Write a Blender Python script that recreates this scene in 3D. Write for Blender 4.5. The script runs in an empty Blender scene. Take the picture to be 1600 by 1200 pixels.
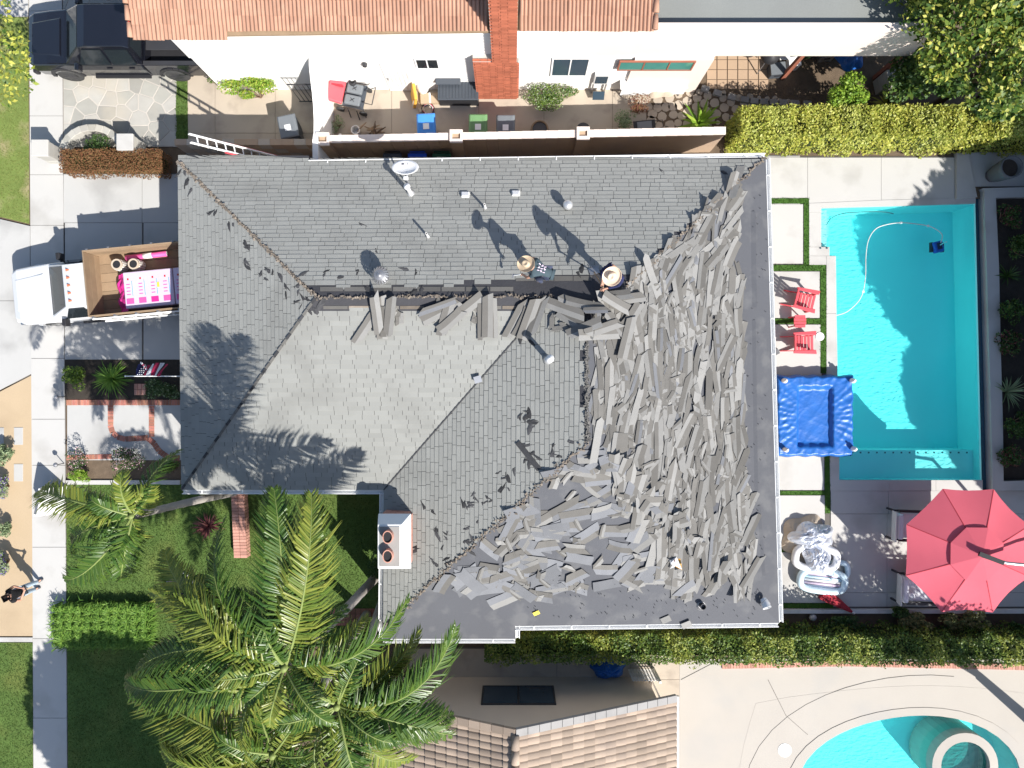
import bpy, math, random
import numpy as np
from mathutils import Vector, Matrix, Euler

random.seed(11)
rng = np.random.default_rng(11)
scene = bpy.context.scene
COL = scene.collection

# ------------------------------------------------------------------ camera
CAM_H, FPX = 24.0, 1066.0          # drone height (m) and focal length for a 1600 px wide frame
cam_d = bpy.data.cameras.new("drone_camera")
cam_d.sensor_width = 36.0
cam_d.lens = 36.0 * FPX / 1600.0
cam_d.clip_start, cam_d.clip_end = 0.1, 600.0
cam = bpy.data.objects.new("drone_camera", cam_d)
cam.location = (0, 0, CAM_H)
COL.objects.link(cam)
scene.camera = cam

# ------------------------------------------------------------------ light
SUN_EL = math.radians(42.0)
SX, SY = 0.65, -0.76               # horizontal direction towards the sun
world = bpy.data.worlds.new("World")
scene.world = world
world.use_nodes = True
wn = world.node_tree
sky = wn.nodes.new("ShaderNodeTexSky")
sky.sky_type = 'NISHITA'
sky.sun_disc = False
sky.sun_elevation = SUN_EL
sky.sun_rotation = math.atan2(SX, SY)
bg = wn.nodes["Background"]
bg.inputs[1].default_value = 0.1
wn.links.new(sky.outputs[0], bg.inputs[0])
sd = bpy.data.lights.new("sun", 'SUN')
sd.energy = 5.0
sd.angle = math.radians(0.5)
sd.color = (1.0, 0.96, 0.9)
sun = bpy.data.objects.new("sun", sd)
_d = Vector((-SX * math.cos(SUN_EL), -SY * math.cos(SUN_EL), -math.sin(SUN_EL)))
sun.rotation_euler = _d.to_track_quat('-Z', 'Y').to_euler()
sun.location = (20, -22, 30)
COL.objects.link(sun)
scene.view_settings.view_transform = 'Standard'
scene.view_settings.look = 'None'
scene.view_settings.gamma = 1.0
scene.view_settings.use_curve_mapping = False
scene.view_settings.exposure = 0.7

# ------------------------------------------------------------------ helpers
def G(px, py, z=0.0):
    """a point at height z seen at a place of the survey photo"""
    k = (CAM_H - z) / FPX
    return Vector(((px - 800) * k, (600 - py) * k, z))

def GP(pts, z=0.0):
    return [tuple(G(x, y, z)[:2]) for x, y in pts]

def tag(o, label=None, cat=None, group=None, kind=None):
    if label: o['label'] = label
    if cat: o['category'] = cat
    if group: o['group'] = group
    if kind: o['kind'] = kind
    return o

def empty(name, loc=(0, 0, 0), rz=0.0, parent=None):
    o = bpy.data.objects.new(name, None)
    o.empty_display_size = 0.2
    o.location = loc
    o.rotation_euler = (0, 0, rz)
    COL.objects.link(o)
    if parent: o.parent = parent
    return o

def thing(name, label, cat, loc=(0, 0, 0), rz=0.0, group=None):
    return tag(empty(name, loc, rz), label, cat, group)

def link(name, me, parent=None, loc=None, rot=None):
    o = bpy.data.objects.new(name, me)
    COL.objects.link(o)
    if parent: o.parent = parent
    if loc is not None: o.location = loc
    if rot is not None: o.rotation_euler = rot
    return o

def copy_tree(o, parent=None):
    c = o.copy()
    COL.objects.link(c)
    c.parent = parent
    for ch in list(o.children):
        copy_tree(ch, c)
    return c

class MB:
    """collects simple solids into one mesh"""
    def __init__(self): self.v, self.f, self.m = [], [], []
    def add(self, vs, fs, mi=0):
        n = len(self.v)
        self.v += [tuple(p) for p in vs]
        self.f += [tuple(i + n for i in q) for q in fs]
        self.m += [mi] * len(fs)
        return self
    def hexa(self, p, mi=0):       # 8 points: bottom ring then top ring
        return self.add(p, [(3, 2, 1, 0), (4, 5, 6, 7), (0, 1, 5, 4), (1, 2, 6, 5), (2, 3, 7, 6), (3, 0, 4, 7)], mi)
    def box(self, c, s, rz=0.0, mi=0, R=None):
        R = R or Matrix.Rotation(rz, 3, 'Z')
        c = Vector(c)
        p = [c + R @ Vector((x * s[0] / 2, y * s[1] / 2, z * s[2] / 2))
             for z in (-1, 1) for x, y in ((-1, -1), (1, -1), (1, 1), (-1, 1))]
        return self.hexa(p, mi)
    def bar(self, a, b, w, h, mi=0, up=(0, 0, 1)):
        a, b = Vector(a), Vector(b)
        d = (b - a).normalized()
        u = Vector(up)
        s = d.cross(u)
        if s.length < 1e-4: s = d.cross(Vector((1, 0, 0)))
        s.normalize()
        t = s.cross(d)
        p = [q + s * (i * w / 2) + t * (j * h / 2) for j, q0 in ((-1, 0), (1, 0)) for q, i in ((a, -1), (b, -1), (b, 1), (a, 1))]
        return self.hexa(p, mi)
    def prism(self, poly, z0, z1, mi=0, top_only=False):
        n = len(poly)
        a = sum(poly[i][0] * poly[(i + 1) % n][1] - poly[(i + 1) % n][0] * poly[i][1] for i in range(n))
        if a < 0: poly = poly[::-1]
        vs = [(x, y, z0) for x, y in poly] + [(x, y, z1) for x, y in poly]
        fs = [tuple(range(n, 2 * n))]
        if not top_only:
            fs += [tuple(range(n - 1, -1, -1))] + [(i, (i + 1) % n, n + (i + 1) % n, n + i) for i in range(n)]
        return self.add(vs, fs, mi)
    def tube(self, pts, r, n=8, mi=0, closed=False):
        pts = [Vector(p) for p in pts]
        k = len(pts)
        rs = r if isinstance(r, (list, tuple)) else [r] * k
        vs, fs = [], []
        ref = None
        for i, p in enumerate(pts):
            if closed: d = pts[(i + 1) % k] - pts[i - 1]
            else: d = pts[min(i + 1, k - 1)] - pts[max(i - 1, 0)]
            d.normalize()
            if ref is None: ref = Vector((0, 0, 1)) if abs(d.z) < 0.9 else Vector((1, 0, 0))
            s = d.cross(ref).normalized()
            t = s.cross(d).normalized()
            ref = t
            for j in range(n):
                a = 2 * math.pi * j / n
                vs.append(p + (s * math.cos(a) + t * math.sin(a)) * rs[i])
        m = k if closed else k - 1
        for i in range(m):
            for j in range(n):
                a, b = i * n + j, i * n + (j + 1) % n
                c, d2 = ((i + 1) % k) * n + (j + 1) % n, ((i + 1) % k) * n + j
                fs.append((a, d2, c, b))
        if not closed:
            fs += [tuple(range(n)), tuple(range((k - 1) * n + n - 1, (k - 1) * n - 1, -1))]
        return self.add(vs, fs, mi)
    def lathe(self, c, prof, n=16, mi=0, sx=1.0, sy=1.0, R=None):
        c = Vector(c)
        R = R or Matrix.Identity(3)
        vs, fs = [], []
        for r, z in prof:
            for j in range(n):
                a = 2 * math.pi * j / n
                vs.append(c + R @ Vector((r * sx * math.cos(a), r * sy * math.sin(a), z)))
        for i in range(len(prof) - 1):
            for j in range(n):
                fs.append((i * n + j, i * n + (j + 1) % n, (i + 1) * n + (j + 1) % n, (i + 1) * n + j))
        k = len(prof)
        if prof[0][0] > 1e-4: fs.append(tuple(range(n - 1, -1, -1)))
        if prof[-1][0] > 1e-4: fs.append(tuple(range((k - 1) * n, k * n)))
        return self.add(vs, fs, mi)
    def loft(self, rings, mi=0, caps=True, closed=True):
        n = len(rings[0])
        vs = [p for r in rings for p in r]
        fs = []
        for i in range(len(rings) - 1):
            for j in range(n if closed else n - 1):
                fs.append((i * n + j, i * n + (j + 1) % n, (i + 1) * n + (j + 1) % n, (i + 1) * n + j))
        if caps and closed:
            fs += [tuple(range(n - 1, -1, -1)), tuple(range((len(rings) - 1) * n, len(rings) * n))]
        return self.add(vs, fs, mi)
    def mesh(self, name, mats, smooth=False):
        me = bpy.data.meshes.new(name)
        me.from_pydata([tuple(p) for p in self.v], [], self.f)
        mats = mats if isinstance(mats, (list, tuple)) else [mats]
        for m in mats: me.materials.append(m)
        if len(mats) > 1: me.polygons.foreach_set('material_index', self.m)
        if smooth: me.polygons.foreach_set('use_smooth', [True] * len(self.f))
        me.update()
        return me
    def build(self, name, mats, parent=None, smooth=False, bevel=0.0, world=False, sub=0, fix=False):
        if world and parent:
            l = parent.location
            self.v = [(p[0] - l[0], p[1] - l[1], p[2] - l[2]) for p in self.v]
        me = self.mesh(name, mats, smooth)
        if fix:
            import bmesh
            bm = bmesh.new(); bm.from_mesh(me)
            bmesh.ops.recalc_face_normals(bm, faces=bm.faces[:])
            bm.to_mesh(me); bm.free()
        o = link(name, me, parent)
        if bevel:
            b = o.modifiers.new('bevel', 'BEVEL')
            b.width = bevel; b.segments = 2; b.limit_method = 'ANGLE'; b.angle_limit = 0.6
        if sub:
            s = o.modifiers.new('sub', 'SUBSURF'); s.levels = sub; s.render_levels = sub
        return o

def np_mesh(name, verts, faces, mats, mat_idx=None, smooth=False):
    """verts (N,3) and faces (M,k) arrays to a mesh, quickly"""
    me = bpy.data.meshes.new(name)
    M_, k = faces.shape
    me.vertices.add(len(verts)); me.vertices.foreach_set('co', np.ascontiguousarray(verts, dtype=np.float32).ravel())
    me.loops.add(M_ * k); me.loops.foreach_set('vertex_index', faces.astype(np.int32).ravel())
    me.polygons.add(M_)
    me.polygons.foreach_set('loop_start', np.arange(0, M_ * k, k, dtype=np.int32))
    me.polygons.foreach_set('loop_total', np.full(M_, k, dtype=np.int32))
    for m in (mats if isinstance(mats, (list, tuple)) else [mats]): me.materials.append(m)
    if mat_idx is not None: me.polygons.foreach_set('material_index', np.asarray(mat_idx, dtype=np.int32))
    if smooth: me.polygons.foreach_set('use_smooth', np.ones(M_, dtype=bool))
    me.update(calc_edges=True)
    return me

# ------------------------------------------------------------------ materials
MATS = {}
def mat(name, col, rough=0.8, metal=0.0, var=0.15, scale=3.0, fine=0.0, fscale=60.0, bump=0.0, bscale=40.0,
        island=0.0, col2=None, spec=0.3, trans=0.0, stain=None, stain_scale=0.6, stain_amt=0.5, coat=0.0, hue=0.0):
    """procedural surface: base colour with broad and fine noise, per-piece shift, stains and relief"""
    m = bpy.data.materials.new(name)
    m.use_nodes = True
    nt = m.node_tree; N = nt.nodes; L = nt.links
    b = N["Principled BSDF"]
    b.inputs['Roughness'].default_value = rough
    b.inputs['Metallic'].default_value = metal
    b.inputs['Specular IOR Level'].default_value = spec
    if coat: b.inputs['Coat Weight'].default_value = coat
    geo = N.new("ShaderNodeNewGeometry")
    oi = N.new("ShaderNodeObjectInfo")
    def math_(op, a, c=None):
        n = N.new("ShaderNodeMath"); n.operation = op
        for i, x in enumerate((a, c)):
            if x is None: continue
            if isinstance(x, (int, float)): n.inputs[i].default_value = x
            else: L.new(x, n.inputs[i])
        return n.outputs[0]
    def noise(sc, det=4):
        n = N.new("ShaderNodeTexNoise"); n.inputs['Scale'].default_value = sc; n.inputs['Detail'].default_value = det
        L.new(geo.outputs['Position'], n.inputs['Vector'])
        return n.outputs[0]
    def mix(fac, a, c, mode='MIX'):
        n = N.new("ShaderNodeMix"); n.data_type = 'RGBA'; n.blend_type = mode
        for i, x in ((0, fac), (6, a), (7, c)):
            if isinstance(x, (int, float)): n.inputs[i].default_value = x
            elif isinstance(x, tuple): n.inputs[i].default_value = (*x, 1)
            else: L.new(x, n.inputs[i])
        return n.outputs[2]
    c2 = col2 or tuple(min(1, c * (1 - var)) for c in col)
    c1 = col if col2 else tuple(min(1, c * (1 + var)) for c in col)
    rnd = math_('FRACT', math_('ADD', geo.outputs['Random Per Island'], oi.outputs['Random']))
    if col2 and island:
        cur = mix(rnd, c1, c2)
        if var: cur = mix(math_('MULTIPLY', noise(scale), var), cur, tuple(c * 0.55 for c in col))
    else:
        cur = mix(noise(scale), c2, c1)
        if island:
            k = math_('ADD', math_('MULTIPLY', math_('SUBTRACT', rnd, 0.5), 2 * island), 1.0)
            hv = N.new("ShaderNodeHueSaturation"); L.new(k, hv.inputs['Value']); L.new(cur, hv.inputs['Color'])
            if hue: L.new(math_('ADD', math_('MULTIPLY', math_('SUBTRACT', oi.outputs['Random'], 0.5), hue), 0.5), hv.inputs['Hue'])
            cur = hv.outputs[0]
    if fine:
        k = math_('ADD', math_('MULTIPLY', math_('SUBTRACT', noise(fscale, 2), 0.5), 2 * fine), 1.0)
        hv = N.new("ShaderNodeHueSaturation"); L.new(k, hv.inputs['Value']); L.new(cur, hv.inputs['Color'])
        cur = hv.outputs[0]
    if stain:
        r = N.new("ShaderNodeMapRange"); r.inputs[1].default_value = 0.52; r.inputs[2].default_value = 0.68
        L.new(noise(stain_scale, 8), r.inputs[0])
        cur = mix(math_('MULTIPLY', r.outputs[0], stain_amt), cur, stain)
    L.new(cur, b.inputs['Base Color'])
    if bump:
        bn = N.new("ShaderNodeBump"); bn.inputs['Strength'].default_value = bump; bn.inputs['Distance'].default_value = 0.02
        L.new(noise(bscale, 3), bn.inputs['Height']); L.new(bn.outputs[0], b.inputs['Normal'])
    if trans:
        t = N.new("ShaderNodeBsdfTranslucent"); L.new(cur, t.inputs[0])
        ms = N.new("ShaderNodeMixShader"); ms.inputs[0].default_value = trans
        L.new(b.outputs[0], ms.inputs[1]); L.new(t.outputs[0], ms.inputs[2])
        L.new(ms.outputs[0], N["Material Output"].inputs[0])
    MATS[name] = m
    return m

concrete = mat('concrete', (.43, .415, .39), .85, var=.06, scale=1.2, fine=.06, stain=(.36, .34, .31), stain_amt=.35, bump=.15)
concrete_cool = mat('concrete_cool', (.44, .435, .42), .85, var=.07, scale=.9, fine=.05, stain=(.29, .285, .275), stain_amt=.6, bump=.12)
concrete_pale = mat('concrete_pale', (.475, .465, .445), .8, var=.04, scale=1.0, fine=.04, stain=(.32, .305, .28), stain_amt=.6, bump=.1)
concrete_beige = mat('concrete_beige', (.44, .375, .30), .85, var=.10, scale=1.0, fine=.08, stain=(.22, .18, .15), stain_amt=.45, stain_scale=1.1, bump=.2)
concrete_cream = mat('concrete_cream', (.44, .405, .36), .85, var=.06, scale=.8, fine=.05, stain=(.37, .36, .345), stain_amt=.45, stain_scale=.5, bump=.12)
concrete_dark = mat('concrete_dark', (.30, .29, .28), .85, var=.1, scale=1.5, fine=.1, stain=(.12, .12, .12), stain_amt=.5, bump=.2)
joint_dark = mat('joint_dark', (.13, .12, .11), .95, fine=.2)
soil = mat('soil', (.13, .095, .065), .95, var=.35, scale=4, fine=.3, bump=.6)
soil_dark = mat('soil_dark', (.045, .037, .03), .95, var=.4, scale=5, fine=.3, bump=.8)
granite = mat('granite', (.45, .345, .225), .95, var=.07, scale=1.0, fine=.14, fscale=70, bump=.3, stain=(.36, .27, .175), stain_amt=.5)
asphalt = mat('asphalt', (.055, .055, .058), .9, fine=.2, bump=.3)
turf_base = mat('turf_base', (.08, .135, .03), .95, var=.4, scale=1.3, fine=.4, bump=.8, stain=(.14, .16, .04), stain_amt=.6)
turf_dry = mat('turf_dry', (.15, .2, .05), .95, var=.3, scale=1.5, fine=.35, bump=.8, stain=(.32, .27, .15), stain_amt=.9, stain_scale=.9)
blade = mat('blade', (.065, .135, .025), .7, island=.35, col2=(.15, .2, .05), var=.3, trans=.25)
blade_dry = mat('blade_dry', (.14, .2, .04), .7, island=.35, col2=(.3, .31, .1), var=.2, trans=.25)
turf_fake = mat('turf_fake', (.055, .13, .02), .9, var=.3, fine=.4, bump=.8)
flag_stone = mat('flag_stone', (.36, .35, .32), .8, var=.14, scale=2.5, fine=.08, island=.22, bump=.25, stain=(.46, .41, .33), stain_amt=.5, hue=.03)
mortar = mat('mortar', (.47, .44, .40), .9, fine=.1)
brick_red = mat('brick_red', (.40, .17, .12), .85, var=.15, scale=5, fine=.15, island=.28, bump=.3, hue=.02)
brick_chim = mat('brick_chim', (.37, .115, .065), .85, var=.12, scale=5, fine=.12, island=.2, bump=.3)
brick_pale = mat('brick_pale', (.50, .26, .20), .85, var=.12, scale=4, fine=.12, island=.2, bump=.3)
shingle_old = mat('shingle_old', (.262, .265, .25), .92, var=.10, scale=.6, fine=.12, fscale=90, island=.055, bump=.3, bscale=120, stain=(.195, .195, .183), stain_amt=.6)
shingle_back = mat('shingle_back', (.138, .132, .122), .9, var=.12, scale=4, fine=.12, island=.2, bump=.25)
shingle_face = mat('shingle_face', (.23, .226, .216), .92, var=.1, scale=3, fine=.14, fscale=80, island=.22, bump=.3, bscale=100)
shingle_grey = mat('shingle_grey', (.165, .17, .182), .8, var=.12, scale=3, fine=.1, island=.2, bump=.25)
underlay = mat('underlay', (.088, .091, .102), .75, var=.10, scale=.7, fine=.08, stain=(.17, .17, .17), stain_amt=.4, stain_scale=1.6, bump=.2, bscale=12)
felt_dark = mat('felt_dark', (.052, .052, .058), .85, var=.2, scale=2, fine=.2, bump=.4, bscale=15)
felt_scrap_m = mat('felt_scrap_m', (.05, .05, .053), .85, var=.3, scale=6, island=.4, fine=.2, bump=.3)
hip_rot = mat('hip_rot', (.19, .16, .13), .95, var=.35, scale=6, fine=.3, island=.35, bump=.5)
white_paint = mat('white_paint', (.78, .78, .77), .5, var=.03, fine=.02)
white_dirty = mat('white_dirty', (.66, .65, .63), .6, var=.08, scale=3, stain=(.4, .38, .35), stain_amt=.4, stain_scale=2)
stucco_white = mat('stucco_white', (.80, .79, .76), .9, var=.03, scale=1.5, bump=.3, bscale=70)
stucco_cream = mat('stucco_cream', (.62, .53, .43), .9, var=.05, scale=1.2, bump=.3, bscale=70, stain=(.55, .46, .38), stain_amt=.4)
stucco_pink = mat('stucco_pink', (.70, .61, .55), .9, var=.04, scale=1.2, bump=.25, bscale=60)
stucco_tan = mat('stucco_tan', (.42, .30, .205), .9, var=.08, scale=1.4, bump=.3, bscale=50, stain=(.3, .24, .2), stain_amt=.4)
terracotta = mat('terracotta', (.385, .218, .15), .85, var=.12, scale=3, fine=.1, island=.13, bump=.2, stain=(.50, .31, .22), stain_amt=.4, stain_scale=2)
tile_tan = mat('tile_tan', (.32, .25, .195), .85, var=.12, scale=2, fine=.1, island=.22, bump=.2, stain=(.24, .19, .16), stain_amt=.6, stain_scale=1.2)
roof_grey = mat('roof_grey', (.22, .23, .22), .9, var=.12, scale=.7, fine=.1, bump=.3)
glass_dark = mat('glass_dark', (.015, .02, .024), .08, var=.1, spec=.5)
glass_teal = mat('glass_teal', (.06, .22, .19), .08, var=.3, scale=1.2, spec=.8)
glass_blue = mat('glass_blue', (.035, .06, .085), .1, var=.2, scale=.8, spec=.7)
metal_grey = mat('metal_grey', (.35, .35, .36), .4, metal=.7, var=.12)
metal_dark = mat('metal_dark', (.06, .06, .065), .45, metal=.4, var=.15)
chrome = mat('chrome', (.6, .6, .6), .15, metal=1.0, var=.03)
alu = mat('alu', (.62, .62, .62), .35, metal=.6, var=.08)
black_plastic = mat('black_plastic', (.025, .025, .028), .5, var=.2)
rubber = mat('rubber', (.05, .05, .05), .85, var=.2, scale=8)
black_paint = mat('black_paint', (.008, .009, .014), .18, var=.1, spec=.6, coat=.8)
truck_white = mat('truck_white', (.60, .61, .625), .3, var=.02, coat=.6, spec=.5)
lamp_red = mat('lamp_red', (.5, .03, .02), .25, var=.05)
lamp_clear = mat('lamp_clear', (.75, .76, .78), .15, var=.05, spec=.8)
lamp_amber = mat('lamp_amber', (.55, .16, .08), .3, var=.05)
wood_board = mat('wood_board', (.27, .19, .12), .8, var=.25, scale=3, fine=.15, island=.15, bump=.25)
wood_red = mat('wood_red', (.30, .11, .07), .8, var=.2, scale=4, fine=.1)
cardboard = mat('cardboard', (.42, .32, .22), .9, var=.08)
red_plastic = mat('red_plastic', (.62, .09, .11), .45, var=.06, island=.06)
red_cloth = mat('red_cloth', (.60, .115, .155), .85, var=.05, scale=2, trans=.15, bump=.1)
red_deep = mat('red_deep', (.36, .03, .045), .8, var=.15, scale=4)
blue_tarp = mat('blue_tarp', (.018, .12, .42), .4, var=.25, scale=3, bump=.3, bscale=14, spec=.4)
blue_bin = mat('blue_bin', (.02, .09, .5), .45, var=.05)
blue_lid = mat('blue_lid', (.06, .25, .66), .45, var=.05)
green_bin = mat('green_bin', (.025, .09, .04), .5, var=.05)
green_lid = mat('green_lid', (.14, .27, .12), .5, var=.05)
grey_bin = mat('grey_bin', (.06, .07, .085), .5, var=.05)
grey_lid = mat('grey_lid', (.15, .165, .18), .5, var=.08)
paper = mat('paper', (.78, .78, .78), .8, var=.02)
pool_plaster = mat('pool_plaster', (.50, .96, .96), .7, var=.05, scale=.8)
pool_plaster_deep = mat('pool_plaster_deep', (.33, .97, .98), .7, var=.05, scale=.5)
pool_tile = mat('pool_tile', (.03, .09, .13), .25, var=.3, scale=10, spec=.6)
silver = mat('silver', (.62, .65, .72), .35, metal=.5, var=.1, bump=.4, bscale=8)
vinyl_clear = mat('vinyl_clear', (.62, .78, .86), .2, var=.1, spec=.7)
vinyl_white = mat('vinyl_white', (.75, .75, .76), .3, var=.05)
cushion_white = mat('cushion_white', (.66, .68, .72), .9, var=.05)
canvas_tan = mat('canvas_tan', (.50, .42, .33), .9, var=.1)
pink_wrap = mat('pink_wrap', (.60, .49, .60), .4, var=.05, scale=2)
magenta = mat('magenta', (.60, .03, .24), .45, var=.15, scale=3)
pink_hot = mat('pink_hot', (.70, .10, .32), .5, var=.05)
ink_blue = mat('ink_blue', (.16, .40, .68), .6, var=.05)
ink_yellow = mat('ink_yellow', (.75, .6, .08), .6, var=.05)
ink_grey = mat('ink_grey', (.20, .20, .22), .6, var=.05)
orange_y = mat('orange_y', (.75, .40, .07), .6, var=.08)
flag_white = mat('flag_white', (.7, .7, .72), .85, var=.04)
flag_red = mat('flag_red', (.38, .02, .07), .85, var=.08)
flag_blue = mat('flag_blue', (.015, .02, .09), .85, var=.08)
skin_m = mat('skin_m', (.48, .27, .19), .6, var=.06)
hair_m = mat('hair_m', (.018, .012, .01), .5, var=.3, scale=20)
shirt_black = mat('shirt_black', (.018, .018, .02), .9, var=.2)
shirt_teal = mat('shirt_teal', (.05, .075, .09), .9, var=.15, scale=6)
navy = mat('navy', (.018, .022, .07), .9, var=.2)
denim_pale = mat('denim_pale', (.36, .44, .52), .9, var=.12, scale=5)
denim_dark = mat('denim_dark', (.05, .06, .1), .9, var=.2)
shoe_grey = mat('shoe_grey', (.07, .075, .09), .8, var=.2)
straw = mat('straw', (.58, .45, .31), .8, var=.08, scale=12, fine=.1)
straw_pale = mat('straw_pale', (.76, .60, .45), .8, var=.05, scale=10)
bark_palm = mat('bark_palm', (.32, .29, .26), .9, var=.25, scale=4, fine=.15, bump=.5)
bark = mat('bark', (.14, .10, .07), .95, var=.3, scale=6, fine=.2, bump=.7)
palm_leaf = mat('palm_leaf', (.035, .09, .014), .36, island=.5, col2=(.10, .165, .024), var=.3, scale=1.0, trans=.16, spec=.35)
palm_leaf_y = mat('palm_leaf_y', (.09, .155, .022), .36, island=.5, col2=(.27, .29, .05), var=.3, scale=1.0, trans=.18, spec=.35)
rachis = mat('rachis', (.20, .25, .075), .6, var=.15)
leaf_hedge = mat('leaf_hedge', (.26, .32, .04), .5, island=.5, col2=(.60, .60, .16), var=.3, scale=2.5, trans=.25, spec=.4)
leaf_hedge_s = mat('leaf_hedge_s', (.11, .17, .022), .5, island=.5, col2=(.40, .43, .08), var=.3, scale=3, trans=.25, spec=.4)
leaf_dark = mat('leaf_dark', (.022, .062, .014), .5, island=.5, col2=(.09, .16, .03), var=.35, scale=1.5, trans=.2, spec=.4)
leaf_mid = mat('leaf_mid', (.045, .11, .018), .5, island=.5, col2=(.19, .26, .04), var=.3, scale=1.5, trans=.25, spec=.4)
leaf_lime = mat('leaf_lime', (.13, .27, .02), .5, island=.5, col2=(.35, .48, .06), var=.25, scale=2, trans=.3, spec=.4)
leaf_yellow = mat('leaf_yellow', (.27, .33, .04), .5, island=.5, col2=(.60, .57, .12), var=.2, scale=2, trans=.3, spec=.4)
leaf_rust = mat('leaf_rust', (.22, .085, .04), .7, island=.5, col2=(.17, .12, .045), var=.4, scale=2.5, trans=.15)
leaf_red = mat('leaf_red', (.10, .02, .03), .5, island=.5, col2=(.30, .12, .10), var=.3, trans=.2)
leaf_purple = mat('leaf_purple', (.16, .09, .36), .6, island=.5, col2=(.42, .34, .62), var=.2, trans=.2)
leaf_sage = mat('leaf_sage', (.14, .2, .09), .6, island=.5, col2=(.36, .44, .25), var=.25, trans=.2)
leaf_pink = mat('leaf_pink', (.60, .28, .36), .6, island=.5, col2=(.7, .6, .58), var=.1, trans=.2)
leaf_varieg = mat('leaf_varieg', (.06, .1, .03), .5, island=.5, col2=(.42, .38, .16), var=.3, scale=4, trans=.2)
blade_mondo = mat('blade_mondo', (.09, .21, .03), .6, island=.5, col2=(.26, .42, .07), var=.3, scale=2, trans=.25)
twig = mat('twig', (.22, .15, .10), .9, var=.3)
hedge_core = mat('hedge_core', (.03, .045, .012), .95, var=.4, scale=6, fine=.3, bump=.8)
pot_grey = mat('pot_grey', (.13, .135, .14), .7, var=.15)
# ================================================================== ground and paving
def sheet(name, pts, z, m, kind='structure', thick=0.0):
    b = MB().prism(GP(pts), z - max(thick, .001), z, top_only=(thick == 0))
    o = b.build(name, m)
    o['kind'] = kind
    return o

b = MB(); b.add([(-150, -150, -.06), (150, -150, -.06), (150, 150, -.06), (-150, 150, -.06)], [(0, 1, 2, 3)])
tag(b.build('ground', soil), kind='structure')

def lerp(a, b_, t): return a + (b_ - a) * t
def clip_poly(poly, nx, ny, d):
    out = []
    for i in range(len(poly)):
        p, q = poly[i], poly[(i + 1) % len(poly)]
        a, c = p[0] * nx + p[1] * ny - d, q[0] * nx + q[1] * ny - d
        if a <= 0: out.append(p)
        if a * c < 0:
            t = a / (a - c)
            out.append((lerp(p[0], q[0], t), lerp(p[1], q[1], t)))
    return out
def inset(poly, k):
    cx = sum(p[0] for p in poly) / len(poly); cy = sum(p[1] for p in poly) / len(poly)
    n = len(poly)
    a = sum(poly[i][0] * poly[(i + 1) % n][1] - poly[(i + 1) % n][0] * poly[i][1] for i in range(n))
    out = list(poly)
    for i in range(n):
        p, q = poly[i], poly[(i + 1) % n]
        ex, ey = q[0] - p[0], q[1] - p[1]
        l = math.hypot(ex, ey) or 1
        nx, ny = (ey / l, -ex / l) if a > 0 else (-ey / l, ex / l)
        out = clip_poly(out, nx, ny, p[0] * nx + p[1] * ny - k)
        if len(out) < 3: return []
    return out
def cells(poly, seeds):
    res = []
    for i, s in enumerate(seeds):
        c = list(poly)
        for j, t in enumerate(seeds):
            if i == j: continue
            nx, ny = t[0] - s[0], t[1] - s[1]
            if nx * nx + ny * ny > 9: continue
            d = (t[0] ** 2 + t[1] ** 2 - s[0] ** 2 - s[1] ** 2) / 2
            c = clip_poly(c, nx, ny, d)
            if len(c) < 3: break
        if len(c) >= 3: res.append(c)
    return res
def pieces(name, polys, z0, z1, m, parent, wob=0.004, gap=0.006):
    for p in polys:
        q = inset(p, gap)
        if len(q) < 3: continue
        MB().prism(q, z0, z1 + random.uniform(-wob, wob)).build(name, m, parent)

def paving(name, rects, m, z=0.0, gap=.008, base=None, piece='slab', thick=.05):
    """rects: pixel quads, each a slab of its own on a jointing bed"""
    allp = [q for r in rects for q in r]
    root = empty(name)
    root['kind'] = 'structure'
    for r in rects:
        q = inset(GP(r), gap)
        if len(q) < 3: continue
        MB().prism(q, z - thick, z + random.uniform(-.0015, .0015)).build(piece, m, root)
    return root
def R4(x0, y0, x1, y1): return [(x0, y0), (x1, y0), (x1, y1), (x0, y1)]

# --- street side
rd = MB(); rd.add([(-34, -60, -.15), (-23.2, -60, -.15), (-23.2, 60, -.15), (-34, 60, -.15)], [(0, 1, 2, 3)])
# the soil sheet lies above the road bed outside the picture, so the road gets its own raised bed
rd.v = [(x, y, -.04) for x, y, z in rd.v]
tag(rd.build('road', asphalt), kind='structure')
tag(MB().box((-23.1, 0, -.01), (.2, 120, .12)).build('kerb', concrete), kind='structure')

jy = [-140, -60, 17, 98, 181, 273, 352, 450, 560, 655, 727, 855, 998, 1122, 1240, 1350]
rects = []
for a, c in zip(jy, jy[1:]):
    rects.append([(45 + 7 * a / 1200, a), (97 + 8 * a / 1200, a), (97 + 8 * c / 1200, c), (45 + 7 * c / 1200, c)])
paving('sidewalk', rects, concrete_pale)
sheet('sidewalk_bed', [(44, -140), (97, -140), (107, 1350), (52, 1350)], -.02, joint_dark)
paving('driveway_apron', [[(-200, 318), (-60, 328), (-60, 470), (-200, 470)], [(-60, 328), (47, 353), (47, 470), (-60, 470)],
       [(-200, 470), (-60, 470), (-60, 640), (-200, 700)], [(-60, 470), (48, 470), (49, 584), (-60, 640)]], concrete_cool)
sheet('apron_bed', [(-200, 316), (46, 352), (49, 586), (-200, 702)], -.03, joint_dark)
paving('verge_path', [[(-200, -140), (44, -140), (44, 26), (-200, 26)]], concrete_pale)
sheet('granite_bed', [(-200, 704), (-60, 643), (50, 586), (52, 994), (-200, 994)], -.004, granite)
paving('edging_strip', [[(-200, 995), (51, 996), (51, 1003), (-200, 1003)]], concrete_pale, z=.012, gap=0)
st = empty('stepping_stones'); st['kind'] = 'structure'
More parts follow.
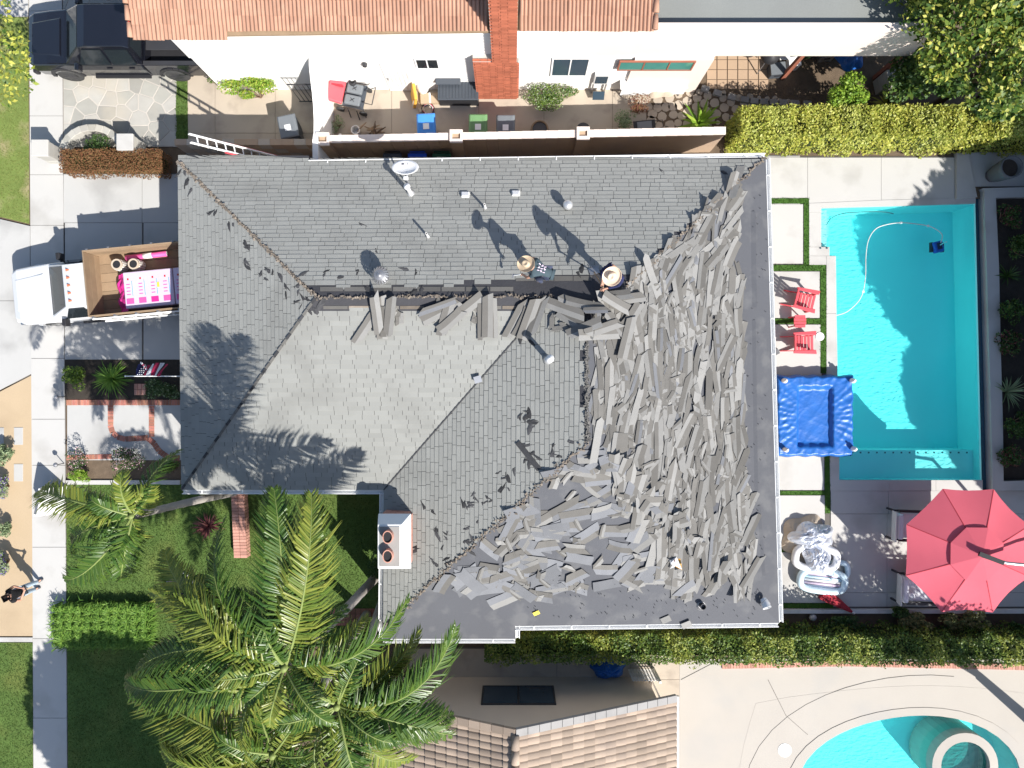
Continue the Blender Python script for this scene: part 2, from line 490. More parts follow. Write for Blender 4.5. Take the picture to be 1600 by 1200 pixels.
for x0, y0, x1, y1 in ((22, 668, 36, 695), (22, 725, 36, 752), (-6, 668, 6, 695), (-32, 660, -18, 690)):
    MB().prism(GP(R4(x0, y0, x1, y1)), -.03, .012).build('paver', concrete_cool, st, bevel=.006)

# --- lawns
def lawn(name, pts, m, bm, dens, hgt, label):
    poly = GP(pts)
    MBo = MB().prism(poly, 0, 0, top_only=True)
    o = MBo.build(name + '_ground', m); o.location.z = .002; o['kind'] = 'structure'
    xs, ys = [p[0] for p in poly], [p[1] for p in poly]
    area = abs(sum(poly[i][0] * poly[(i + 1) % len(poly)][1] - poly[(i + 1) % len(poly)][0] * poly[i][1] for i in range(len(poly)))) / 2
    n = int(dens * (max(xs) - min(xs)) * (max(ys) - min(ys)))
    P = np.stack([rng.uniform(min(xs), max(xs), n), rng.uniform(min(ys), max(ys), n)], 1)
    inside = np.zeros(n, bool)
    j = len(poly) - 1
    for i in range(len(poly)):
        (xi, yi), (xj, yj) = poly[i], poly[j]
        if yi != yj:
            c = ((yi > P[:, 1]) != (yj > P[:, 1])) & (P[:, 0] < (xj - xi) * (P[:, 1] - yi) / (yj - yi) + xi)
            inside ^= c
        j = i
    P = P[inside]; n = len(P)
    a = rng.uniform(0, 6.283, n); h = hgt * rng.uniform(.5, 1.2, n); w = rng.uniform(.008, .016, n); ln = hgt * rng.uniform(.3, 1.3, n); a2 = rng.uniform(0, 6.283, n)
    base = np.concatenate([P, np.full((n, 1), .002)], 1)
    s = np.stack([np.cos(a) * w, np.sin(a) * w, np.zeros(n)], 1)
    tip = base + np.stack([np.cos(a2) * ln, np.sin(a2) * ln, h], 1)
    V = np.stack([base - s, base + s, tip], 1).reshape(-1, 3)
    F = np.arange(3 * n).reshape(n, 3)
    g = link(name, np_mesh(name, V, F, bm))
    tag(g, label, 'grass', kind='stuff')

lawn('front_grass', [(104, 757), (607, 757), (607, 1010), (104, 1010)], turf_base, blade, 900, .04, 'mown green front lawn below the hipped grey roof')
lawn('shaded_grass', [(105, 1004), (335, 1004), (335, 1330), (107, 1330)], turf_base, blade, 600, .04, 'lawn in the shade of the big palms beside the pavement')
lawn('verge_grass', [(-160, 1004), (51, 1004), (52, 1330), (-160, 1330)], turf_base, blade, 700, .04, 'green grass verge between street and pavement below the sandy bed')
lawn('dry_grass', [(-160, 27), (44, 27), (46, 350), (-160, 300)], turf_dry, blade_dry, 600, .035, 'patchy dry grass verge with bare spots under the yellowish street tree')
lawn('strip_grass', [(275, 126), (293, 126), (294, 226), (275, 226)], turf_base, blade, 900, .06, 'narrow grass strip beside the flagstone parking pad')

# --- flagstone parking pad
pad = empty('flagstone_pad'); pad['kind'] = 'structure'
poly = GP([(98, -120), (277, -120), (277, 229), (99, 229)])
MB().prism(poly, -.04, -.012).build('mortar_bed', mortar, pad)
random.seed(4)
seeds = []
x0, x1 = min(p[0] for p in poly), max(p[0] for p in poly); y0, y1 = min(p[1] for p in poly), max(p[1] for p in poly)
for _ in range(4000):
    p = (random.uniform(x0, x1), random.uniform(y0, y1))
    if all((p[0] - s[0]) ** 2 + (p[1] - s[1]) ** 2 > random.uniform(.28, .62) ** 2 for s in seeds): seeds.append(p)
pieces('flagstone', cells(poly, seeds), -.03, .004, flag_stone, pad, .004, .022)

# --- driveway of the main house
dr = []
for xa, xb in ((99, 222), (222, 340)):
    for ya, yb in ((272, 348), (348, 447), (447, 562)):
        dr.append(R4(xa + (2 if ya > 300 else 0), ya, xb, yb))
paving('driveway', dr, concrete_cool)
sheet('driveway_bed', R4(98, 270, 345, 563), -.02, joint_dark)

# --- front walk with brick borders
fw = empty('front_walk'); fw['kind'] = 'structure'
MB().prism(GP(R4(105, 625, 330, 719)), -.05, 0).build('walk_slab', concrete_cool, fw)
def brick_run(path, w, l, parent, m, z=.012, step=None, h=.05):
    """bricks laid side by side along a path of world points, their long side across it"""
    pts = [Vector((p[0], p[1], 0)) for p in path]
    step = step or .085
    acc = 0.0
    for a, c in zip(pts, pts[1:]):
        d = c - a; L_ = d.length; d.normalize()
        t = acc
        ang = math.atan2(d.y, d.x)
        while t < L_:
            p = a + d * t
            MB().box((p.x, p.y, z - h / 2 + random.uniform(-.003, .003)), (step - .012, l * random.uniform(.96, 1.02), h), ang + random.uniform(-.03, .03)).build('brick', m, parent)
            t += step
        acc = t - L_
GPx = lambda pts: [tuple(G(x, y)[:2]) for x, y in pts]
random.seed(5)
brick_run(GPx([(106, 629), (282, 629)]), .1, .19, fw, brick_red, step=.1)
brick_run(GPx([(106, 715), (176, 713)]), .1, .17, fw, brick_red, step=.1)
brick_run(GPx([(173, 635), (173, 666), (176, 676), (184, 683), (195, 686), (230, 684), (240, 692), (249, 705), (262, 714), (282, 716)]), .1, .19, fw, brick_red, step=.1)
brick_run(GPx([(237, 636), (237, 682)]), .1, .19, fw, brick_red, step=.1)
sheet('planting_bed', R4(101, 562, 330, 625), -.01, soil_dark)
sheet('planting_bed', R4(105, 719, 330, 750), -.01, soil)
paving('lawn_edging', [R4(104, 750, 182, 757), R4(182, 750, 282, 757)], concrete_pale, z=.05, gap=.003, thick=.1)
brick_pad = empty('brick_pad'); brick_pad['kind'] = 'structure'
for i in range(3):
    for j in range(2):
        p = G(213 + i * 6, 604 + j * 9)
        MB().box((p.x, p.y, 0), (.12, .19, .06)).build('brick', brick_pale, brick_pad)

# --- side yard of the terracotta roofed house
ys = []
xsplit = [293, 336, 430, 520, 612, 748, 850, 957, 1010]
for a, c in zip(xsplit, xsplit[1:]):
    ys.append(R4(a, 118, c, 208)); ys.append(R4(a, 208, c, 240))
paving('side_yard', ys, concrete_beige, gap=.006)
sheet('side_yard_bed', R4(290, 116, 1012, 242), -.03, joint_dark)
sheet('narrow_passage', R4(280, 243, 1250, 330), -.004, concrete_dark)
rp = empty('round_paver_path'); rp['kind'] = 'structure'
MB().prism(GP([(1010, 128), (1190, 60), (1430, 60), (1430, 175), (1140, 215), (1010, 215)]), -.04, -.012).build('mortar_bed', soil, rp)
random.seed(9)
poly = GP([(990, 145), (1085, 140), (1200, 150), (1300, 165), (1300, 178), (1140, 190), (1080, 205), (990, 205)])
sd_ = []
for _ in range(3000):
    p = (random.uniform(4.2, 11.3), random.uniform(8.7, 10.6))
    if all((p[0] - s[0]) ** 2 + (p[1] - s[1]) ** 2 > .24 ** 2 for s in sd_): sd_.append(p)
for c in cells(poly, sd_):
    cx = sum(p[0] for p in c) / len(c); cy = sum(p[1] for p in c) / len(c)
    r = min(math.hypot(p[0] - cx, p[1] - cy) for p in c) * .92
    if r < .05: continue
    q = [(cx + r * random.uniform(.9, 1.1) * math.cos(k * .785 + .2), cy + r * random.uniform(.9, 1.1) * math.sin(k * .785 + .2)) for k in range(8)]
    MB().prism(q, -.03, .005).build('paver', concrete_beige, rp)
ed = empty('stone_edging'); ed['kind'] = 'structure'
pth = GPx([(1092, 137), (1110, 143), (1130, 150), (1155, 156), (1185, 160), (1230, 162), (1270, 164)])
for a, c in zip(pth, pth[1:]):
    n = max(1, int(math.hypot(c[0] - a[0], c[1] - a[1]) / .32))
    for k in range(n):
        t = (k + .5) / n
        MB().box((lerp(a[0], c[0], t), lerp(a[1], c[1], t), .05), (.28, .2, .12), math.atan2(c[1] - a[1], c[0] - a[0])).build('edging_block', concrete_dark, ed, bevel=.01)
pt = empty('patio_tiles'); pt['kind'] = 'structure'
for i in range(6):
    for j in range(5):
        p = G(1112 + i * 16.2, 70 + j * 15.5)
        if p.y < 9.85 + max(0, (1130 - (1112 + i * 16.2)) * .03): continue
        MB().box((p.x, p.y, -.01), (.33, .32, .04)).build('tile', stucco_tan, pt)

# --- pool deck
deck = [R4(1185, 246, 1262, 309), R4(1262, 246, 1377, 318), R4(1377, 246, 1492, 315), R4(1185, 319, 1255, 412),
        R4(1190, 424, 1281, 497), R4(1190, 507, 1284, 640), R4(1195, 640, 1288, 766), R4(1198, 774, 1289, 854),
        R4(1198, 863, 1300, 942), R4(1298, 767, 1388, 803), R4(1388, 767, 1500, 803), R4(1500, 767, 1700, 803),
        R4(1298, 803, 1386, 926), R4(1386, 803, 1470, 926), R4(1470, 803, 1700, 926), R4(1300, 926, 1386, 948), R4(1386, 926, 1700, 948)]
paving('pool_deck', deck, concrete_pale, gap=.006)
sheet('deck_bed', [(1185, 244), (1264, 244), (1264, 400), (1288, 400), (1300, 768), (1720, 768), (1720, 952), (1185, 952)], -.03, joint_dark)
sheet('deck_bed', [(1264, 244), (1500, 244), (1500, 319), (1264, 326)], -.03, joint_dark)
turfs = [R4(1185, 310, 1264, 318), R4(1256, 318, 1264, 415), R4(1185, 414, 1290, 423), R4(1282, 423, 1291, 583), R4(1190, 498, 1283, 506),
         R4(1289, 690, 1297, 802), R4(1198, 767, 1289, 773), R4(1198, 855, 1232, 862), R4(1198, 943, 1302, 950)]
tb = MB()
V = []
for r in turfs:
    q = GP(r); tb.prism(q, -.02, .004)
    x0, x1 = q[0][0], q[1][0]; y1, y0 = q[0][1], q[2][1]
    n = int((x1 - x0) * (y1 - y0) * 1500)
    P = np.stack([rng.uniform(x0 - .01, x1 + .01, n), rng.uniform(y0 - .01, y1 + .01, n), np.full(n, .003)], 1)
    a = rng.uniform(0, 6.28, n)
    s = np.stack([np.cos(a) * .012, np.sin(a) * .012, np.zeros(n)], 1)
    V.append(np.stack([P - s, P + s, P + np.stack([rng.normal(0, .025, n), rng.normal(0, .025, n), rng.uniform(.02, .045, n)], 1)], 1).reshape(-1, 3))
tag(tb.build('turf_strip', turf_fake), kind='structure')
V = np.concatenate(V)
tag(link('turf_fibre', np_mesh('turf_fibre', V, np.arange(len(V)).reshape(-1, 3), turf_fake)), 'green artificial turf joints between the pool deck slabs', 'turf', kind='stuff')
tag(MB().prism(GP(R4(1190, 951, 1690, 957)), -.05, .12).build('low_deck_kerb', white_dirty), 'low white kerb along the dark bed below the deck', 'kerb')

# --- pool
WZ = -.09
pool_pts = [(1283, 325), (1524, 318), (1534, 750), (1311, 750), (1306, 399), (1296, 399), (1296, 385), (1283, 385)]
pool = thing('swimming_pool', 'large turquoise swimming pool with white coping beside the deck', 'pool', tuple(G(1410, 540)))
pw = GP(pool_pts)
def basin(parent, poly, depth, mfloor, mwall):
    n = len(poly)
    MB().prism(poly, -depth - .05, -depth).build('floor', mfloor, parent, world=True)
    wl = MB()
    for i in range(n):
        p, q = poly[i], poly[(i + 1) % n]
        wl.add([(p[0], p[1], -depth), (q[0], q[1], -depth), (q[0], q[1], -.005), (p[0], p[1], -.005)], [(0, 1, 2, 3)])
    wl.build('basin_wall', mwall, parent, world=True)
# the soil sheet, beds and deck keep clear of the basins: cut the ground sheet there
def water_mat(name, tint, bump_s=.06, sc=4.0):
    m = bpy.data.materials.new(name); m.use_nodes = True
    nt = m.node_tree; N = nt.nodes; L = nt.links
    N.remove(N["Principled BSDF"])
    tr = N.new("ShaderNodeBsdfTransparent"); tr.inputs[0].default_value = (*tint, 1)
    gl = N.new("ShaderNodeBsdfGlossy"); gl.inputs['Roughness'].default_value = .04
    df = N.new("ShaderNodeBsdfDiffuse"); df.inputs[0].default_value = (.16, .72, .78, 1)
    fr = N.new("ShaderNodeFresnel"); fr.inputs[0].default_value = 1.33
    bn = N.new("ShaderNodeBump"); bn.inputs['Strength'].default_value = bump_s; bn.inputs['Distance'].default_value = .05
    geo = N.new("ShaderNodeNewGeometry")
    mp = N.new("ShaderNodeMapping"); mp.inputs['Scale'].default_value = (1.0, 2.2, 1); mp.inputs['Rotation'].default_value = (0, 0, .35)
    L.new(geo.outputs['Position'], mp.inputs[0])
    nz = N.new("ShaderNodeTexNoise"); nz.inputs['Scale'].default_value = sc; nz.inputs['Detail'].default_value = 3; nz.inputs['Distortion'].default_value = .6
    L.new(mp.outputs[0], nz.inputs['Vector']); L.new(nz.outputs[0], bn.inputs['Height'])
    L.new(bn.outputs[0], fr.inputs['Normal']); L.new(bn.outputs[0], gl.inputs['Normal']); L.new(bn.outputs[0], df.inputs['Normal'])
    m0 = N.new("ShaderNodeMixShader"); m0.inputs[0].default_value = .0
    L.new(tr.outputs[0], m0.inputs[1]); L.new(df.outputs[0], m0.inputs[2])
    ms = N.new("ShaderNodeMixShader"); L.new(fr.outputs[0], ms.inputs[0]); L.new(m0.outputs[0], ms.inputs[1]); L.new(gl.outputs[0], ms.inputs[2])
    L.new(ms.outputs[0], N["Material Output"].inputs[0])
    return m
pool_water = water_mat('pool_water', (.62, .995, 1.0))

basin(pool, pw, 1.25, pool_plaster_deep, pool_plaster)
# shallow bench along the lower edge and stair recess in the upper left corner
MB().prism(GP([(1312, 705), (1533, 705), (1534, 750), (1312, 750)]), -1.25, -.42).build('bench', pool_plaster, pool, world=True)
MB().prism(GP([(1283.5, 326), (1296, 326), (1296, 398), (1283.5, 384)]), -1.25, -.22).build('step', white_paint, pool, world=True)
MB().prism(GP([(1296, 326), (1310, 326), (1310, 360), (1296, 398)]), -1.25, -.75).build('step', pool_plaster, pool, world=True)
for i in range(16):
    p = G(1328 + i * 13, 709)
    MB().box((p.x, p.y, -.415), (.05, .05, .015)).build('marker_tile', pool_tile, pool, world=True)
for x, y in ((1319, 721), (1319, 734), (1319, 746), (1286, 334), (1286, 344), (1286, 355), (1286, 367), (1287, 379), (1281.5, 388), (1291.5, 388)):
    p = G(x, y)
    MB().box((p.x, p.y, -.415 if y > 700 else (-.2 if y < 383 else .03)), (.045, .045, .02)).build('marker_tile', pool_tile, pool, world=True)
wat = MB().prism(pw, WZ, WZ, top_only=True).build('water', pool_water, pool, world=True)
cop = [[(1264, 318), (1377, 313), (1377, 322.5), (1283, 325), (1283, 332), (1264, 332)], [(1377, 313), (1492, 310), (1524, 309), (1524, 318), (1377, 322.5)],
       R4(1264, 332, 1283, 386), [(1264, 400), (1291, 400), (1291, 414), (1264, 414)], [(1264, 386), (1296, 386), (1296, 400), (1264, 400)], [(1291, 400), (1306, 400), (1307, 490), (1291, 490)], [(1291, 490), (1307, 490), (1309, 600), (1291, 600)],
       [(1293, 600), (1309, 600), (1311, 700), (1296, 700)], [(1296, 700), (1311, 700), (1311, 750), (1389, 750), (1389, 767), (1297, 767)], R4(1389, 750, 1462, 767), R4(1462, 750, 1535, 767)]
for r in cop:
    q = inset(GP(r), .004)
    MB().prism(GP(r) if len(q) < 3 or len(r) > 4 else q, -.06, .016).build('coping_stone', concrete_pale, pool, world=True)
# spillway channel on the right and the raised white coping behind it
MB().prism(GP([(1525, 300), (1534, 300), (1546, 767), (1535, 767)]), -.25, -.16).build('spillway', pool_tile, pool, world=True)
wl = thing('raised_coping', 'white raised coping wall around the dark planting bed past the pool', 'wall', tuple(G(1560, 540)))
for r in ([(1533, 300), (1551, 311), (1556, 420), (1537, 420)], [(1537, 420), (1556, 420), (1559, 560), (1541, 560)],
          [(1541, 560), (1559, 560), (1562, 660), (1544, 660)], [(1544, 660), (1562, 660), (1563, 751), (1546, 766)],
          [(1546, 766), (1563, 751), (1700, 747), (1700, 765)], [(1533, 300), (1531, 296), (1700, 292), (1700, 308), (1551, 311)]):
    MB().prism(GP(r), -.3, .16).build('coping_stone', concrete_pale, wl, world=True)
MB().prism(GP([(1492, 240), (1510, 240), (1524, 309), (1492, 312)]), -.3, .1).build('coping_stone', concrete_pale, wl, world=True)
sheet('planting_bed', [(1552, 312), (1720, 308), (1720, 746), (1564, 750)], .02, soil_dark)
paving('upper_deck', [R4(1508, 238, 1720, 292)], concrete_pale, z=.03)
# pool cleaner and its hose
hose = thing('cleaner_hose', 'thin grey-white hose curling across the pool water to the cleaner', 'hose', tuple(G(1400, 400)))
def catmull(pts, n=10):
    P = [Vector(p) for p in pts]; P = [P[0]] + P + [P[-1]]; out = []
    for i in range(1, len(P) - 2):
        for k in range(n):
            t = k / n
            a, b_, c, d = P[i - 1], P[i], P[i + 1], P[i + 2]
            out.append(.5 * ((2 * b_) + (-a + c) * t + (2 * a - 5 * b_ + 4 * c - d) * t * t + (-a + 3 * b_ - 3 * c + d) * t ** 3))
    out.append(P[-2])
    return out
hp = [G(x, y, WZ + .02) for x, y in ((1306, 493), (1325, 486), (1345, 465), (1352, 435), (1353, 400), (1357, 375), (1368, 358), (1385, 351), (1408, 348), (1432, 350), (1450, 353), (1462, 358), (1472, 367), (1470, 379))]
MB().tube(catmull(hp, 6), .016, 6).build('hose_line', white_dirty, hose, world=True, smooth=True)
for i in (14, 48, 60):
    p = catmull(hp, 6)[i]
    MB().box(p, (.07, .07, .06)).build('hose_float', white_paint, hose, world=True)
ph2 = [G(x, y, WZ - .3) for x, y in ((1291, 352), (1300, 340), (1320, 333), (1350, 331), (1380, 331), (1396, 334))]
tag(MB().tube(catmull(ph2, 6), .02, 6).build('sunken_hose', metal_grey), 'grey hose lying under water near the pool steps', 'hose')
rb = thing('pool_cleaner', 'dark blue robotic cleaner at the end of the hose in the pool', 'pool cleaner', tuple(G(1465, 386, -.5)))
MB().box((0, 0, 0), (.34, .40, .2), .25).build('body', blue_bin, rb, bevel=.05)
MB().box((0, .02, .12), (.16, .24, .06), .25).build('lid', navy, rb, bevel=.02)
for sx in (-1, 1): MB().tube([(sx * .19, -.17, -.06), (sx * .19, .17, -.06)], .07, 10).build('brush', black_plastic, rb)
MB().tube([(0, .04, .14), (.04, .1, .32), (.06, .1, .42)], .02, 6).build('hose_joint', vinyl_white, rb)

# --- neighbour's curved pool at the lower right
sheet('patio_bed', [(636, 1012), (1062, 1012), (1062, 1360), (1016, 1360), (1016, 1064), (636, 1064)], -.03, joint_dark)
paving('neighbour_patio', [R4(640, 1014, 870, 1062), R4(870, 1014, 985, 1062), R4(985, 1016, 1018, 1062), R4(1018, 1024, 1062, 1062), R4(1018, 1062, 1062, 1360)], concrete_beige, gap=.006)
C2 = G(1420, 1225)
def kidney(k, n=40):
    out = []
    for i in range(n):
        a = 2 * math.pi * i / n
        r = 3.55 + .35 * math.cos(2 * a - .5)
        out.append((C2.x + (r + k) * math.cos(a) * 1.02, C2.y + (r + k) * .74 * math.sin(a) ))
    return out
p2 = thing('curved_pool', 'curved turquoise pool with pale coping on the cream patio', 'pool', tuple(C2))
kp = kidney(0)
basin(p2, kp, 1.2, pool_plaster_deep, pool_plaster)
MB().prism(kp, WZ, WZ, top_only=True).build('water', pool_water, p2, world=True)
ko, ki = kidney(.38), kidney(0)
n = len(ki)
for s in range(0, n, 2):
    q = [ki[s], ki[(s + 1) % n], ki[(s + 2) % n], ko[(s + 2) % n], ko[(s + 1) % n], ko[s]]
    q = [(C2.x + (x - C2.x), y) for x, y in q]
    vs = [(x, y, -.06) for x, y in q] + [(x, y, .02) for x, y in q]
    MB().prism(q, -.06, .02).build('coping_stone', concrete_cream, p2, world=True)
# cream patio as sectors round the pool with joints
kk = kidney(.385)
big = GP([(1062, 1030), (1720, 1046), (1720, 1360), (1062, 1360)])
def ray_box(p):
    x0, y0 = big[3]; x1 = big[1][0]; ytop = big[0][1]
    d = (p[0] - C2.x, p[1] - C2.y); t = 1e9
    if d[0] > 1e-6: t = min(t, (x1 - C2.x) / d[0])
    if d[0] < -1e-6: t = min(t, (x0 - C2.x) / d[0])
    if d[1] > 1e-6: t = min(t, (ytop - C2.y) / d[1])
    if d[1] < -1e-6: t = min(t, (y0 - C2.y) / d[1])
    return (C2.x + d[0] * t, C2.y + d[1] * t)
cp = empty('cream_patio'); cp['kind'] = 'structure'
groups = [(0, 8), (8, 12), (12, 15), (15, 18), (18, 22), (22, 30), (30, 40)]
cor = [big[0], big[1], big[2], big[3]]
for a, c in groups:
    ins = [kk[i % n] for i in range(a, c + 1)]
    mids = [(.45 * q[0] + .55 * p[0], .45 * q[1] + .55 * p[1]) for p, q in ((p, ray_box(p)) for p in ins)]
    outs = [ray_box(p) for p in ins]
    extra = []
    for (p, q) in zip(outs, outs[1:]):
        extra.append(p)
        for k in cor:
            a1 = math.atan2(p[1] - C2.y, p[0] - C2.x); a2 = math.atan2(q[1] - C2.y, q[0] - C2.x); ak = math.atan2(k[1] - C2.y, k[0] - C2.x)
            if a2 < a1: a2 += 2 * math.pi
            if ak < a1: ak += 2 * math.pi
            if a1 < ak < a2: extra.append(k)
    extra.append(outs[-1])
    for near, far, z in ((ins, mids, .004), (mids, extra, .0)):
        poly = list(near) + list(far[::-1])
        vs = [(x, y, -.04) for x, y in poly] + [(x, y, z) for x, y in poly]
        q = inset(poly, 0)
        MB().prism(poly, -.04, z).build('slab', concrete_cream, cp)
jn = [[(1064, 1062), (1116, 1035)], [(1200, 1062), (1228, 1118), (1262, 1148)]]
arc = [(C2.x + (p[0] - C2.x) * 1.33, C2.y + (p[1] - C2.y) * 1.42) for p in kidney(.385)[8:22]]
for run in [GPx(r) for r in jn] + [arc]:
    for p, q in zip(run, run[1:]):
        MB().bar((p[0], p[1], .007), (q[0], q[1], .007), .014, .005).build('joint', joint_dark, cp)
# brick edging under the hedge
be = empty('brick_edging'); be['kind'] = 'structure'
brick_run(GPx([(1130, 1040), (1320, 1036), (1700, 1044)]), .1, .2, be, brick_pale, step=.1, z=.05)
sp = thing('round_spa', 'round pale spa wall rising out of the curved pool', 'spa', tuple(G(1500, 1190)))
MB().lathe((0, 0, 0), [(1.15, -1.1), (1.15, .28), (.85, .30), (.85, -.25)], 32).build('rim', concrete_cream, sp, smooth=False)
MB().lathe((0, 0, 0), [(.86, .12), (0.0001, .12)], 32).build('water', pool_water, sp)
MB().lathe((0, 0, 0), [(.86, -.3), (0.0001, -.3)], 32).build('floor', pool_plaster, sp)
tag(MB().lathe(G(1226, 1172), [(.24, 0), (.24, .015), (.0001, .02)], 20).build('skimmer_lid', white_paint), 'round white skimmer lid on the cream patio', 'lid')
tag(MB().lathe(G(1281, 526), [(.15, .005), (.15, .022), (.0001, .026)], 20).build('skimmer_lid', white_paint), 'round white skimmer lid beside the red chairs', 'lid')
tag(MB().box(tuple(G(1212, 550) + Vector((0, 0, .03))), (.2, .2, .05), .5).build('shingle_scrap', shingle_grey), 'square grey shingle scrap fallen on the deck by the red chairs', 'shingle')
# the soil sheet is lowered below the basins by cutting holes in it
gme = bpy.data.objects['ground'].data
gme.vertices.foreach_set('co', np.array([(-150, -150, -1.6), (150, -150, -1.6), (150, 150, -1.6), (-150, 150, -1.6)], dtype=np.float32).ravel())
gme.update()
def soil_patch(pts): tag(MB().add([(x, y, -.06) for x, y in pts], [tuple(range(len(pts)))]).build('soil', soil), kind='structure')
XL, XR = G(1264, 0).x, G(1720, 0).x
def rectw(x0, y0, x1, y1): return [(x0, y0), (x1, y0), (x1, y1), (x0, y1)]
yA, yB, yC = G(0, 310).y, G(0, 766).y, G(0, 1045).y
soil_patch(rectw(-150, yA, 150, 150))
soil_patch(rectw(-150, yB, XL, yA))
xP = G(1547, 0).x
soil_patch(rectw(xP, yB, 150, yA))
soil_patch(rectw(-150, yC, 150, yB))
soil_patch(rectw(-150, -150, big[0][0], yC))
soil_patch(rectw(big[0][0], -150, 150, big[3][1]))
soil_patch(rectw(big[1][0], big[3][1], 150, yC))
# ================================================================== the house being re-roofed
EZ = 2.9
house = thing('shingled_house', 'hipped grey shingle house with half its roof torn off', 'house', (0, 0, 0))
def eplane(a, c, pitch, z0=EZ):
    """roof plane rising at a pitch from the eave a-c; inside is on the left of a->c"""
    p, q = G(*a, z0), G(*c, z0)
    d = (q - p); d.z = 0; d.normalize()
    n = Vector((-d.y, d.x, 0))
    # z = z0 + pitch * (P-p).n
    return dict(a=z0 - pitch * (p.x * n.x + p.y * n.y), b=pitch * n.x, c=pitch * n.y, u=d, n=n, pitch=pitch, p=p)
def pz(P, x, y): return P['a'] + P['b'] * x + P['c'] * y
def onroof(P, px, py, off=0.0):
    dx, dy = (px - 800) / FPX, (600 - py) / FPX
    s = (CAM_H - P['a'] - off) / (1 + P['b'] * dx + P['c'] * dy)
    return Vector((dx * s, dy * s, CAM_H - s))
def meet(A, B, C):
    m = Matrix(((A['b'], A['c'], -1), (B['b'], B['c'], -1), (C['b'], C['c'], -1)))
    return m.inverted() @ Vector((-A['a'], -B['a'], -C['a']))
PN = eplane((1196, 246), (278, 252), .376)
PW = eplane((278, 243), (284, 765), .356)
PS = eplane((284, 765), (600, 765), .292)
PQ = eplane((600, 765), (599, 985), .33)      # west slope of the wing
PE = eplane((1217, 973), (1196, 240), .336)
PX = eplane((605, 979), (1217, 973), .344)    # south slope of the wing
M1, M2 = meet(PN, PW, PS), meet(PN, PS, PQ)
A1, A2 = meet(PN, PQ, PE), meet(PQ, PE, PX)
def cor(A, B, z):   # where planes A and B meet at height z
    m = Matrix(((A['b'], A['c']), (B['b'], B['c'])))
    r = m.inverted() @ Vector((z - A['a'], z - B['a']))
    return Vector((r[0], r[1], z))
cNW, cSW, cI, cNE, cSE, cS2 = cor(PN, PW, EZ), cor(PW, PS, EZ), cor(PS, PQ, EZ), cor(PN, PE, EZ), cor(PE, PX, EZ), cor(PQ, PX, EZ)
nst = onroof(PN, 482, 257)
nst2 = onroof(PN, 482, 243)
cNWx = onroof(PN, 276, 243)
xst = onroof(PX, 805, 978); xst2 = onroof(PX, 805, 998); cS2x = onroof(PX, 598, 998)
polyN = [cNW, onroof(PN, 279, 243), nst2, nst, cNE, A1, M2, M1]
polyW = [cNW, M1, cSW]
polyS = [cSW, M1, M2, cI]
polyQ = [cI, M2, A1, A2, cS2]
polyE = [cNE, cSE, A2, A1]
polyX = [cSE, xst, xst2, cS2x, cS2, A2]
roof = empty('roof', parent=house)
def deck(poly, m, name):
    b = MB()
    n = len(poly)
    vs = [p for p in poly] + [p - Vector((0, 0, .12)) for p in poly]
    f = [tuple(range(n)), tuple(range(2 * n - 1, n - 1, -1))] + [(i, n + i, n + (i + 1) % n, (i + 1) % n) for i in range(n)]
    b.add(vs, f)
    return b.build(name, m, roof, fix=True)
deck(polyN, felt_dark, 'roof_deck'); deck(polyW, felt_dark, 'roof_deck'); deck(polyS, felt_dark, 'roof_deck'); deck(polyQ, felt_dark, 'roof_deck')
deck(polyE, underlay, 'roof_deck'); deck(polyX, underlay, 'roof_deck')

# --- intact shingles: every tab a thin wedge with its own edges
def scan(poly2, v):
    xs = []
    for i in range(len(poly2)):
        (u0, v0), (u1, v1) = poly2[i], poly2[(i + 1) % len(poly2)]
        if (v0 <= v < v1) or (v1 <= v < v0): xs.append(u0 + (u1 - u0) * (v - v0) / (v1 - v0))
    return (min(xs), max(xs)) if len(xs) >= 2 else None
single, field = [], MB()
def shingle_slope(P, poly, vstop=None, ulim=None, course=.143, width=.42, drop=None):
    u = P['u']; n = P['n']
    up = Vector((n.x, n.y, P['pitch'])).normalized()
    nor = u.cross(up).normalized()
    if nor.z < 0: nor = -nor
    o = P['p']
    p2 = [((q - o).dot(u), (q - o).dot(up)) for q in poly]
    vmax = max(v for _, v in p2); vmin = min(v for _, v in p2)
    v = vmin + .002
    row = 0
    while v < vmax - .03:
        v1 = min(v + course, vmax - .004)
        top = vstop(v) if vstop else None
        a, c = scan(p2, v), scan(p2, max(v + .01, v1 - .002))
        if a and c:
            x = min(a[0], c[0]) - random.uniform(0, width)
            while x < max(a[1], c[1]):
                w = width * random.choice((.7, .85, 1, 1, 1.15, 1.4))
                xs, xe = x + .006, x + w - .006
                b0, b1 = max(xs, a[0]), min(xe, a[1])
                t0, t1 = max(xs, c[0]), min(xe, c[1])
                x += w
                if b1 - b0 < .02 and t1 - t0 < .02: continue
                if b1 < b0: b0 = b1 = (b0 + b1) / 2
                if t1 < t0: t0 = t1 = (t0 + t1) / 2
                mid = o + u * ((b0 + b1) / 2) + up * (v + course / 2)
                if drop and drop(mid): continue
                h0 = .020 + random.uniform(-.003, .004); h1 = .006
                j = random.uniform(-.008, .008) if row else 0
                B = lambda uu, vv, hh: o + u * uu + up * vv + nor * hh
                P8 = [B(b0, v + j, .001), B(b1, v + j, .001), B(t1, v1 + .004, .001), B(t0, v1 + .004, .001),
                      B(b0, v + j, h0), B(b1, v + j, h0), B(t1, v1 + .004, h1), B(t0, v1 + .004, h1)]
                full = (b1 - b0) > .25 and abs((b1 - b0) - (t1 - t0)) < .01
                if full and random.random() < .17 and len(single) < 300: single.append(P8)
                else: field.hexa(P8)
        v += course
        row += 1
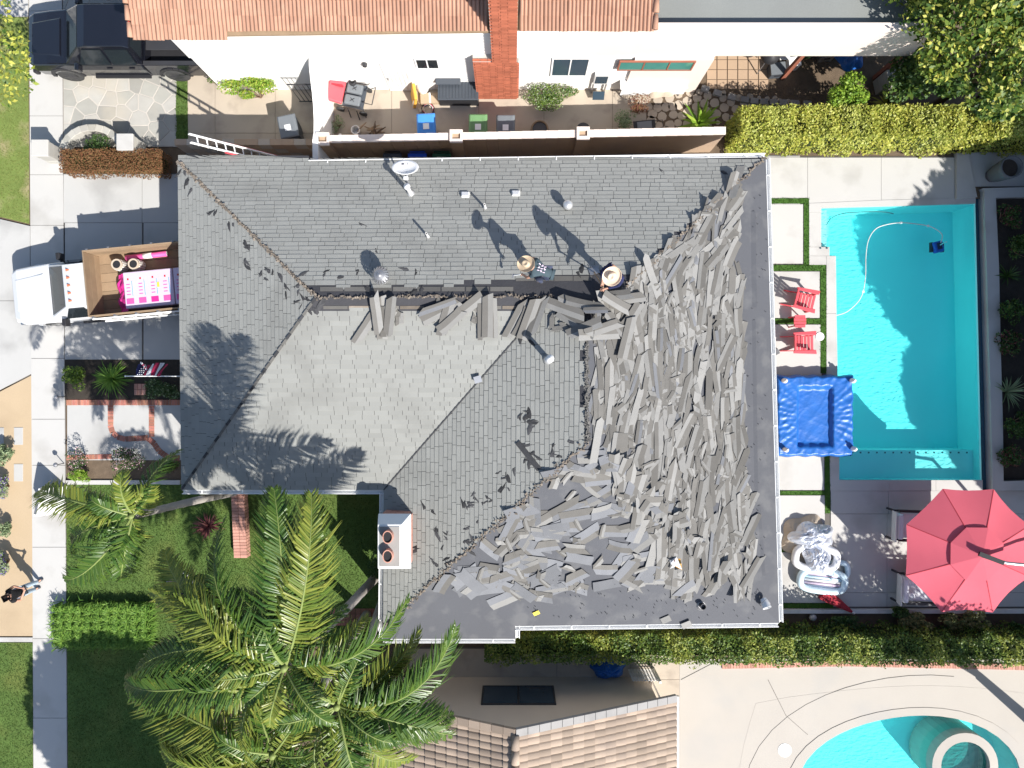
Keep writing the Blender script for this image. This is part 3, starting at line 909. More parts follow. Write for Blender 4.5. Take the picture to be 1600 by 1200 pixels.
def px_of(p): 
    k = FPX / (CAM_H - p.z)
    return 800 + p.x * k, 600 - p.y * k
def dropN(p):
    x, y = px_of(p)
    lim = 447 if x < 660 else (447 - (x - 660) * .06 if x < 800 else 431)
    if x > 925: lim = min(lim, 416 + (x - 925) * .15)
    lim += 3 * math.sin(x * .11)
    return y > lim or (x > 1000 and y > 425 - (x - 1000) * .93 + 5 * math.sin(x * .4))
def dropS(p):
    x, y = px_of(p)
    return y < 483 + 2 * math.sin(x * .3)
def dropQ(p):
    x, y = px_of(p)
    return x > 912 + 3 * math.sin(y * .2) or (y < 500 and x > 868)
random.seed(21)
shingle_slope(PS, polyS, drop=dropS)
shingle_slope(PQ, polyQ, drop=dropQ)
shingle_slope(PN, polyN, drop=dropN)
shingle_slope(PW, polyW)
tag(field.build('shingle_courses', shingle_old, roof), kind='stuff')
for p8 in single:
    MB().hexa(p8).build('shingle', shingle_old, roof)

# --- worn hip and ridge lines
def hip_line(a, c, w, n, name, m=hip_rot, parent=roof, lift=.03):
    b = MB()
    a, c = Vector(a), Vector(c)
    d = (c - a).normalized(); s = d.cross(Vector((0, 0, 1))).normalized()
    for k in range(n):
        t = (k + random.random()) / n
        p = a.lerp(c, t) + s * random.gauss(0, w * .35) + Vector((0, 0, lift + random.uniform(-.01, .02)))
        R = Euler((random.uniform(-.3, .3), random.uniform(-.3, .3), random.uniform(0, 3.1))).to_matrix()
        b.box(p, (random.uniform(.03, .10), random.uniform(.02, .055), .012), R=R)
    return tag(b.build(name, m, parent), kind='stuff')
random.seed(31)
hip_line(cNW, M1, .07, 300, 'hip_debris')
hip_line(A2, cS2, .13, 260, 'hip_debris')
hip_line(cNE, A1.lerp(cNE, .1), .10, 200, 'hip_debris')
hip_line(A1, A2, .10, 160, 'hip_debris', shingle_back)
hip_line(M1 + Vector((0, .0, 0)), M2, .07, 150, 'ridge_debris')
def cap(a, c, w, m, name, P1, P2, off=.02):
    a, c = Vector(a), Vector(c)
    d = (c - a).normalized(); s = d.cross(Vector((0, 0, 1))).normalized()
    def edge(p, k, P): 
        q = p + s * k; q.z = pz(P, q.x, q.y) + off; return q
    up = Vector((0, 0, off + .012))
    vs = [edge(a, -w, P1), a + up, edge(a, w, P2), edge(c, -w, P1), c + up, edge(c, w, P2)]
    low = [p - Vector((0, 0, .02)) for p in vs]
    b = MB(); b.add(vs + low, [(0, 1, 4, 3), (1, 2, 5, 4), (6, 9, 10, 7), (7, 10, 11, 8), (0, 3, 9, 6), (2, 8, 11, 5), (0, 6, 7, 1), (1, 7, 8, 2), (3, 4, 10, 9), (4, 5, 11, 10)])
    return b.build(name, m, roof, fix=True)
# hip between west and south slope, and the closed valley
k = 34
for i in range(k):
    a, c = M1.lerp(cSW, i / k), M1.lerp(cSW, (i + .93) / k)
    b = MB()
    d = (c - a).normalized(); s = d.cross(Vector((0, 0, 1))).normalized()
    b.bar(a + Vector((0, 0, .025)), c + Vector((0, 0, .035)), .075, .02)
    b.build('hip_cap', felt_scrap_m if i % 3 == 0 else shingle_back, roof)
MB().bar(cI + Vector((0, 0, .03)), M2 + Vector((0, 0, .03)), .035, .02).build('valley_flashing', felt_scrap_m, roof)

# --- exposed strips along the ridge: old shingle edges left and right of the dark felt
def lay(P, pts, m, off, name):
    q = [onroof(P, x, y, off) for x, y in pts]
    n = len(q)
    b = MB(); b.add(q + [p - Vector((0, 0, .012)) for p in q], [tuple(range(n))[::-1], tuple(range(n, 2 * n))] + [(i, (i + 1) % n, n + (i + 1) % n, n + i) for i in range(n)])
    return b.build(name, m, roof, fix=True)
for i in range(8):
    x = 500 + i * 38
    lay(PN, [(x, 448), (x + 36, 448), (x + 36, 455), (x, 455)], shingle_back, .012, 'starter_strip')
for i in range(4):
    x = 806 + i * 30
    lay(PN, [(x, 431), (x + 29, 431), (x + 29, 438.5), (x, 439)], shingle_back, .012, 'starter_strip')
for i in range(8):
    x = 505 + i * 40
    lay(PS, [(x, 478), (x + 38, 478), (x + 38, 483), (x, 483)], hip_rot if i % 2 else shingle_back, .012, 'starter_strip')
for i in range(7):
    y = 510 + i * 26
    lay(PQ, [(914, y), (919, y), (919, y + 24), (914, y + 24)], shingle_back, .012, 'starter_strip')

# --- loose torn strips
def strip_mesh(seed, two=True, L=1.0, Wd=.30, mats=None):
    r = random.Random(seed)
    nx = 5
    bend = r.uniform(-.008, .018); tw = r.uniform(-.02, .02); side = r.uniform(-.22, .22) if r.random() < .35 else 0
    cut = r.uniform(.12, .34)
    vs, fs, mi = [], [], []
    cols = [-.5, -.5 + .5 * r.uniform(.7, 1.2), .5] if two else [-.5, 0, .5]
    for i in range(nx):
        t = i / (nx - 1) - .5
        z = bend * (t * t * 4 - .5) + r.uniform(-.006, .006)
        for j, cc in enumerate(cols):
            x = t * L
            if i in (0, nx - 1): x += r.uniform(-cut, cut) * .5
            vs.append((x, cc * Wd + side * t * t * L + r.uniform(-.006, .006), z + tw * t * cc))
    n = len(vs)
    vs += [(x, y, z - .007) for x, y, z in vs]
    for i in range(nx - 1):
        for j in range(2):
            a = i * 3 + j
            fs.append((a, a + 3, a + 4, a + 1)); mi.append(j)
            fs.append((n + a, n + a + 1, n + a + 4, n + a + 3)); mi.append(1)
    ring = [i * 3 for i in range(nx)] + [(nx - 1) * 3 + 1] + [i * 3 + 2 for i in range(nx - 1, -1, -1)] + [1]
    for i in range(len(ring)):
        a, c = ring[i], ring[(i + 1) % len(ring)]
        fs.append((a, n + a, n + c, c)); mi.append(1)
    b = MB(); b.add(vs, fs); b.m = mi
    return b.mesh('torn_shingle', mats)
VAR = []
for i in range(14):
    mats = [shingle_face, shingle_back] if i < 6 else ([shingle_back, shingle_back] if i < 9 else ([shingle_face, shingle_face] if i < 12 else [shingle_grey, shingle_back]))
    VAR.append(strip_mesh(100 + i, True, random.choice((1.2, 1.1, 1.05, .95, .7)), random.choice((.28, .31, .34)) if i < 6 else random.choice((.16, .19, .23)), mats))
VARX = [strip_mesh(300 + i, True, random.uniform(.55, 1.0), random.uniform(.26, .42), [[shingle_grey, shingle_grey], [shingle_grey, shingle_back], [shingle_face, shingle_grey], [shingle_face, shingle_back], [shingle_back, shingle_grey]][i % 5]) for i in range(15)]
SMALL = [strip_mesh(200 + i, True, random.uniform(.18, .4), random.uniform(.12, .25), [shingle_face if i % 2 else shingle_back, shingle_back]) for i in range(8)]
def slope_frame(P, ang):
    """x axis turned ang (world, from +X) lying in the roof plane"""
    nor = Vector((-P['b'], -P['c'], 1)).normalized()
    d = Vector((math.cos(ang), math.sin(ang), 0))
    x = (d - nor * d.dot(nor)).normalized()
    y = nor.cross(x)
    return Matrix((x, y, nor)).transposed()
random.seed(77)
loose = []     # (plane, px, py, angle, layer, mesh)
def inE(x, y):
    if y < 430:
        t = (1196 - x) - (y - 245)
        return -6 < (x + y - 1441) / 1.414 < 52 + max(0, (y - 330)) * .35 and 285 < y and x < 1156
    if y < 500: return x > 1010 - (y - 430) * 1.2 and x < 1158
    if y < 700: return 929 < x < 1160
    lo = 940 + (y - 700) * .5
    return lo < x < 1161 + (y - 700) * .08 and y < 912
def inX(x, y):
    # below the hip from (920,690) to (605,985)
    if (x - 920) * .937 + (y - 690) < 4 * 1: return False
    if x > 985 + (y - 700) * .62: return False
    if 925 < x < 990 and 832 < y < 854: return False
    lim = 915 + (10 if x > 900 else 22 - abs(x - 790) * .1)
    return y < lim and x > 668
def ang_E(x, y):
    base = math.pi / 2
    if y < 430: base = math.radians(62) 
    return base + random.gauss(-.12 if y > 560 else .02, .24) + random.choice((0, math.pi))
tries = 0
bot, top_ = [], []
while len(bot) < 520:
    x, y = random.uniform(905, 1185), random.uniform(285, 915)
    if inE(x, y): bot.append((PE, x, y, ang_E(x, y), random.uniform(.004, .022), random.choice(VAR)))
while len(bot) < 580:
    x, y = random.uniform(680, 1080), random.uniform(690, 945)
    if inX(x, y): bot.append((PX, x, y, random.gauss(.1, .5), random.uniform(.004, .02), random.choice(VARX)))
while len(top_) < 172:
    x, y = random.uniform(905, 1185), random.uniform(285, 915)
    if inE(x, y) and all((x - q[1]) ** 2 + ((y - q[2]) * .45) ** 2 > 11 ** 2 for q in top_): top_.append((PE, x, y, ang_E(x, y), random.uniform(.024, .05), random.choice(VAR)))
    tries += 1
    if tries > 40000: break
tries = 0
while len(top_) < 224:
    tries += 1
    if tries > 40000: break
    x, y = random.uniform(680, 1080), random.uniform(690, 945)
    if inX(x, y) and all(((x - q[1]) * .45) ** 2 + (y - q[2]) ** 2 > 9 ** 2 for q in top_ if q[0] is PX):
        a = random.gauss(.05, .45) + random.choice((0, math.pi)) if x < 960 else random.gauss(.5, .5)
        if x < 830 and y < 850: a = math.radians(46) + random.gauss(0, .25)
        top_.append((PX, x, y, a, random.uniform(.02, .045), random.choice(VARX + VARX + VAR[:6])))
# hand placed heaps along the ridge
heap = [(PS, 574, 500, .98, .05, 0), (PS, 597, 487, 1.55, .05, 1), (PS, 603, 492, 1.60, .09, 2), (PS, 610, 486, 1.42, .13, 3), (PS, 590, 478, 1.65, .16, 0),
        (PS, 690, 478, .5, .05, 1), (PS, 697, 488, 1.3, .08, 4), (PS, 706, 492, .75, .10, 2), (PS, 684, 470, .35, .10, 12), (PS, 733, 470, .7, .06, 4),
        (PS, 754, 488, 1.57, .06, 0), (PS, 762, 484, 1.55, .10, 1), (PS, 770, 490, 1.60, .08, 3), (PS, 806, 490, 1.1, .06, 5), (PS, 818, 494, 1.15, .10, 2),
        (PS, 834, 482, 1.22, .09, 6), (PS, 843, 486, 1.18, .14, 0), (PS, 826, 488, 1.25, .16, 7),
        (PN, 884, 470, -.35, .10, 1), (PN, 900, 465, -.42, .14, 3), (PN, 915, 468, -.25, .17, 5), (PN, 930, 478, .02, .22, 13), (PN, 958, 462, -.45, .18, 2),
        (PN, 962, 452, .12, .10, 8), (PN, 975, 455, .15, .13, 9), (PQ, 932, 510, .06, .14, 1), (PQ, 915, 500, .35, .10, 4), (PQ, 940, 500, .3, .18, 6),
        (PQ, 902, 492, -.55, .08, 7), (PE, 962, 498, -.8, .14, 3), (PE, 985, 480, .9, .1, 2), (PE, 975, 515, 1.3, .16, 1)]
for P, x, y, a, l, v in heap: top_.append((P, x, y + (8 if P is PS else 13), a, l + .02, VAR[v % 6 if v < 12 else v]))
extra = []
for _ in range(30):
    x, y = random.choice(((random.uniform(560, 840), random.uniform(472, 500)), (random.uniform(860, 1000), random.uniform(470, 520))))
    extra.append((PS if x < 840 else PQ, x, y, random.uniform(0, 3.1), random.uniform(.03, .06), random.choice(SMALL)))
top_ += extra[: max(0, 300 - len(top_))]
V0, F0, MI = [], [], []
ALLP = None
def roof_h(x, y):
    w = min(pz(P, x, y) for P in (PN, PQ, PE, PX))
    return max(w, min(pz(P, x, y) for P in (PN, PW, PS))) if x < M2.x else w
def true_plane(px, py, guess):
    best = guess
    for P in (guess, PE, PX, PN, PQ, PS, PW):
        q = onroof(P, px, py)
        if abs(roof_h(q.x, q.y) - q.z) < .012: return P
    return best
def place(P, x, y, a, l):
    P = true_plane(x, y, P)
    p = onroof(P, x, y, 0)
    Rm = slope_frame(P, a) @ Euler((random.gauss(0, .022), random.gauss(0, .014), 0)).to_matrix()
    nor = Vector((-P['b'], -P['c'], 1)).normalized()
    return Matrix.Translation(p + nor * (l + .016)) @ Rm.to_4x4()
fld = MB()
for P, x, y, a, l, me in bot:
    Mx = place(P, x, y, a, l)
    o = len(fld.v)
    fld.v += [tuple(Mx @ v.co) for v in me.vertices]
    idx = {shingle_face: 0, shingle_back: 1, shingle_grey: 2}
    for pl in me.polygons:
        fld.f.append(tuple(o + i for i in pl.vertices)); fld.m.append(idx[me.materials[pl.material_index]])
for _ in range(340):   # crumbs between the strips
    x, y = random.uniform(680, 1190), random.uniform(285, 945)
    if not (inE(x, y) or inX(x, y)): continue
    P = PE if inE(x, y) else PX
    Mx = place(P, x, y, random.uniform(0, 3.1), random.uniform(.02, .06))
    me = random.choice(SMALL)
    o = len(fld.v)
    fld.v += [tuple(Mx @ v.co) for v in me.vertices]
    for pl in me.polygons: fld.f.append(tuple(o + i for i in pl.vertices)); fld.m.append(random.choice((0, 0, 1, 2)) if False else pl.material_index)
tag(fld.build('torn_shingle_litter', [shingle_face, shingle_back, shingle_grey]), 'lower layer of torn shingle litter on the stripped roof slopes', 'shingles', kind='stuff')
for P, x, y, a, l, me in top_:
    o = link('torn_shingle', me); o.matrix_world = place(P, x, y, a, l)
    ms = [m_.name for m_ in me.materials]
    look = 'bluish grey' if ms[0] == 'shingle_grey' else ('half pale half bluish' if ms[1] == 'shingle_grey' else ('plain taupe' if ms[0] == 'shingle_back' else ('plain pale' if ms[1] == 'shingle_face' else 'half pale half taupe')))
    size = 'small ' if me in SMALL else ''
    P = true_plane(x, y, P)
    where = {id(PW): 'lying on the slope above the driveway', id(PE): 'strewn on the stripped slope facing the pool', id(PX): 'strewn on the stripped slope above the lower hedge', id(PS): 'heaped along the ridge on the smooth light slope',
             id(PN): 'heaped on the dark felt beside the standing roofer', id(PQ): 'heaped at the upper end of the wing ridge'}[id(P)]
    tag(o, f'{size}{look} shingle strip {where}', 'shingle', 'torn shingle strips strewn over the roof')

# --- dark scraps of felt along the hip and on the wing
def scrap_mesh(seed):
    r = random.Random(seed); n = r.randint(5, 7)
    ring = [(r.uniform(.05, .26) * math.cos(2 * math.pi * i / n), r.uniform(.02, .09) * math.sin(2 * math.pi * i / n), r.uniform(-.02, .02)) for i in range(n)]
    vs = ring + [(0, 0, .012)] + [(x, y, z - .012) for x, y, z in ring]
    fs = [(i, (i + 1) % n, n) for i in range(n)] + [(i, n + 1 + i, n + 1 + (i + 1) % n, (i + 1) % n) for i in range(n)] + [tuple(range(2 * n, n, -1))]
    return MB().add(vs, fs).mesh('felt_scrap', felt_scrap_m)
SCR = [scrap_mesh(i) for i in range(10)]
spots = [(PW, x, y, 2) for x, y in ((286, 280), (292, 292), (303, 300), (330, 322), (338, 328), (350, 325), (390, 385), (388, 400), (391, 412), (412, 418), (410, 430), (432, 425), (430, 412), (450, 440), (452, 455), (468, 452), (478, 468), (470, 480), (486, 478), (489, 488), (362, 355))]
spots += [(PQ, x, y, 2) for x, y in ((818, 648), (830, 645), (828, 668), (838, 668), (822, 700), (828, 712), (836, 722), (738, 785), (742, 775), (728, 790), (752, 785), (768, 772), (786, 765), (790, 752), (720, 792), (680, 832), (684, 828), (690, 838), (676, 875), (682, 885), (690, 880), (696, 868), (728, 830), (738, 846), (735, 858), (757, 818), (720, 870), (650, 858), (668, 795), (780, 742), (800, 738), (860, 705), (870, 700), (880, 712), (888, 690), (815, 522), (824, 530), (836, 515))]
spots += [(PN, x, y, 1) for x, y in ((557, 352), (587, 392), (565, 432), (632, 420), (660, 427), (538, 428), (500, 440), (508, 432), (478, 433), (915, 420), (905, 425), (1025, 260), (1130, 265), (640, 455), (655, 460), (700, 462), (580, 450), (1085, 350), (1040, 395), (1098, 340), (1110, 330), (1125, 318))]
random.seed(5)
for P, x, y, nn in spots:
    for _ in range(random.randint(1, nn)):
        o = link('felt_scrap', random.choice(SCR))
        o.matrix_world = place(P, x + random.gauss(0, 5), y + random.gauss(0, 5), random.uniform(0, 6.2), .0)
        o.scale *= random.uniform(.7, 1.3)
        tag(o, 'small dark torn felt scrap on the ' + {id(PW): 'slope above the driveway', id(PQ): 'wing slope behind the chimney', id(PN): 'slope with the satellite dish'}[id(P)], 'scrap', 'dark felt scraps on the roof')
fs = MB().box((0, 0, 0), (1.0, .16, .03)).build('felt_strip', felt_scrap_m)
fs.matrix_world = place(PQ, 826, 712, math.radians(-48), .02)
tag(fs, 'long straight dark felt strip lying across the wing slope', 'felt strip')

# --- gutters, walls and roof furniture
def gutter(a, c, out, segs=1):
    a, c = Vector(a), Vector(c); o = Vector(out)
    b = MB()
    d = (c - a).normalized()
    prof = [(0, -.01), (0, -.12), (.11, -.12), (.13, -.005), (.115, -.005), (.095, -.105), (.015, -.105), (.015, -.01)]
    rings = [[p + o * (x + .012) + Vector((0, 0, z)) for x, z in prof] for p in (a, c)]
    b.loft(rings)
    g = b.build('gutter', white_paint, roof, fix=True)
    n = int((c - a).length / 1.1)
    for i in range(n):
        p = a.lerp(c, (i + .5) / n) + o * .075
        MB().box(p, (.03 if abs(o.y) > .5 else .12, .12 if abs(o.y) > .5 else .03, .012)).build('bracket', white_paint, g)
    return g
gutter(nst, cNE, (0, 1, 0)); gutter(cNE, cSE, (1, 0, 0)); gutter(cSE, xst, (0, -1, 0)); gutter(xst, xst2, (1, 0, 0)); gutter(xst2, cS2x, (0, -1, 0))
gutter(cSW, cI, (0, -1, 0)); gutter(cI + Vector((0, -.1, 0)), cS2x, (-1, 0, 0))
wall = MB()
def wallrun(pts):
    for a, c in zip(pts, pts[1:] + pts[:1]):
        a, c = Vector(a), Vector(c)
        wall.bar((a.x, a.y, 1.3), (c.x, c.y, 1.3), .16, 2.6)
wallrun([(cNW.x + .55, cNW.y - .5), (cNE.x - .55, cNE.y - .5), (cSE.x - .55, cSE.y + .5), (cS2.x + .5, cS2.y + .5), (cI.x + .5, cI.y + .5), (cSW.x + .55, cSW.y + .5)])
wall.build('wall', stucco_cream, house)

# chimney with white cap and two clay flues
ch = empty('chimney', parent=house)
zc = 4.55
def cq(px, py, z): return G(px, py, z)
x0, x1 = G(606, 0, 3.6).x, G(640, 0, 3.6).x; y1, y0 = G(0, 800, 3.6).y, G(0, 872, 3.6).y
xa, xb, ya, yb = -3.88, -3.08, -5.38, -3.93
MB().prism([(xa, ya), (xb, ya), (xb, yb), (xa, yb)], 0, 3.95).build('shaft', white_dirty, ch)
for k in range(7):
    z = 3.0 + k * .1
    for i in range(7):
        MB().box((xb + .03, ya + (i + .5) * (yb - ya) / 7, z), (.05, (yb - ya) / 7 - .012, .085)).build('brick', brick_pale, ch)
        if i < 4: MB().box((xa + (i + .5) * (xb - xa) / 4, yb + .03, z), ((xb - xa) / 4 - .012, .05, .085)).build('brick', brick_pale, ch)
MB().hexa([(xa - .08, ya - .08, 3.8), (xb + .1, ya - .08, 3.8), (xb + .1, yb + .1, 3.8), (xa - .08, yb + .1, 3.8),
           (xa - .02, ya + .02, 4.2), (xb - .12, ya + .02, 4.2), (xb - .12, yb - .15, 4.2), (xa - .02, yb - .15, 4.2)]).build('cap', white_paint, ch, bevel=.02)
crown = MB().box(((xa + xb) / 2 - .07, (ya + yb) / 2 - .06, 4.205), (xb - xa - .22, yb - ya - .3, .03)).build('crown', concrete_dark, ch)
for yy in (-4.40, -4.95):
    MB().lathe(((xa + xb) / 2 - .09, yy, 4.18), [(.165, 0), (.165, .25), (.14, .25), (.14, -.02), (.0001, -.02)], 18, sx=.9, sy=1.15).build('flue', brick_pale, ch, smooth=False)
    MB().lathe(((xa + xb) / 2 - .09, yy, 4.38), [(.139, 0), (.0001, .001)], 18, sx=.9, sy=1.15).build('flue_shade_disc', soil_dark if yy < -5 else black_plastic, ch)  # black disc: shade inside the flue opening put in as colour

def on_roof_thing(name, label, cat, P, px, py, group=None):
    p = onroof(P, px, py)
    return thing(name, label, cat, tuple(p), 0, group)
# turbine vent
t = on_roof_thing('turbine_vent', 'round metal turbine vent with ribbed dome above the ridge felt', 'vent', PN, 598, 434)
MB().lathe((0, 0, 0), [(.17, -.12), (.17, .22)], 16).build('collar', metal_grey, t, smooth=True)
fins = MB()
for i in range(18):
    a = 2 * math.pi * i / 18
    pts = [(r * math.cos(a + tw), r * math.sin(a + tw), z) for r, z, tw in ((.16, .22, 0), (.24, .32, .1), (.24, .42, .18), (.14, .52, .3), (.03, .55, .4))]
    for p, q in zip(pts, pts[1:]): fins.bar(p, q, .05, .008)
fins.build('fins', metal_grey, t)
MB().lathe((0, 0, .5), [(.1, .02), (.06, .06), (.0001, .07)], 14).build('cap', metal_grey, t, smooth=True)
# dome vent
t = on_roof_thing('dome_vent', 'grey dome roof vent above the standing worker', 'vent', PN, 886, 324)
MB().lathe((0, 0, 0), [(.11, -.08), (.11, .28)], 14).build('pipe', metal_grey, t, smooth=True)
MB().lathe((0, 0, .26), [(.15, 0), (.15, .05), (.11, .11), (.05, .14), (.0001, .145)], 16).build('cap', alu, t, smooth=True)
# plumbing pipes
for i, (P, x, y, r, h, lab) in enumerate(((PN, 758, 325, .035, .42, 'thin black capped plumbing pipe on the roof near the white vents'), (PN, 669, 370, .035, .45, 'thin plumbing pipe standing alone mid slope above the turbine vent'),
                           (PN, 642, 303, .065, .75, 'tall white flue pipe beside the satellite dish mount'), (PQ, 857, 562, .075, .8, 'tall white flue pipe casting a long shadow on the wing slope'))):
    t = on_roof_thing('vent_pipe', lab, 'pipe', P, x, y)
    b = MB(); b.lathe((0, 0, 0), [(r, -.08), (r, h), (r * .75, h), (r * .75, h - .1), (.0001, h - .1)], 12)
    b.build('pipe', white_dirty, t, smooth=False)
    MB().lathe((0, 0, 0), [(r * 2.4, -.05), (r * 1.4, .07), (r * 1.05, .09)], 12).build('flashing', alu, t, smooth=True)
    if r > .05: MB().lathe((0, 0, h + .02), [(r * 1.5, 0), (r * 1.5, .02), (.0001, .08)], 12).build('cap', white_paint, t, smooth=True)
# low white hooded vents
for x, y, lab in ((727, 305, 'small white hooded vent on the roof nearer the satellite dish'), (806, 303, 'small white hooded vent on the roof nearer the dome vent')):
    t = on_roof_thing('hood_vent', lab, 'vent', PN, x, y)
    MB().hexa([(-.14, -.1, -.04), (.14, -.1, -.02), (.14, .12, -.1), (-.14, .12, -.1), (-.1, -.06, .15), (.1, -.06, .15), (.12, .1, .04), (-.12, .1, .04)]).build('hood', white_paint, t, bevel=.02)
    MB().box((0, .02, -.05), (.4, .34, .012), R=slope_frame(PN, 0)).build('flange', alu, t)
# small vents on the light slope
t = on_roof_thing('hood_vent', 'small grey square vent on the valley between the light slopes', 'vent', PS, 747, 594)
MB().box((0, 0, .06), (.16, .16, .2), .3).build('hood', metal_grey, t, bevel=.01)
MB().box((.0, .02, .17), (.22, .2, .02), .3).build('cap', alu, t)
t = on_roof_thing('pipe_stub', 'short dark open pipe stub near the lower eave of the stripped slope', 'pipe', PX, 1096, 945)
MB().lathe((0, 0, 0), [(.09, -.06), (.09, .22), (.075, .22), (.075, .0), (.0001, .0)], 14).build('pipe', metal_dark, t)
MB().lathe((0, 0, 0), [(.2, -.05), (.11, .05)], 14).build('flashing', metal_grey, t)
# satellite dish
dp = onroof(PN, 640, 290)
t = thing('satellite_dish', 'white oval satellite dish on a bent mast above the gutter', 'satellite dish', tuple(dp))
MB().box((0, 0, .0), (.2, .2, .02), R=slope_frame(PN, 0)).build('foot', metal_grey, t)
MB().tube([(0, 0, 0), (0, 0, .3), (-.02, .28, .52)], .025, 8).build('mast', metal_grey, t, smooth=True)
Rd = Euler((math.radians(-28), math.radians(4), .05)).to_matrix()
MB().lathe((-.05, .38, .52), [(.0001, -.05), (.15, -.042), (.3, -.012), (.395, .03), (.40, .02), (.3, -.03), (.15, -.06), (.0001, -.07)], 28, sx=1.0, sy=.74, R=Rd).build('reflector', white_paint, t, smooth=True, fix=True)
lg = MB()
for dx, w, hh, poly in ((-.07, 0, 0, [(-.06, -.04), (.02, -.045), (.05, -.01), (.045, .03), (.0, .04), (-.06, .04), (-.02, .0)]), (.05, 0, 0, [(-.03, -.02), (.02, -.045), (.045, .04), (.025, .04), (.01, -.02)])):
    q = [Vector((-.05, .38, .52)) + Rd @ Vector((x + dx, y + .16, -.012 - 0.0 + .012)) for x, y in poly]
    lg.add(q, [tuple(range(len(q)))])
lg.build('emblem', ink_grey, t)
MB().tube([Vector((-.05, .38, .52)) + Rd @ Vector((0, -.28, -.02)), Vector((-.03, .1, .62)), Vector((0, .02, .72))], .016, 6).build('feed_arm', metal_grey, t)
MB().box((0, .0, .74), (.14, .1, .09)).build('feed_horn', white_paint, t, bevel=.02)
# odd debris on the stripped slope
dj = MB()
t = on_roof_thing('crumpled_packaging', 'crumpled white and orange packaging among the torn shingles', 'litter', PX, 1055, 878)
for i in range(7):
    a = random.uniform(0, 6.2)
    MB().add([(random.uniform(-.2, .2), random.uniform(-.2, .2), random.uniform(.02, .25)) for _ in range(4)], [(0, 1, 2), (0, 2, 3), (0, 3, 1), (1, 3, 2)]).build('fold', [paper, paper, orange_y, black_plastic, paper, brick_red, paper][i], t)
t = on_roof_thing('white_bucket', 'white tipped bucket in the lower corner of the stripped roof', 'bucket', PX, 1193, 940)
MB().lathe((0, 0, .12), [(.1, -.12), (.13, .16), (.12, .16), (.09, -.1), (.0001, -.1)], 16, R=Euler((.9, .3, 0)).to_matrix()).build('pail', white_paint, t)
MB().tube([(-.13, 0, .2), (0, .18, .25), (.13, 0, .2)], .008, 5).build('handle', metal_grey, t)
for P, x, y, lab in ((PX, 838, 957, 'small yellow shingle wrapper on the bare underlay'), (PX, 1040, 967, 'single loose shingle tab resting at the lower gutter'), (PX, 1072, 974, 'single shingle tab hanging over the lower gutter')):
    o = MB().box((0, 0, .02), (.2, .13, .012) if y < 960 else (.3, .22, .015)).build('loose_tab', ink_yellow if y < 960 else shingle_face)
    o.matrix_world = place(P, x, y, .5, 0.0 if y < 970 else .03)
    tag(o, lab, 'shingle' if y > 960 else 'wrapper')
nm = MB()
for _ in range(170):   # nails left standing in the underlay
    x, y = (random.uniform(820, 1190), random.uniform(905, 968)) if random.random() < .7 else (random.uniform(1168, 1200), random.uniform(300, 900))
    P = PX if y > 905 else PE
    p = onroof(P, x, y)
    nm.bar(p, p + Vector((random.uniform(-.02, .02), random.uniform(-.02, .02), .06)), .012, .012)
tag(nm.build('nails', metal_dark, roof), kind='stuff')
for a, c, w in (((1174, 330), (1176, 480), .25), ((1176, 500), (1180, 780), .18), ((1184, 790), (1192, 900), .16)):
    p, q = onroof(PE, *a), onroof(PE, *c)
    MB().bar(p + Vector((0, 0, .006)), q + Vector((0, 0, .006)), w, .006).build('underlay_lap', underlay, roof)
# ================================================================== neighbouring houses and walls
YW = 10.36
nh = thing('terracotta_house', 'white stucco house with terracotta barrel tile roof and brick chimney', 'house', (0, 0, 0))
MB().box((-1.9, YW + .1, 1.215), (16.6, .2, 2.43)).build('wall', stucco_white, nh)
MB().box((-4.0, YW + .05, 3.28), (12.4, .22, 1.66)).build('upper_wall', stucco_white, nh)
MB().box((7.55, YW + .11, 3.24), (10.7, .22, 1.58)).build('upper_wall', stucco_pink, nh)
MB().box((5.15, YW + .02, 1.2), (2.5, .22, 2.41)).build('wall', stucco_pink, nh)
MB().box((-10.1, YW + 4, 2.1), (.2, 7.8, 4.2)).build('wall', stucco_white, nh)
MB().box((6.3, YW + 4, 1.2), (.2, 7.8, 2.4)).build('wall', stucco_cream, nh)
MB().box((-1.9, YW - .012, 2.44), (16.6, .03, .025)).build('plaster_bead', white_dirty, nh)
MB().box((8.6, YW + 4.2, 3.5), (9.0, 8.0, .12)).build('flat_roof', roof_grey, nh)
for x in (9.5, 12.75):
    MB().box((x, YW + .4, 1.24), (.13, .13, 2.48)).build('post', wood_red, nh)
MB().box((9.6, YW + .4, 2.4), (6.4, .12, .14)).build('beam', wood_red, nh)
# tiles: double-roll pieces, each with its own edges
def tile_mesh(name, w, l, rolls, m, h=.05, nseg=6, flat=False):
    b = MB(); rings = []
    for yy, lift in ((0, .03), (l, 0)):
        top, bot = [], []
        for i in range(rolls * nseg + 1):
            t = i / nseg
            x = t / rolls * w
            if flat: z = h * (abs(math.sin(math.pi * t)) ** .6) * .6
            else: z = h * abs(math.sin(math.pi * t))
            top.append((x, yy, z + lift)); bot.append((x, yy, z + lift - .018))
        rings.append(top + bot[::-1])
    b.loft(rings)
    me = b.mesh(name, m)
    return me
TW, TL = .226, .40
tm = tile_mesh('roof_tile', TW - .004, TL + .05, 2, terracotta)
rf = empty('tile_roof', parent=nh)
sl = math.atan(.30)
MB().hexa([(-10.85, 9.95, 4.38), (.05, 10.1, 4.38), (.05, 14.1, 5.5), (-10.85, 14.1, 5.5), (-10.85, 9.95, 4.44), (.05, 10.1, 4.44), (.05, 14.1, 5.56), (-10.85, 14.1, 5.56)]).build('roof_board', wood_board, rf)
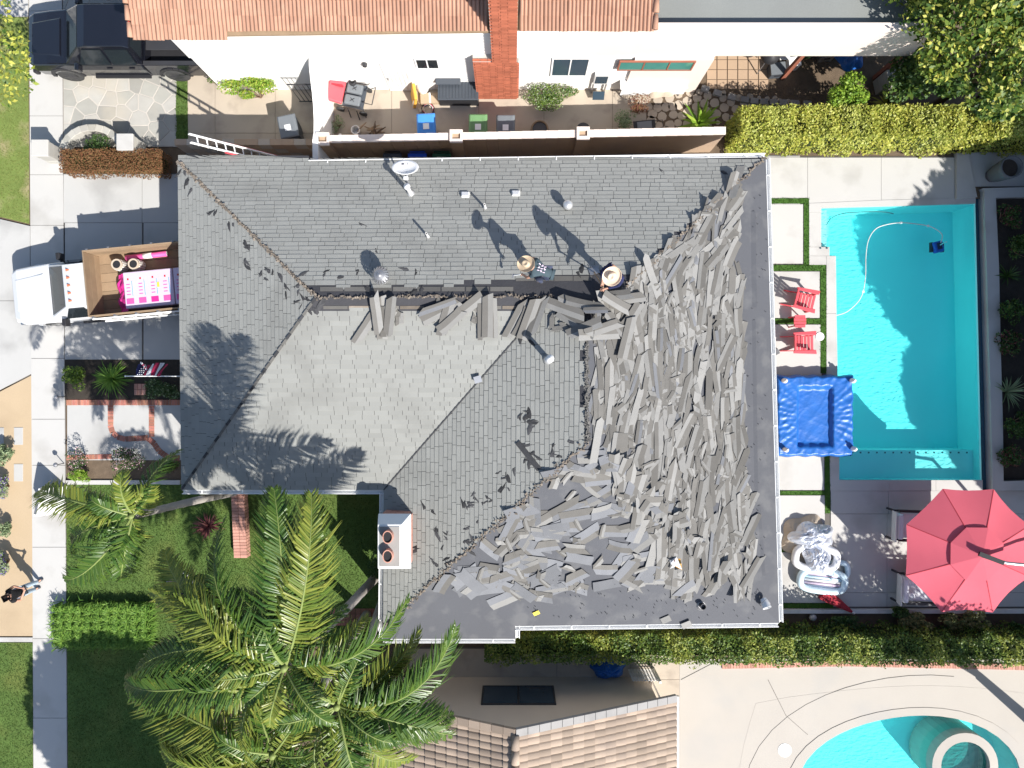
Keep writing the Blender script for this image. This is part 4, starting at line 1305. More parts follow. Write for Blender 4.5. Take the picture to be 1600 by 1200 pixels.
MB().hexa([(.1, 10.15, 4.38), (4.05, 10.15, 4.38), (4.05, 14.1, 5.5), (.1, 14.1, 5.5), (.1, 10.15, 4.44), (4.05, 10.15, 4.44), (4.05, 14.1, 5.56), (.1, 14.1, 5.56)]).build('roof_board', wood_board, rf)
import random as _r
_r.seed(3)
cnt = 0
rest = MB()
for i in range(66):
    x = -10.86 + i * TW
    if -.75 < x < .12: continue
    y00 = 9.86 if x < -8.2 else 10.08
    for j in range(8):
        y = y00 + j * TL * math.cos(sl)
        if y > 13.6: break
        z = 4.45 + (y - 9.95) * .27
        if j < 4:
            o = link('roof_tile', tm, rf, (x + _r.uniform(-.004, .004), y + _r.uniform(-.012, .012), z), (sl, 0, _r.uniform(-.015, .015)))
        else:
            Mx = Matrix.Translation((x, y, z)) @ Matrix.Rotation(sl, 4, 'X')
            o0 = len(rest.v); rest.v += [tuple(Mx @ v.co) for v in tm.vertices]
            rest.f += [tuple(o0 + k for k in pl.vertices) for pl in tm.polygons]; rest.m += [0] * len(tm.polygons)
tag(rest.build('tile_field', terracotta, rf), kind='stuff')
for k in range(9):
    MB().tube([(-10.9, 9.9 + k * .42, 4.52 + k * .42 * .28), (-10.9, 10.28 + k * .42, 4.50 + (k * .42 + .38) * .28)], [.075, .06], 8).build('rake_tile', terracotta, rf, smooth=True)
    if k < 9: MB().tube([(4.08, 10.1 + k * .42, 4.56 + k * .42 * .28), (4.08, 10.48 + k * .42, 4.54 + (k * .42 + .38) * .28)], [.09, .075], 8).build('rake_tile', terracotta, rf, smooth=True)
# brick chimney on the wall
cm = empty('brick_chimney', parent=nh)
MB().box((-.53, 10.22, 1.35), (1.40, .32, 2.7)).build('core', mortar, cm)
MB().box((-.24, 10.26, 4.5), (.78, .40, 3.7)).build('core', mortar, cm)
mb1 = MB().box((0, 0, 0), (.222, .06, .072)).mesh('brick', brick_chim)
mb2 = MB().box((0, 0, 0), (.245, .06, .072)).mesh('brick', brick_chim)
for r in range(31):
    for c in range(6):
        off = .117 if r % 2 else 0
        x = -1.23 + .117 + c * .2345 + off - (.06 if r % 2 else 0)
        if x > .14: continue
        link('brick', mb1, cm, (x, 10.045 + _r.uniform(-.003, .003), .05 + r * .0865))
for r in range(41):
    for c in range(3):
        x = -.63 + .13 + c * .257 + (.06 if r % 2 else -.0)
        link('brick', mb2, cm, (min(x, .03), 10.045 + _r.uniform(-.003, .003), 2.75 + r * .0865))
for c in range(3):
    link('brick', mb1, cm, (-1.12 + c * .236, 10.1, 2.72))
MB().box((-.24, 10.26, 6.4), (.95, .6, .12)).build('cap', concrete, cm, bevel=.01)
# windows and door
def window(parent, x0, x1, z0, z1, y, frame, glass, panes=2, d=.05, depth=-1, m_sill=None):
    w = MB(); t = .05
    f = empty('window', (0, 0, 0), parent=parent)
    b = MB()
    b.box(((x0 + x1) / 2, y, z0 + t / 2), (x1 - x0, d, t)); b.box(((x0 + x1) / 2, y, z1 - t / 2), (x1 - x0, d, t))
    for x in (x0 + t / 2, x1 - t / 2): b.box((x, y, (z0 + z1) / 2), (t, d, z1 - z0 - 2 * t - .002))
    for k in range(1, panes): b.box((x0 + (x1 - x0) * k / panes, y, (z0 + z1) / 2), (t * .8, d * .9, z1 - z0 - 2 * t - .002))
    b.build('frame', frame, f)
    pw_ = (x1 - x0 - t * (panes + 1)) / panes
    for k in range(panes):
        MB().box((x0 + t + pw_ / 2 + k * (pw_ + t), y, (z0 + z1) / 2), (pw_ - .002, .02, z1 - z0 - 2 * t - .004)).build('pane', glass, f)
    return f
window(nh, -3.12, -2.35, 1.62, 2.32, YW - .02, white_paint, glass_dark)
window(nh, 1.28, 2.5, 1.1, 2.36, YW - .02, white_paint, glass_blue)
window(nh, 3.42, 5.85, 1.72, 2.34, YW - .11, wood_red, glass_teal, 3)
dd = empty('door', parent=nh)
MB().box((-3.85, YW - .02, 1.02), (.85, .05, 2.02)).build('door_panel', white_paint, dd)
for k in range(6): MB().box((-4.2 + k * .14, YW - .05, 1.02), (.06, .015, 1.8)).build('panel_strip', white_dirty, dd)
MB().box((-4.18, YW - .07, 1.0), (.04, .05, .1)).build('handle', metal_grey, dd)
MB().lathe((-4.75, YW - .03, 2.0), [(.09, 0), (.07, .1), (.0001, .12)], 10, R=Euler((1.57, 0, 0)).to_matrix()).build('wall_lamp', metal_dark, nh)
MB().tube([(.22, YW - .03, 0), (.22, YW - .03, 4.1)], .03, 6).build('downpipe', white_dirty, nh)
# wing wall with a curved top
ww = thing('wing_wall', 'white curved-top plaster wall joining house and block wall', 'wall', tuple(G(517, 180)))
yy = [10.34, 10.1, 9.8, 9.4, 9.0, 8.6, 8.2, 7.9, 7.6, 7.0]
zz = [2.35, 2.32, 2.2, 2.0, 1.86, 1.8, 1.82, 1.95, 1.95, 1.9]
MB().loft([[(-6.45, y, 0), (-6.27, y, 0), (-6.27, y, z), (-6.45, y, z)] for y, z in zip(yy, zz)]).build('panel', stucco_white, ww, world=True, fix=True)
gt = thing('garden_gate', 'dark metal gate behind the white curved wing wall', 'gate', (-6.9, 9.9, 0))
for k in range(7): MB().tube([(-.5 + k * .15, 0, .05), (-.5 + k * .15, 0, 1.5)], .012, 5).build('bar', metal_dark, gt)
for z in (.1, 1.45): MB().box((-.05, 0, z), (1.0, .03, .04)).build('rail', metal_dark, gt)
# block wall with piers
bw = thing('block_wall', 'tan plastered block wall with capped piers between the two houses', 'wall', (0, 7.95, 0))
def wl_y(x): return 7.96 + (x + 6.3) * .022
for i in range(34):
    xa_, xb_ = -6.3 + i * .39, -6.3 + (i + 1) * .39 - .006
    ym = wl_y((xa_ + xb_) / 2)
    for r, (za, zb) in enumerate(((0, .6), (.6, 1.2), (1.2, 1.74))):
        MB().box(((xa_ + xb_) / 2, ym, (za + zb) / 2), (xb_ - xa_, .19, zb - za - .004)).build('block', stucco_tan, bw, world=True)
    MB().box(((xa_ + xb_) / 2, ym, 1.775), (xb_ - xa_ , .24, .07)).build('cap_block', stucco_pink, bw, world=True)
for x in (-6.14, -1.81, 2.31):
    pr = empty('pier', (0, 0, 0), parent=bw)
    MB().box((x, wl_y(x) - .02, .91), (.40, .36, 1.82)).build('shaft', stucco_tan, pr, world=False).location = (0, -7.95, 0)
    for dx in (-.17, .17): MB().box((x + dx, wl_y(x) - .02, 1.86), (.08, .42, .08)).build('cap_side', stucco_pink, pr).location = (0, -7.95, 0)
    for dy in (-.15, .15): MB().box((x, wl_y(x) - .02 + dy, 1.86), (.255, .12, .08)).build('cap_side', stucco_pink, pr).location = (0, -7.95, 0)
lw = thing('low_block_wall', 'low weathered block wall beside the beige concrete strip', 'wall', (-9, 8.1, 0))
for i in range(13):
    for r in range(3):
        MB().box((-11.3 + .2 + i * .4, 8.1, .2 + r * .39), (.392, .2, .384)).build('block', stucco_tan if (i + r) % 3 else concrete_beige, lw, world=True)
# --- house with the tan tile gable at the bottom
sh = thing('tan_tile_house', 'cream gabled house with tan flat tile roof and dark window', 'house', (0, 0, 0))
RX, RZ, SL, YG = .1, 4.35, .42, -10.05
EX, EXL = 5.25, -5.05
gz = lambda x: RZ - abs(x - RX) * SL
g = MB()
pts = [(-4.6, 0), (4.75, 0), (4.75, gz(4.75) - .12), (RX, RZ - .12), (-4.6, gz(-4.6) - .12)]
g.add([(x, -10.31, z) for x, z in pts] + [(x, -10.5, z) for x, z in pts], [(0, 1, 2, 3, 4), (9, 8, 7, 6, 5)] + [(i, 5 + i, 5 + (i + 1) % 5, (i + 1) % 5) for i in range(5)])
g.build('gable_wall', stucco_cream, sh, fix=True)
MB().box((4.65, -14.5, 1.15), (.2, 8.0, 2.3)).build('wall', stucco_cream, sh)
window(sh, -1.0, 1.42, .76, 2.1, -10.29, metal_dark, glass_blue, 2)
rs = empty('tile_roof', parent=sh)
for sgn, ex in ((1, EX), (-1, EXL)):
    MB().hexa([(RX, YG, RZ - .12), (ex, YG, gz(ex) - .12), (ex, -16.5, gz(ex) - .12), (RX, -16.5, RZ - .12), (RX, YG, RZ - .03), (ex, YG, gz(ex) - .03), (ex, -16.5, gz(ex) - .03), (RX, -16.5, RZ - .03)]).build('roof_board', wood_board, rs, fix=True)
tw2, tl2 = .215, .37
tm2 = tile_mesh('roof_tile', tw2 - .006, tl2 + .05, 1, tile_tan, h=.055, nseg=6, flat=True)
ang = math.atan(SL)
rest = MB(); cnt = 0
order = []
for sgn in (1, -1):
    ncol = int((abs((EX if sgn > 0 else EXL) - RX)) / (tl2 * math.cos(ang)))
    for r in range(26):
        for c in range(ncol + 1):
            d = (c + 1) * tl2 * math.cos(ang)
            x = RX + sgn * min(d, abs((EX if sgn > 0 else EXL) - RX))
            y = YG - .02 - r * tw2
            z = RZ - abs(x - RX) * SL - .02
            # tile lower end at x, running up towards the ridge
            if sgn > 0: Mx = Matrix.Translation((x, y - tw2, z)) @ Matrix.Rotation(ang, 4, 'Y') @ Matrix.Rotation(math.pi / 2, 4, 'Z')
            else: Mx = Matrix.Translation((x, y, z)) @ Matrix.Rotation(-ang, 4, 'Y') @ Matrix.Rotation(-math.pi / 2, 4, 'Z')
            order.append((r + (0 if sgn > 0 else 3) , Mx))
order.sort(key=lambda q: q[0])
for i, (_, Mx) in enumerate(order):
    if i < 300:
        o = link('roof_tile', tm2, rs); o.matrix_local = Mx
    else:
        o0 = len(rest.v); rest.v += [tuple(Mx @ v.co) for v in tm2.vertices]
        rest.f += [tuple(o0 + k for k in pl.vertices) for pl in tm2.polygons]; rest.m += [0] * len(tm2.polygons)
tag(rest.build('tile_field', tile_tan, rs), kind='stuff')
for k in range(14):
    y = YG - .05 - k * .42
    MB().tube([(RX, y, RZ + .03), (RX, y - .40, RZ + .05)], [.11, .125], 10).build('ridge_tile', tile_tan, rs, smooth=True)
for sgn, ex in ((1, EX), (-1, EXL)):
    n = 15
    for k in range(n):
        a, c = RX + (ex - RX) * k / n, RX + (ex - RX) * (k + .96) / n
        MB().bar((a, YG + .02, gz(a) + .02), (c, YG + .02, gz(c) + .02), .22, .12).build('rake_tile', concrete_dark if sgn > 0 else tile_tan, rs)
MB().box((EX + .05, -13.2, gz(EX) - .06), (.1, 6.4, .1)).build('gutter', white_dirty, sh)
MB().tube([(4.9, -10.4, 0), (4.9, -10.4, 2.0)], .03, 6).build('downpipe', white_dirty, sh)
# lattice fence panel by the cream patio
lf = thing('lattice_panel', 'white lattice fence panel at the corner of the cream gabled house', 'fence', tuple(G(1000, 1045)))
for k in range(9): MB().box((-.4 + k * .1, 0, .5), (.03, .02, 1.0)).build('slat', white_dirty, lf)
for k in range(9): MB().box((0, .021, .08 + k * .11), (.9, .02, .03)).build('slat', white_dirty, lf)
MB().box((.48, 0, .55), (.07, .07, 1.1)).build('post', white_paint, lf)
# garden wall pieces by the flagstone pad
aw = thing('curved_stone_wall', 'low curved wall of pale stones framing the rust coloured hedge', 'wall', tuple(G(155, 222)))
for k in range(11):
    a = math.radians(18 + k * 14.4)
    c = G(154, 243); r = 1.02
    MB().box((c.x + r * math.cos(a), c.y + r * .82 * math.sin(a), .2), (.27, .24, .4 + random.uniform(-.02, .02)), a + math.pi / 2).build('stone', flag_stone, aw, world=True, bevel=.02)
for x, y, lab in ((218, 236, 'square pale stone pier beside the rust hedge end'), (90, 245, 'square pale stone pier at the pavement end of the curved wall')):
    p = G(x, y)
    pr = thing('stone_pier', lab, 'pier', tuple(p))
    for r in range(3):
        MB().box((0, 0, .14 + r * .28), (.5 - .02 * (r % 2), .5 - .02 * (r % 2), .27)).build('block', flag_stone, pr, bevel=.015)
    MB().box((0, 0, .88), (.56, .56, .1)).build('cap', concrete_pale, pr, bevel=.015)
# brick planter wall in front of the lawn
pl = thing('brick_planter_wall', 'low brick wall running out from the eave into the lawn', 'wall', tuple(G(378, 815)))
c0, c1 = G(377, 762), G(382, 868)
for r in range(4):
    n = 22
    for k in range(n):
        p = c0.lerp(c1, (k + .5) / n)
        for s in (-1, 1):
            MB().box((p.x + s * .115, p.y, .05 + r * .09), (.215, (c0 - c1).length / n - .012, .08)).build('brick', brick_pale, pl, world=True)
bp = empty('brick_path'); bp['kind'] = 'structure'
for i in range(12):
    for j in range(3):
        p = G(520 + i * 8, 955 + j * 9)
        MB().box((p.x, p.y, -.005), (.165, .19, .05)).build('brick', brick_red, bp)
# ================================================================== vehicles
def sec(x, wb, zb, wm, zm, wt, zt):
    return [(x, -wb, zb), (x, -wm, zm), (x, -wt, zt), (x, wt, zt), (x, wm, zm), (x, wb, zb)]
def wheel(parent, x, y, r=.41, w=.27, side=-1, rim_m=metal_dark):
    t = empty('wheel', (x, y, r), parent=parent)
    R = Euler((math.pi / 2, 0, 0)).to_matrix()
    MB().lathe((0, 0, 0), [(r * .62, -w / 2), (r * .9, -w / 2), (r, -w * .38), (r, w * .38), (r * .9, w / 2), (r * .62, w / 2)], 24, R=R).build('tyre', rubber, t, smooth=True, fix=True)
    b = MB(); b.lathe((0, side * w * .36, 0), [(r * .63, -.02), (r * .63, .03), (r * .1, .05 * 1), (.0001, .05)], 20, R=R)
    b.build('rim', rim_m, t)
    sp = MB()
    for k in range(6):
        a = k * math.pi / 3
        sp.bar((0, side * w * .5, 0), (r * .55 * math.cos(a), side * w * .48, r * .55 * math.sin(a)), .06, .03, up=(0, 1, 0))
    sp.build('spokes', rim_m, t)
    return t
def cab_glass(parent, pts, m=glass_dark, name='window', push=.012):
    p = [Vector(q) for q in pts]
    n = (p[1] - p[0]).cross(p[2] - p[0]).normalized()
    if n.dot((p[0] + p[2]) / 2 - Vector((0, 0, 1.1))) < 0 and push: n = -n
    push = max(push, .03)
    b = MB(); b.add([q + n * push for q in p] + [q - n * .01 for q in p], [(0, 1, 2, 3), (7, 6, 5, 4), (0, 4, 5, 1), (1, 5, 6, 2), (2, 6, 7, 3), (3, 7, 4, 0)])
    return b.build(name, m, parent, fix=True)
def truck(name, label, loc, rz, paint, crew=True, lampbar=False):
    t = thing(name, label, 'truck', loc, rz)
    cb = 1.02 if crew else .1             # back of the cab
    low = [sec(-2.98, .60, .52, .70, .75, .60, .90), sec(-2.90, .80, .45, .88, .77, .78, .98), sec(-2.70, .93, .42, .97, .79, .87, 1.05), sec(-2.2, .96, .40, 1.0, .85, .90, 1.12),
           sec(-1.6, .97, .40, 1.0, .9, .93, 1.17), sec(-1.3, .97, .38, 1.0, .92, .95, 1.16), sec(cb, .97, .38, 1.0, .92, .95, 1.16)]
    MB().loft(low).build('body', paint, t, bevel=.05, fix=True, smooth=False)
    # raised bonnet panel
    MB().loft([[(-2.75, -.55, 1.03), (-2.75, .55, 1.03), (-2.75, .5, 1.06), (-2.75, -.5, 1.06)], [(-1.72, -.66, 1.15), (-1.72, .66, 1.15), (-1.72, .6, 1.205), (-1.72, -.6, 1.205)]]).build('bonnet', paint, t, bevel=.02, fix=True)
    wx = -.72 if crew else -.62
    rx = cb - .08
    green = [sec(-1.52, .90, 1.12, .90, 1.14, .88, 1.17), sec(wx, .93, 1.12, .93, 1.2, .70, 1.86), sec(wx + .25, .93, 1.12, .93, 1.2, .68, 1.92), sec(rx - .2, .93, 1.12, .93, 1.2, .68, 1.92), sec(rx, .93, 1.12, .93, 1.2, .70, 1.85), sec(cb + .02, .92, 1.12, .92, 1.16, .90, 1.2)]
    cab = MB().loft(green).build('cab', paint, t, bevel=.04, fix=True)
    cab_glass(t, [(-1.46, -.80, 1.20), (-1.46, .80, 1.20), (wx - .02, .66, 1.82), (wx - .02, -.66, 1.82)], glass_dark, 'windscreen', .02)
    cab_glass(t, [(cb - .0, .74, 1.28), (cb - .0, -.74, 1.28), (rx - .0, -.62, 1.78), (rx - .0, .62, 1.78)], glass_dark, 'rear_window', .02)
    for s in (-1, 1):
        spans = ((-1.0, .02, -.62), (.10, cb - .14, .10)) if crew else ((-1.0, cb - .16, -.58),)
        for k, (a, c, a2) in enumerate(spans):
            top = 1.80; yb_, yt = .945 * s, .735 * s
            q = [(a, yb_, 1.24), (c, yb_, 1.24), (c - .03, yt, top), (a2, yt, top)]
            if s < 0: q = q
            else: q = q[::-1]
            cab_glass(t, q, glass_dark, 'side_window', .02)
        MB().box((-1.02, s * 1.10, 1.3), (.14, .24, .26)).build('mirror', paint if crew else black_plastic, t, bevel=.03)
        MB().bar((-1.05, s * .95, 1.2), (-1.02, s * 1.04, 1.25), .05, .05).build('mirror_arm', black_plastic, t)
        MB().box((-2.86, s * .74, .82), (.1, .26, .2)).build('headlight', lamp_clear, t, bevel=.02)
        MB().box((-.0, s * 1.0, .45), (1.9, .12, .07)).build('running_board', black_plastic, t)
        for d in ((-.4, .35) if crew else (-.2,)): MB().box((d + .25, s * 1.005, 1.02), (.18, .03, .035)).build('door_handle', black_plastic if crew else chrome, t)
        MB().box((-1.6, s * 1.01, .5), (.02, .01, .2)).build('trim', black_plastic, t)
    MB().box((-2.96, 0, .50), (.16, 1.86, .22)).build('bumper', chrome if not crew else black_plastic, t, bevel=.04)
    MB().box((-2.93, 0, .8), (.06, 1.1, .22)).build('grille', black_plastic, t)
    for s in (-1, 1):
        for x in (-1.86, 1.84):
            wheel(t, x, s * .86, side=s, rim_m=metal_dark if crew else chrome)
            R = Euler((math.pi / 2, 0, 0)).to_matrix()
            b = MB()
            for k in range(9):
                a0, a1 = math.pi * k / 9, math.pi * (k + 1) / 9
                b.bar((x + .5 * math.cos(a0), s * .97, .42 + .5 * math.sin(a0)), (x + .5 * math.cos(a1), s * .97, .42 + .5 * math.sin(a1)), .12, .06, up=(0, 1, 0))
            if crew or x < 0: b.build('wheel_arch', black_plastic if crew else paint, t)
    if lampbar:
        for k in range(5): MB().hexa([(wx + .12, -.5 + k * .25 - .04, 1.9), (wx + .25, -.5 + k * .25 - .03, 1.9), (wx + .25, -.5 + k * .25 + .03, 1.9), (wx + .12, -.5 + k * .25 + .04, 1.9),
                     (wx + .16, -.5 + k * .25 - .03, 1.96), (wx + .24, -.5 + k * .25 - .01, 1.95), (wx + .24, -.5 + k * .25 + .01, 1.95), (wx + .16, -.5 + k * .25 + .03, 1.96)]).build('roof_lamp', lamp_amber, t)
    return t
pk = truck('pickup_truck', 'black crew cab pickup parked on the flagstone pad', (-13.40, 11.62, 0), 0, black_paint)
# cargo bed
MB().box((1.99, 0, .72), (1.86, 1.56, .08)).build('bed_floor', black_plastic, pk)
for s in (-1, 1):
    MB().hexa([(1.05, s * .80, .45), (2.92, s * .80, .45), (2.92, s * 1.0, .5), (1.05, s * 1.0, .5), (1.05, s * .80, 1.16), (2.92, s * .80, 1.16), (2.92, s * .95, 1.16), (1.05, s * .95, 1.16)]).build('bed_side', black_paint, pk, fix=True, bevel=.02)
    MB().box((1.99, s * .875, 1.175), (1.86, .13, .02)).build('bed_rail', metal_dark, pk)
    MB().box((2.94, s * .88, .9), (.06, .14, .36)).build('tail_lamp', lamp_red, pk)
MB().box((1.08, 0, .8), (.05, 1.58, .7)).build('bulkhead', black_paint, pk)
MB().box((2.93, 0, .85), (.06, 1.5, .62)).build('tailgate', black_paint, pk, bevel=.015)
MB().box((3.02, 0, .52), (.16, 1.8, .18)).build('rear_bumper', black_plastic, pk, bevel=.03)
MB().box((.96, -.0, 1.86), (.03, .5, .05)).build('brake_lamp', lamp_red, pk)
MB().box((1.7, .0, 1.18), (1.1, .9, .04)).build('toolbox_lid', metal_dark, pk, bevel=.01)
# white stake truck on the driveway
wt = truck('stake_truck', 'white work truck with wooden stake bed loaded with pink shingle bundles', tuple(G(135, 458) + Vector((1.05, .04, 0))), math.radians(5.5), truck_white, crew=False, lampbar=True)
MB().box((1.95, 0, .75), (3.9, .9, .18)).build('chassis', metal_dark, wt)
MB().box((2.0, 0, .98), (3.8, 2.1, .12)).build('bed_frame', metal_dark, wt)
for k in range(7): MB().box((2.0, -.9 + k * .3, 1.055), (3.76, .29, .03)).build('bed_plank', wood_board, wt)
for s in (-1, 1):
    for r in range(3):
        MB().box((2.0, s * 1.06, 1.2 + r * .29), (3.8, .04, .28)).build('side_board', wood_board, wt)
    for k in range(6):
        MB().box((.25 + k * .7, s * 1.10, 1.42), (.07, .05, 1.0)).build('stake', metal_grey, wt)
for r in range(3): MB().box((.12, 0, 1.2 + r * .29), (.04, 2.06, .28)).build('side_board', wood_board, wt)
MB().box((3.88, 0, 1.4), (.04, 2.06, .7)).build('tail_board', wood_board, wt)
MB().box((2.0, -1.115, 1.4), (3.7, .02, .72)).build('side_screen', black_plastic, wt)
for k in range(9):
    x = .35 + k * .42
    MB().bar((x, -1.14, 1.1), (x + .34, -1.14, 1.7), .035, .02, up=(0, 1, 0)).build('screen_bar', white_paint, wt)
    MB().bar((x + .34, -1.162, 1.1), (x, -1.162, 1.7), .035, .02, up=(0, 1, 0)).build('screen_bar', white_paint, wt)
MB().box((2.0, -1.15, 1.06), (3.7, .05, .05)).build('screen_rail', white_paint, wt)
MB().box((2.0, -1.15, 1.76), (3.7, .05, .05)).build('screen_rail', white_paint, wt)
# cargo: each bundle, roll and sheet a thing of its own
c_, s_ = math.cos(math.radians(5.5)), math.sin(math.radians(5.5))
def onbed(x, y, z):
    o = wt.location
    return (o.x + c_ * x - s_ * y, o.y + s_ * x + c_ * y, z)
def bundle(x, y, z, n, lab):
    t = thing('shingle_bundle', lab, 'bundle', onbed(x, y, z), math.radians(5.5), 'pink wrapped shingle bundles on the stake truck')
    MB().box((0, 0, .29), (n, 1.2, .58)).build('wrapped_stack', pink_wrap, t, bevel=.03)
    k = int(n / .33)
    for i in range(k):
        xx = -n / 2 + .18 + i * n / k
        MB().box((xx, -.36, .585), (.24, .18, .01)).build('printed_panel', pink_hot if i % 3 < 2 else magenta, t)
        MB().box((xx + .1, .05, .585), (.022, .5, .01)).build('printed_line', ink_blue, t)
        MB().box((xx - .02, .36, .585), (.05, .06, .01)).build('printed_mark', lamp_red, t)
        for j in range(4): MB().box((xx - .03, -.14 + j * .11, .585), (.12, .022, .01)).build('printed_line', pink_hot, t)
    MB().box((n * .2, .1, .588), (.08, .16, .01)).build('printed_mark', ink_yellow, t)
bundle(2.0, -.30, 1.07, 1.62, 'pink and white wrapped shingle stack nearer the truck cab')
bundle(3.34, -.30, 1.07, 1.0, 'pink and white wrapped shingle stack partly under the eave')
t = thing('magenta_sheet', 'crumpled magenta plastic sheet draped beside the pink bundles', 'plastic sheet', onbed(1.05, -.3, 1.07), math.radians(5.5))
b = MB(); nx, ny = 7, 10
vs = [(-.34 + .50 * i / (nx - 1) + .05 * math.sin(j * 1.7), -.66 + 1.25 * j / (ny - 1), .5 * (i / (nx - 1)) ** .6 + random.uniform(-.03, .05)) for j in range(ny) for i in range(nx)]
b.add(vs, [(j * nx + i, j * nx + i + 1, (j + 1) * nx + i + 1, (j + 1) * nx + i) for j in range(ny - 1) for i in range(nx - 1)])
b.build('sheet', magenta, t)
for x, y, lab in ((.95, .62, 'upright paper roll standing in the truck bed by the cab'), (1.5, .58, 'upright paper roll standing in the truck bed beside the pink bundle')):
    t = thing('paper_roll', lab, 'roll', onbed(x, y, 1.07))
    MB().lathe((0, 0, 0), [(.18, 0), (.18, .45), (.13, .45), (.13, .2), (.0001, .2)], 18).build('roll', canvas_tan, t, smooth=False)
    MB().lathe((0, 0, .44), [(.128, 0), (.0001, -.005)], 18).build('hollow', black_plastic, t)  # black disc near the rim paints the darkness inside the roll
    for q in range(14): MB().box((.183 * math.cos(q * .449), .183 * math.sin(q * .449), .2), (.02, .05, .36), q * .449).build('paper_rib', white_dirty, t)
t = thing('pink_roll', 'long pink roll lying along the truck bed side', 'roll', onbed(1.9, .88, 1.16), math.radians(5.5))
MB().tube([(-.8, 0, 0), (.6, 0, .06)], .09, 14).build('roll', pink_hot, t, smooth=True)
MB().tube([(-.2, 0, .026), (.1, 0, .04)], .093, 14).build('label_band', paper, t, smooth=True)
for k in range(2): MB().lathe((0, 0, 0), [(.0001, .005), (.085, .005)], 14, R=Euler((0, math.pi / 2, 0)).to_matrix()).build('roll_end', paper, t).location = (.6 if k else -.81, 0, .06 if k else 0)

# ================================================================== bins, furniture and yard things
def wheelie(label, loc, rz, body, lid, group=None):
    t = thing('wheeled_bin', label, 'bin', loc, rz, group)
    MB().hexa([(-.24, -.28, .06), (.24, -.28, .06), (.24, .28, .06), (-.24, .28, .06), (-.31, -.38, .98), (.31, -.38, .98), (.31, .36, .98), (-.31, .36, .98)]).build('body', body, t, bevel=.03)
    l = MB().hexa([(-.33, -.42, .98), (.33, -.42, .98), (.33, .39, .98), (-.33, .39, .98), (-.26, -.36, 1.07), (.26, -.36, 1.07), (.3, .36, 1.05), (-.3, .36, 1.05)]).build('lid', lid, t, bevel=.03)
    for s in (-.17, .17): MB().box((s, -.1, 1.06), (.03, .42, .02)).build('rib', lid, l)
    MB().box((0, .05, 1.068), (.2, .2, .008)).build('label_panel', paper, t)
    MB().tube([(-.26, .43, .98), (.26, .43, .98)], .02, 8).build('handle', body, t)
    for s in (-1, 1): MB().lathe((s * .27, .3, .12), [(.12, -.03), (.12, .03)], 14, R=Euler((0, math.pi / 2, 0)).to_matrix()).build('wheel', rubber, t)
def ground_of(px, py, z): return tuple(G(px, py, z)[:2]) + (0,)
wheelie('grey wheeled bin standing askew by the low block wall', ground_of(450, 198, 1.0), math.radians(192), grey_bin, grey_lid)
wheelie('blue wheeled bin with lighter lid behind the block wall', ground_of(666, 196, 1.0), math.radians(183), blue_bin, blue_lid)
wheelie('green wheeled bin with pale green lid behind the block wall', ground_of(747, 197, 1.0), math.radians(180), green_bin, green_lid)
wheelie('dark grey wheeled bin next to the green one behind the block wall', ground_of(790, 198, 1.0), math.radians(180), grey_bin, grey_lid)
wheelie('black wheeled bin in the shaded passage under the satellite dish', ground_of(613, 257, 1.0), 0, black_plastic, grey_bin)
wheelie('dark blue wheeled bin in the shaded passage between two other bins', ground_of(652, 257, 1.0), 0, blue_bin, blue_bin)
wheelie('dark green wheeled bin in the shaded passage under the eave', ground_of(690, 257, 1.0), 0, green_bin, green_bin)

def adirondack(label, loc, rz):
    t = thing('slatted_chair', label, 'chair', loc, rz, 'red slatted garden chairs by the pool')
    m = red_plastic
    for k in range(6):   # seat slats, front is +x
        x = .34 - k * .105; z = .36 - k * .022
        MB().box((x, 0, z), (.085, .52, .025)).build('seat_slat', m, t)
    for k in range(5):
        y = -.21 + k * .105
        top = .98 - abs(k - 2) * .045
        a = (-.2, y, .28); c = (-.2 - (top - .28) * .42, y * 1.12, top)
        MB().bar(a, c, .088, .022, up=(1, 0, .4)).build('back_slat', m, t)
    MB().bar((-.32, -.28, .56), (-.32, .28, .56), .05, .04).build('back_rail', m, t)
    MB().bar((-.42, -.27, .82), (-.42, .27, .82), .05, .03).build('back_rail', m, t)
    for s in (-1, 1):
        MB().hexa([(-.38, s * .27, .53), (.38, s * .25, .58), (.40, s * .40, .58), (-.38, s * .36, .53), (-.38, s * .27, .56), (.38, s * .25, .61), (.40, s * .40, .61), (-.38, s * .36, .56)]).build('arm', m, t, fix=True, bevel=.015)
        MB().bar((.30, s * .29, 0), (.30, s * .29, .575), .1, .03).build('leg', m, t)
        MB().bar((.36, s * .25, .33), (-.62, s * .25, .0), .10, .03, up=(0, 1, 0)).build('leg', m, t)
adirondack('red slatted garden chair turned slightly beside the pool turf', ground_of(1256, 469, .4), math.radians(-14))
adirondack('red slatted garden chair standing square by the round skimmer lid', ground_of(1254, 536, .4), math.radians(1))
t = thing('slatted_table', 'small red slatted side table between the two red chairs', 'table', ground_of(1250, 502, .45))
for k in range(4): MB().box((0, -.165 + k * .11, .45), (.42 if 0 < k < 3 else .36, .095, .025)).build('top_slat', red_plastic, t)
for sx in (-1, 1):
    for sy in (-1, 1): MB().bar((sx * .17, sy * .15, .44), (sx * .21, sy * .17, 0), .04, .04).build('leg', red_plastic, t)
    MB().box((sx * .17, 0, .42), (.03, .36, .04)).build('apron', red_plastic, t)

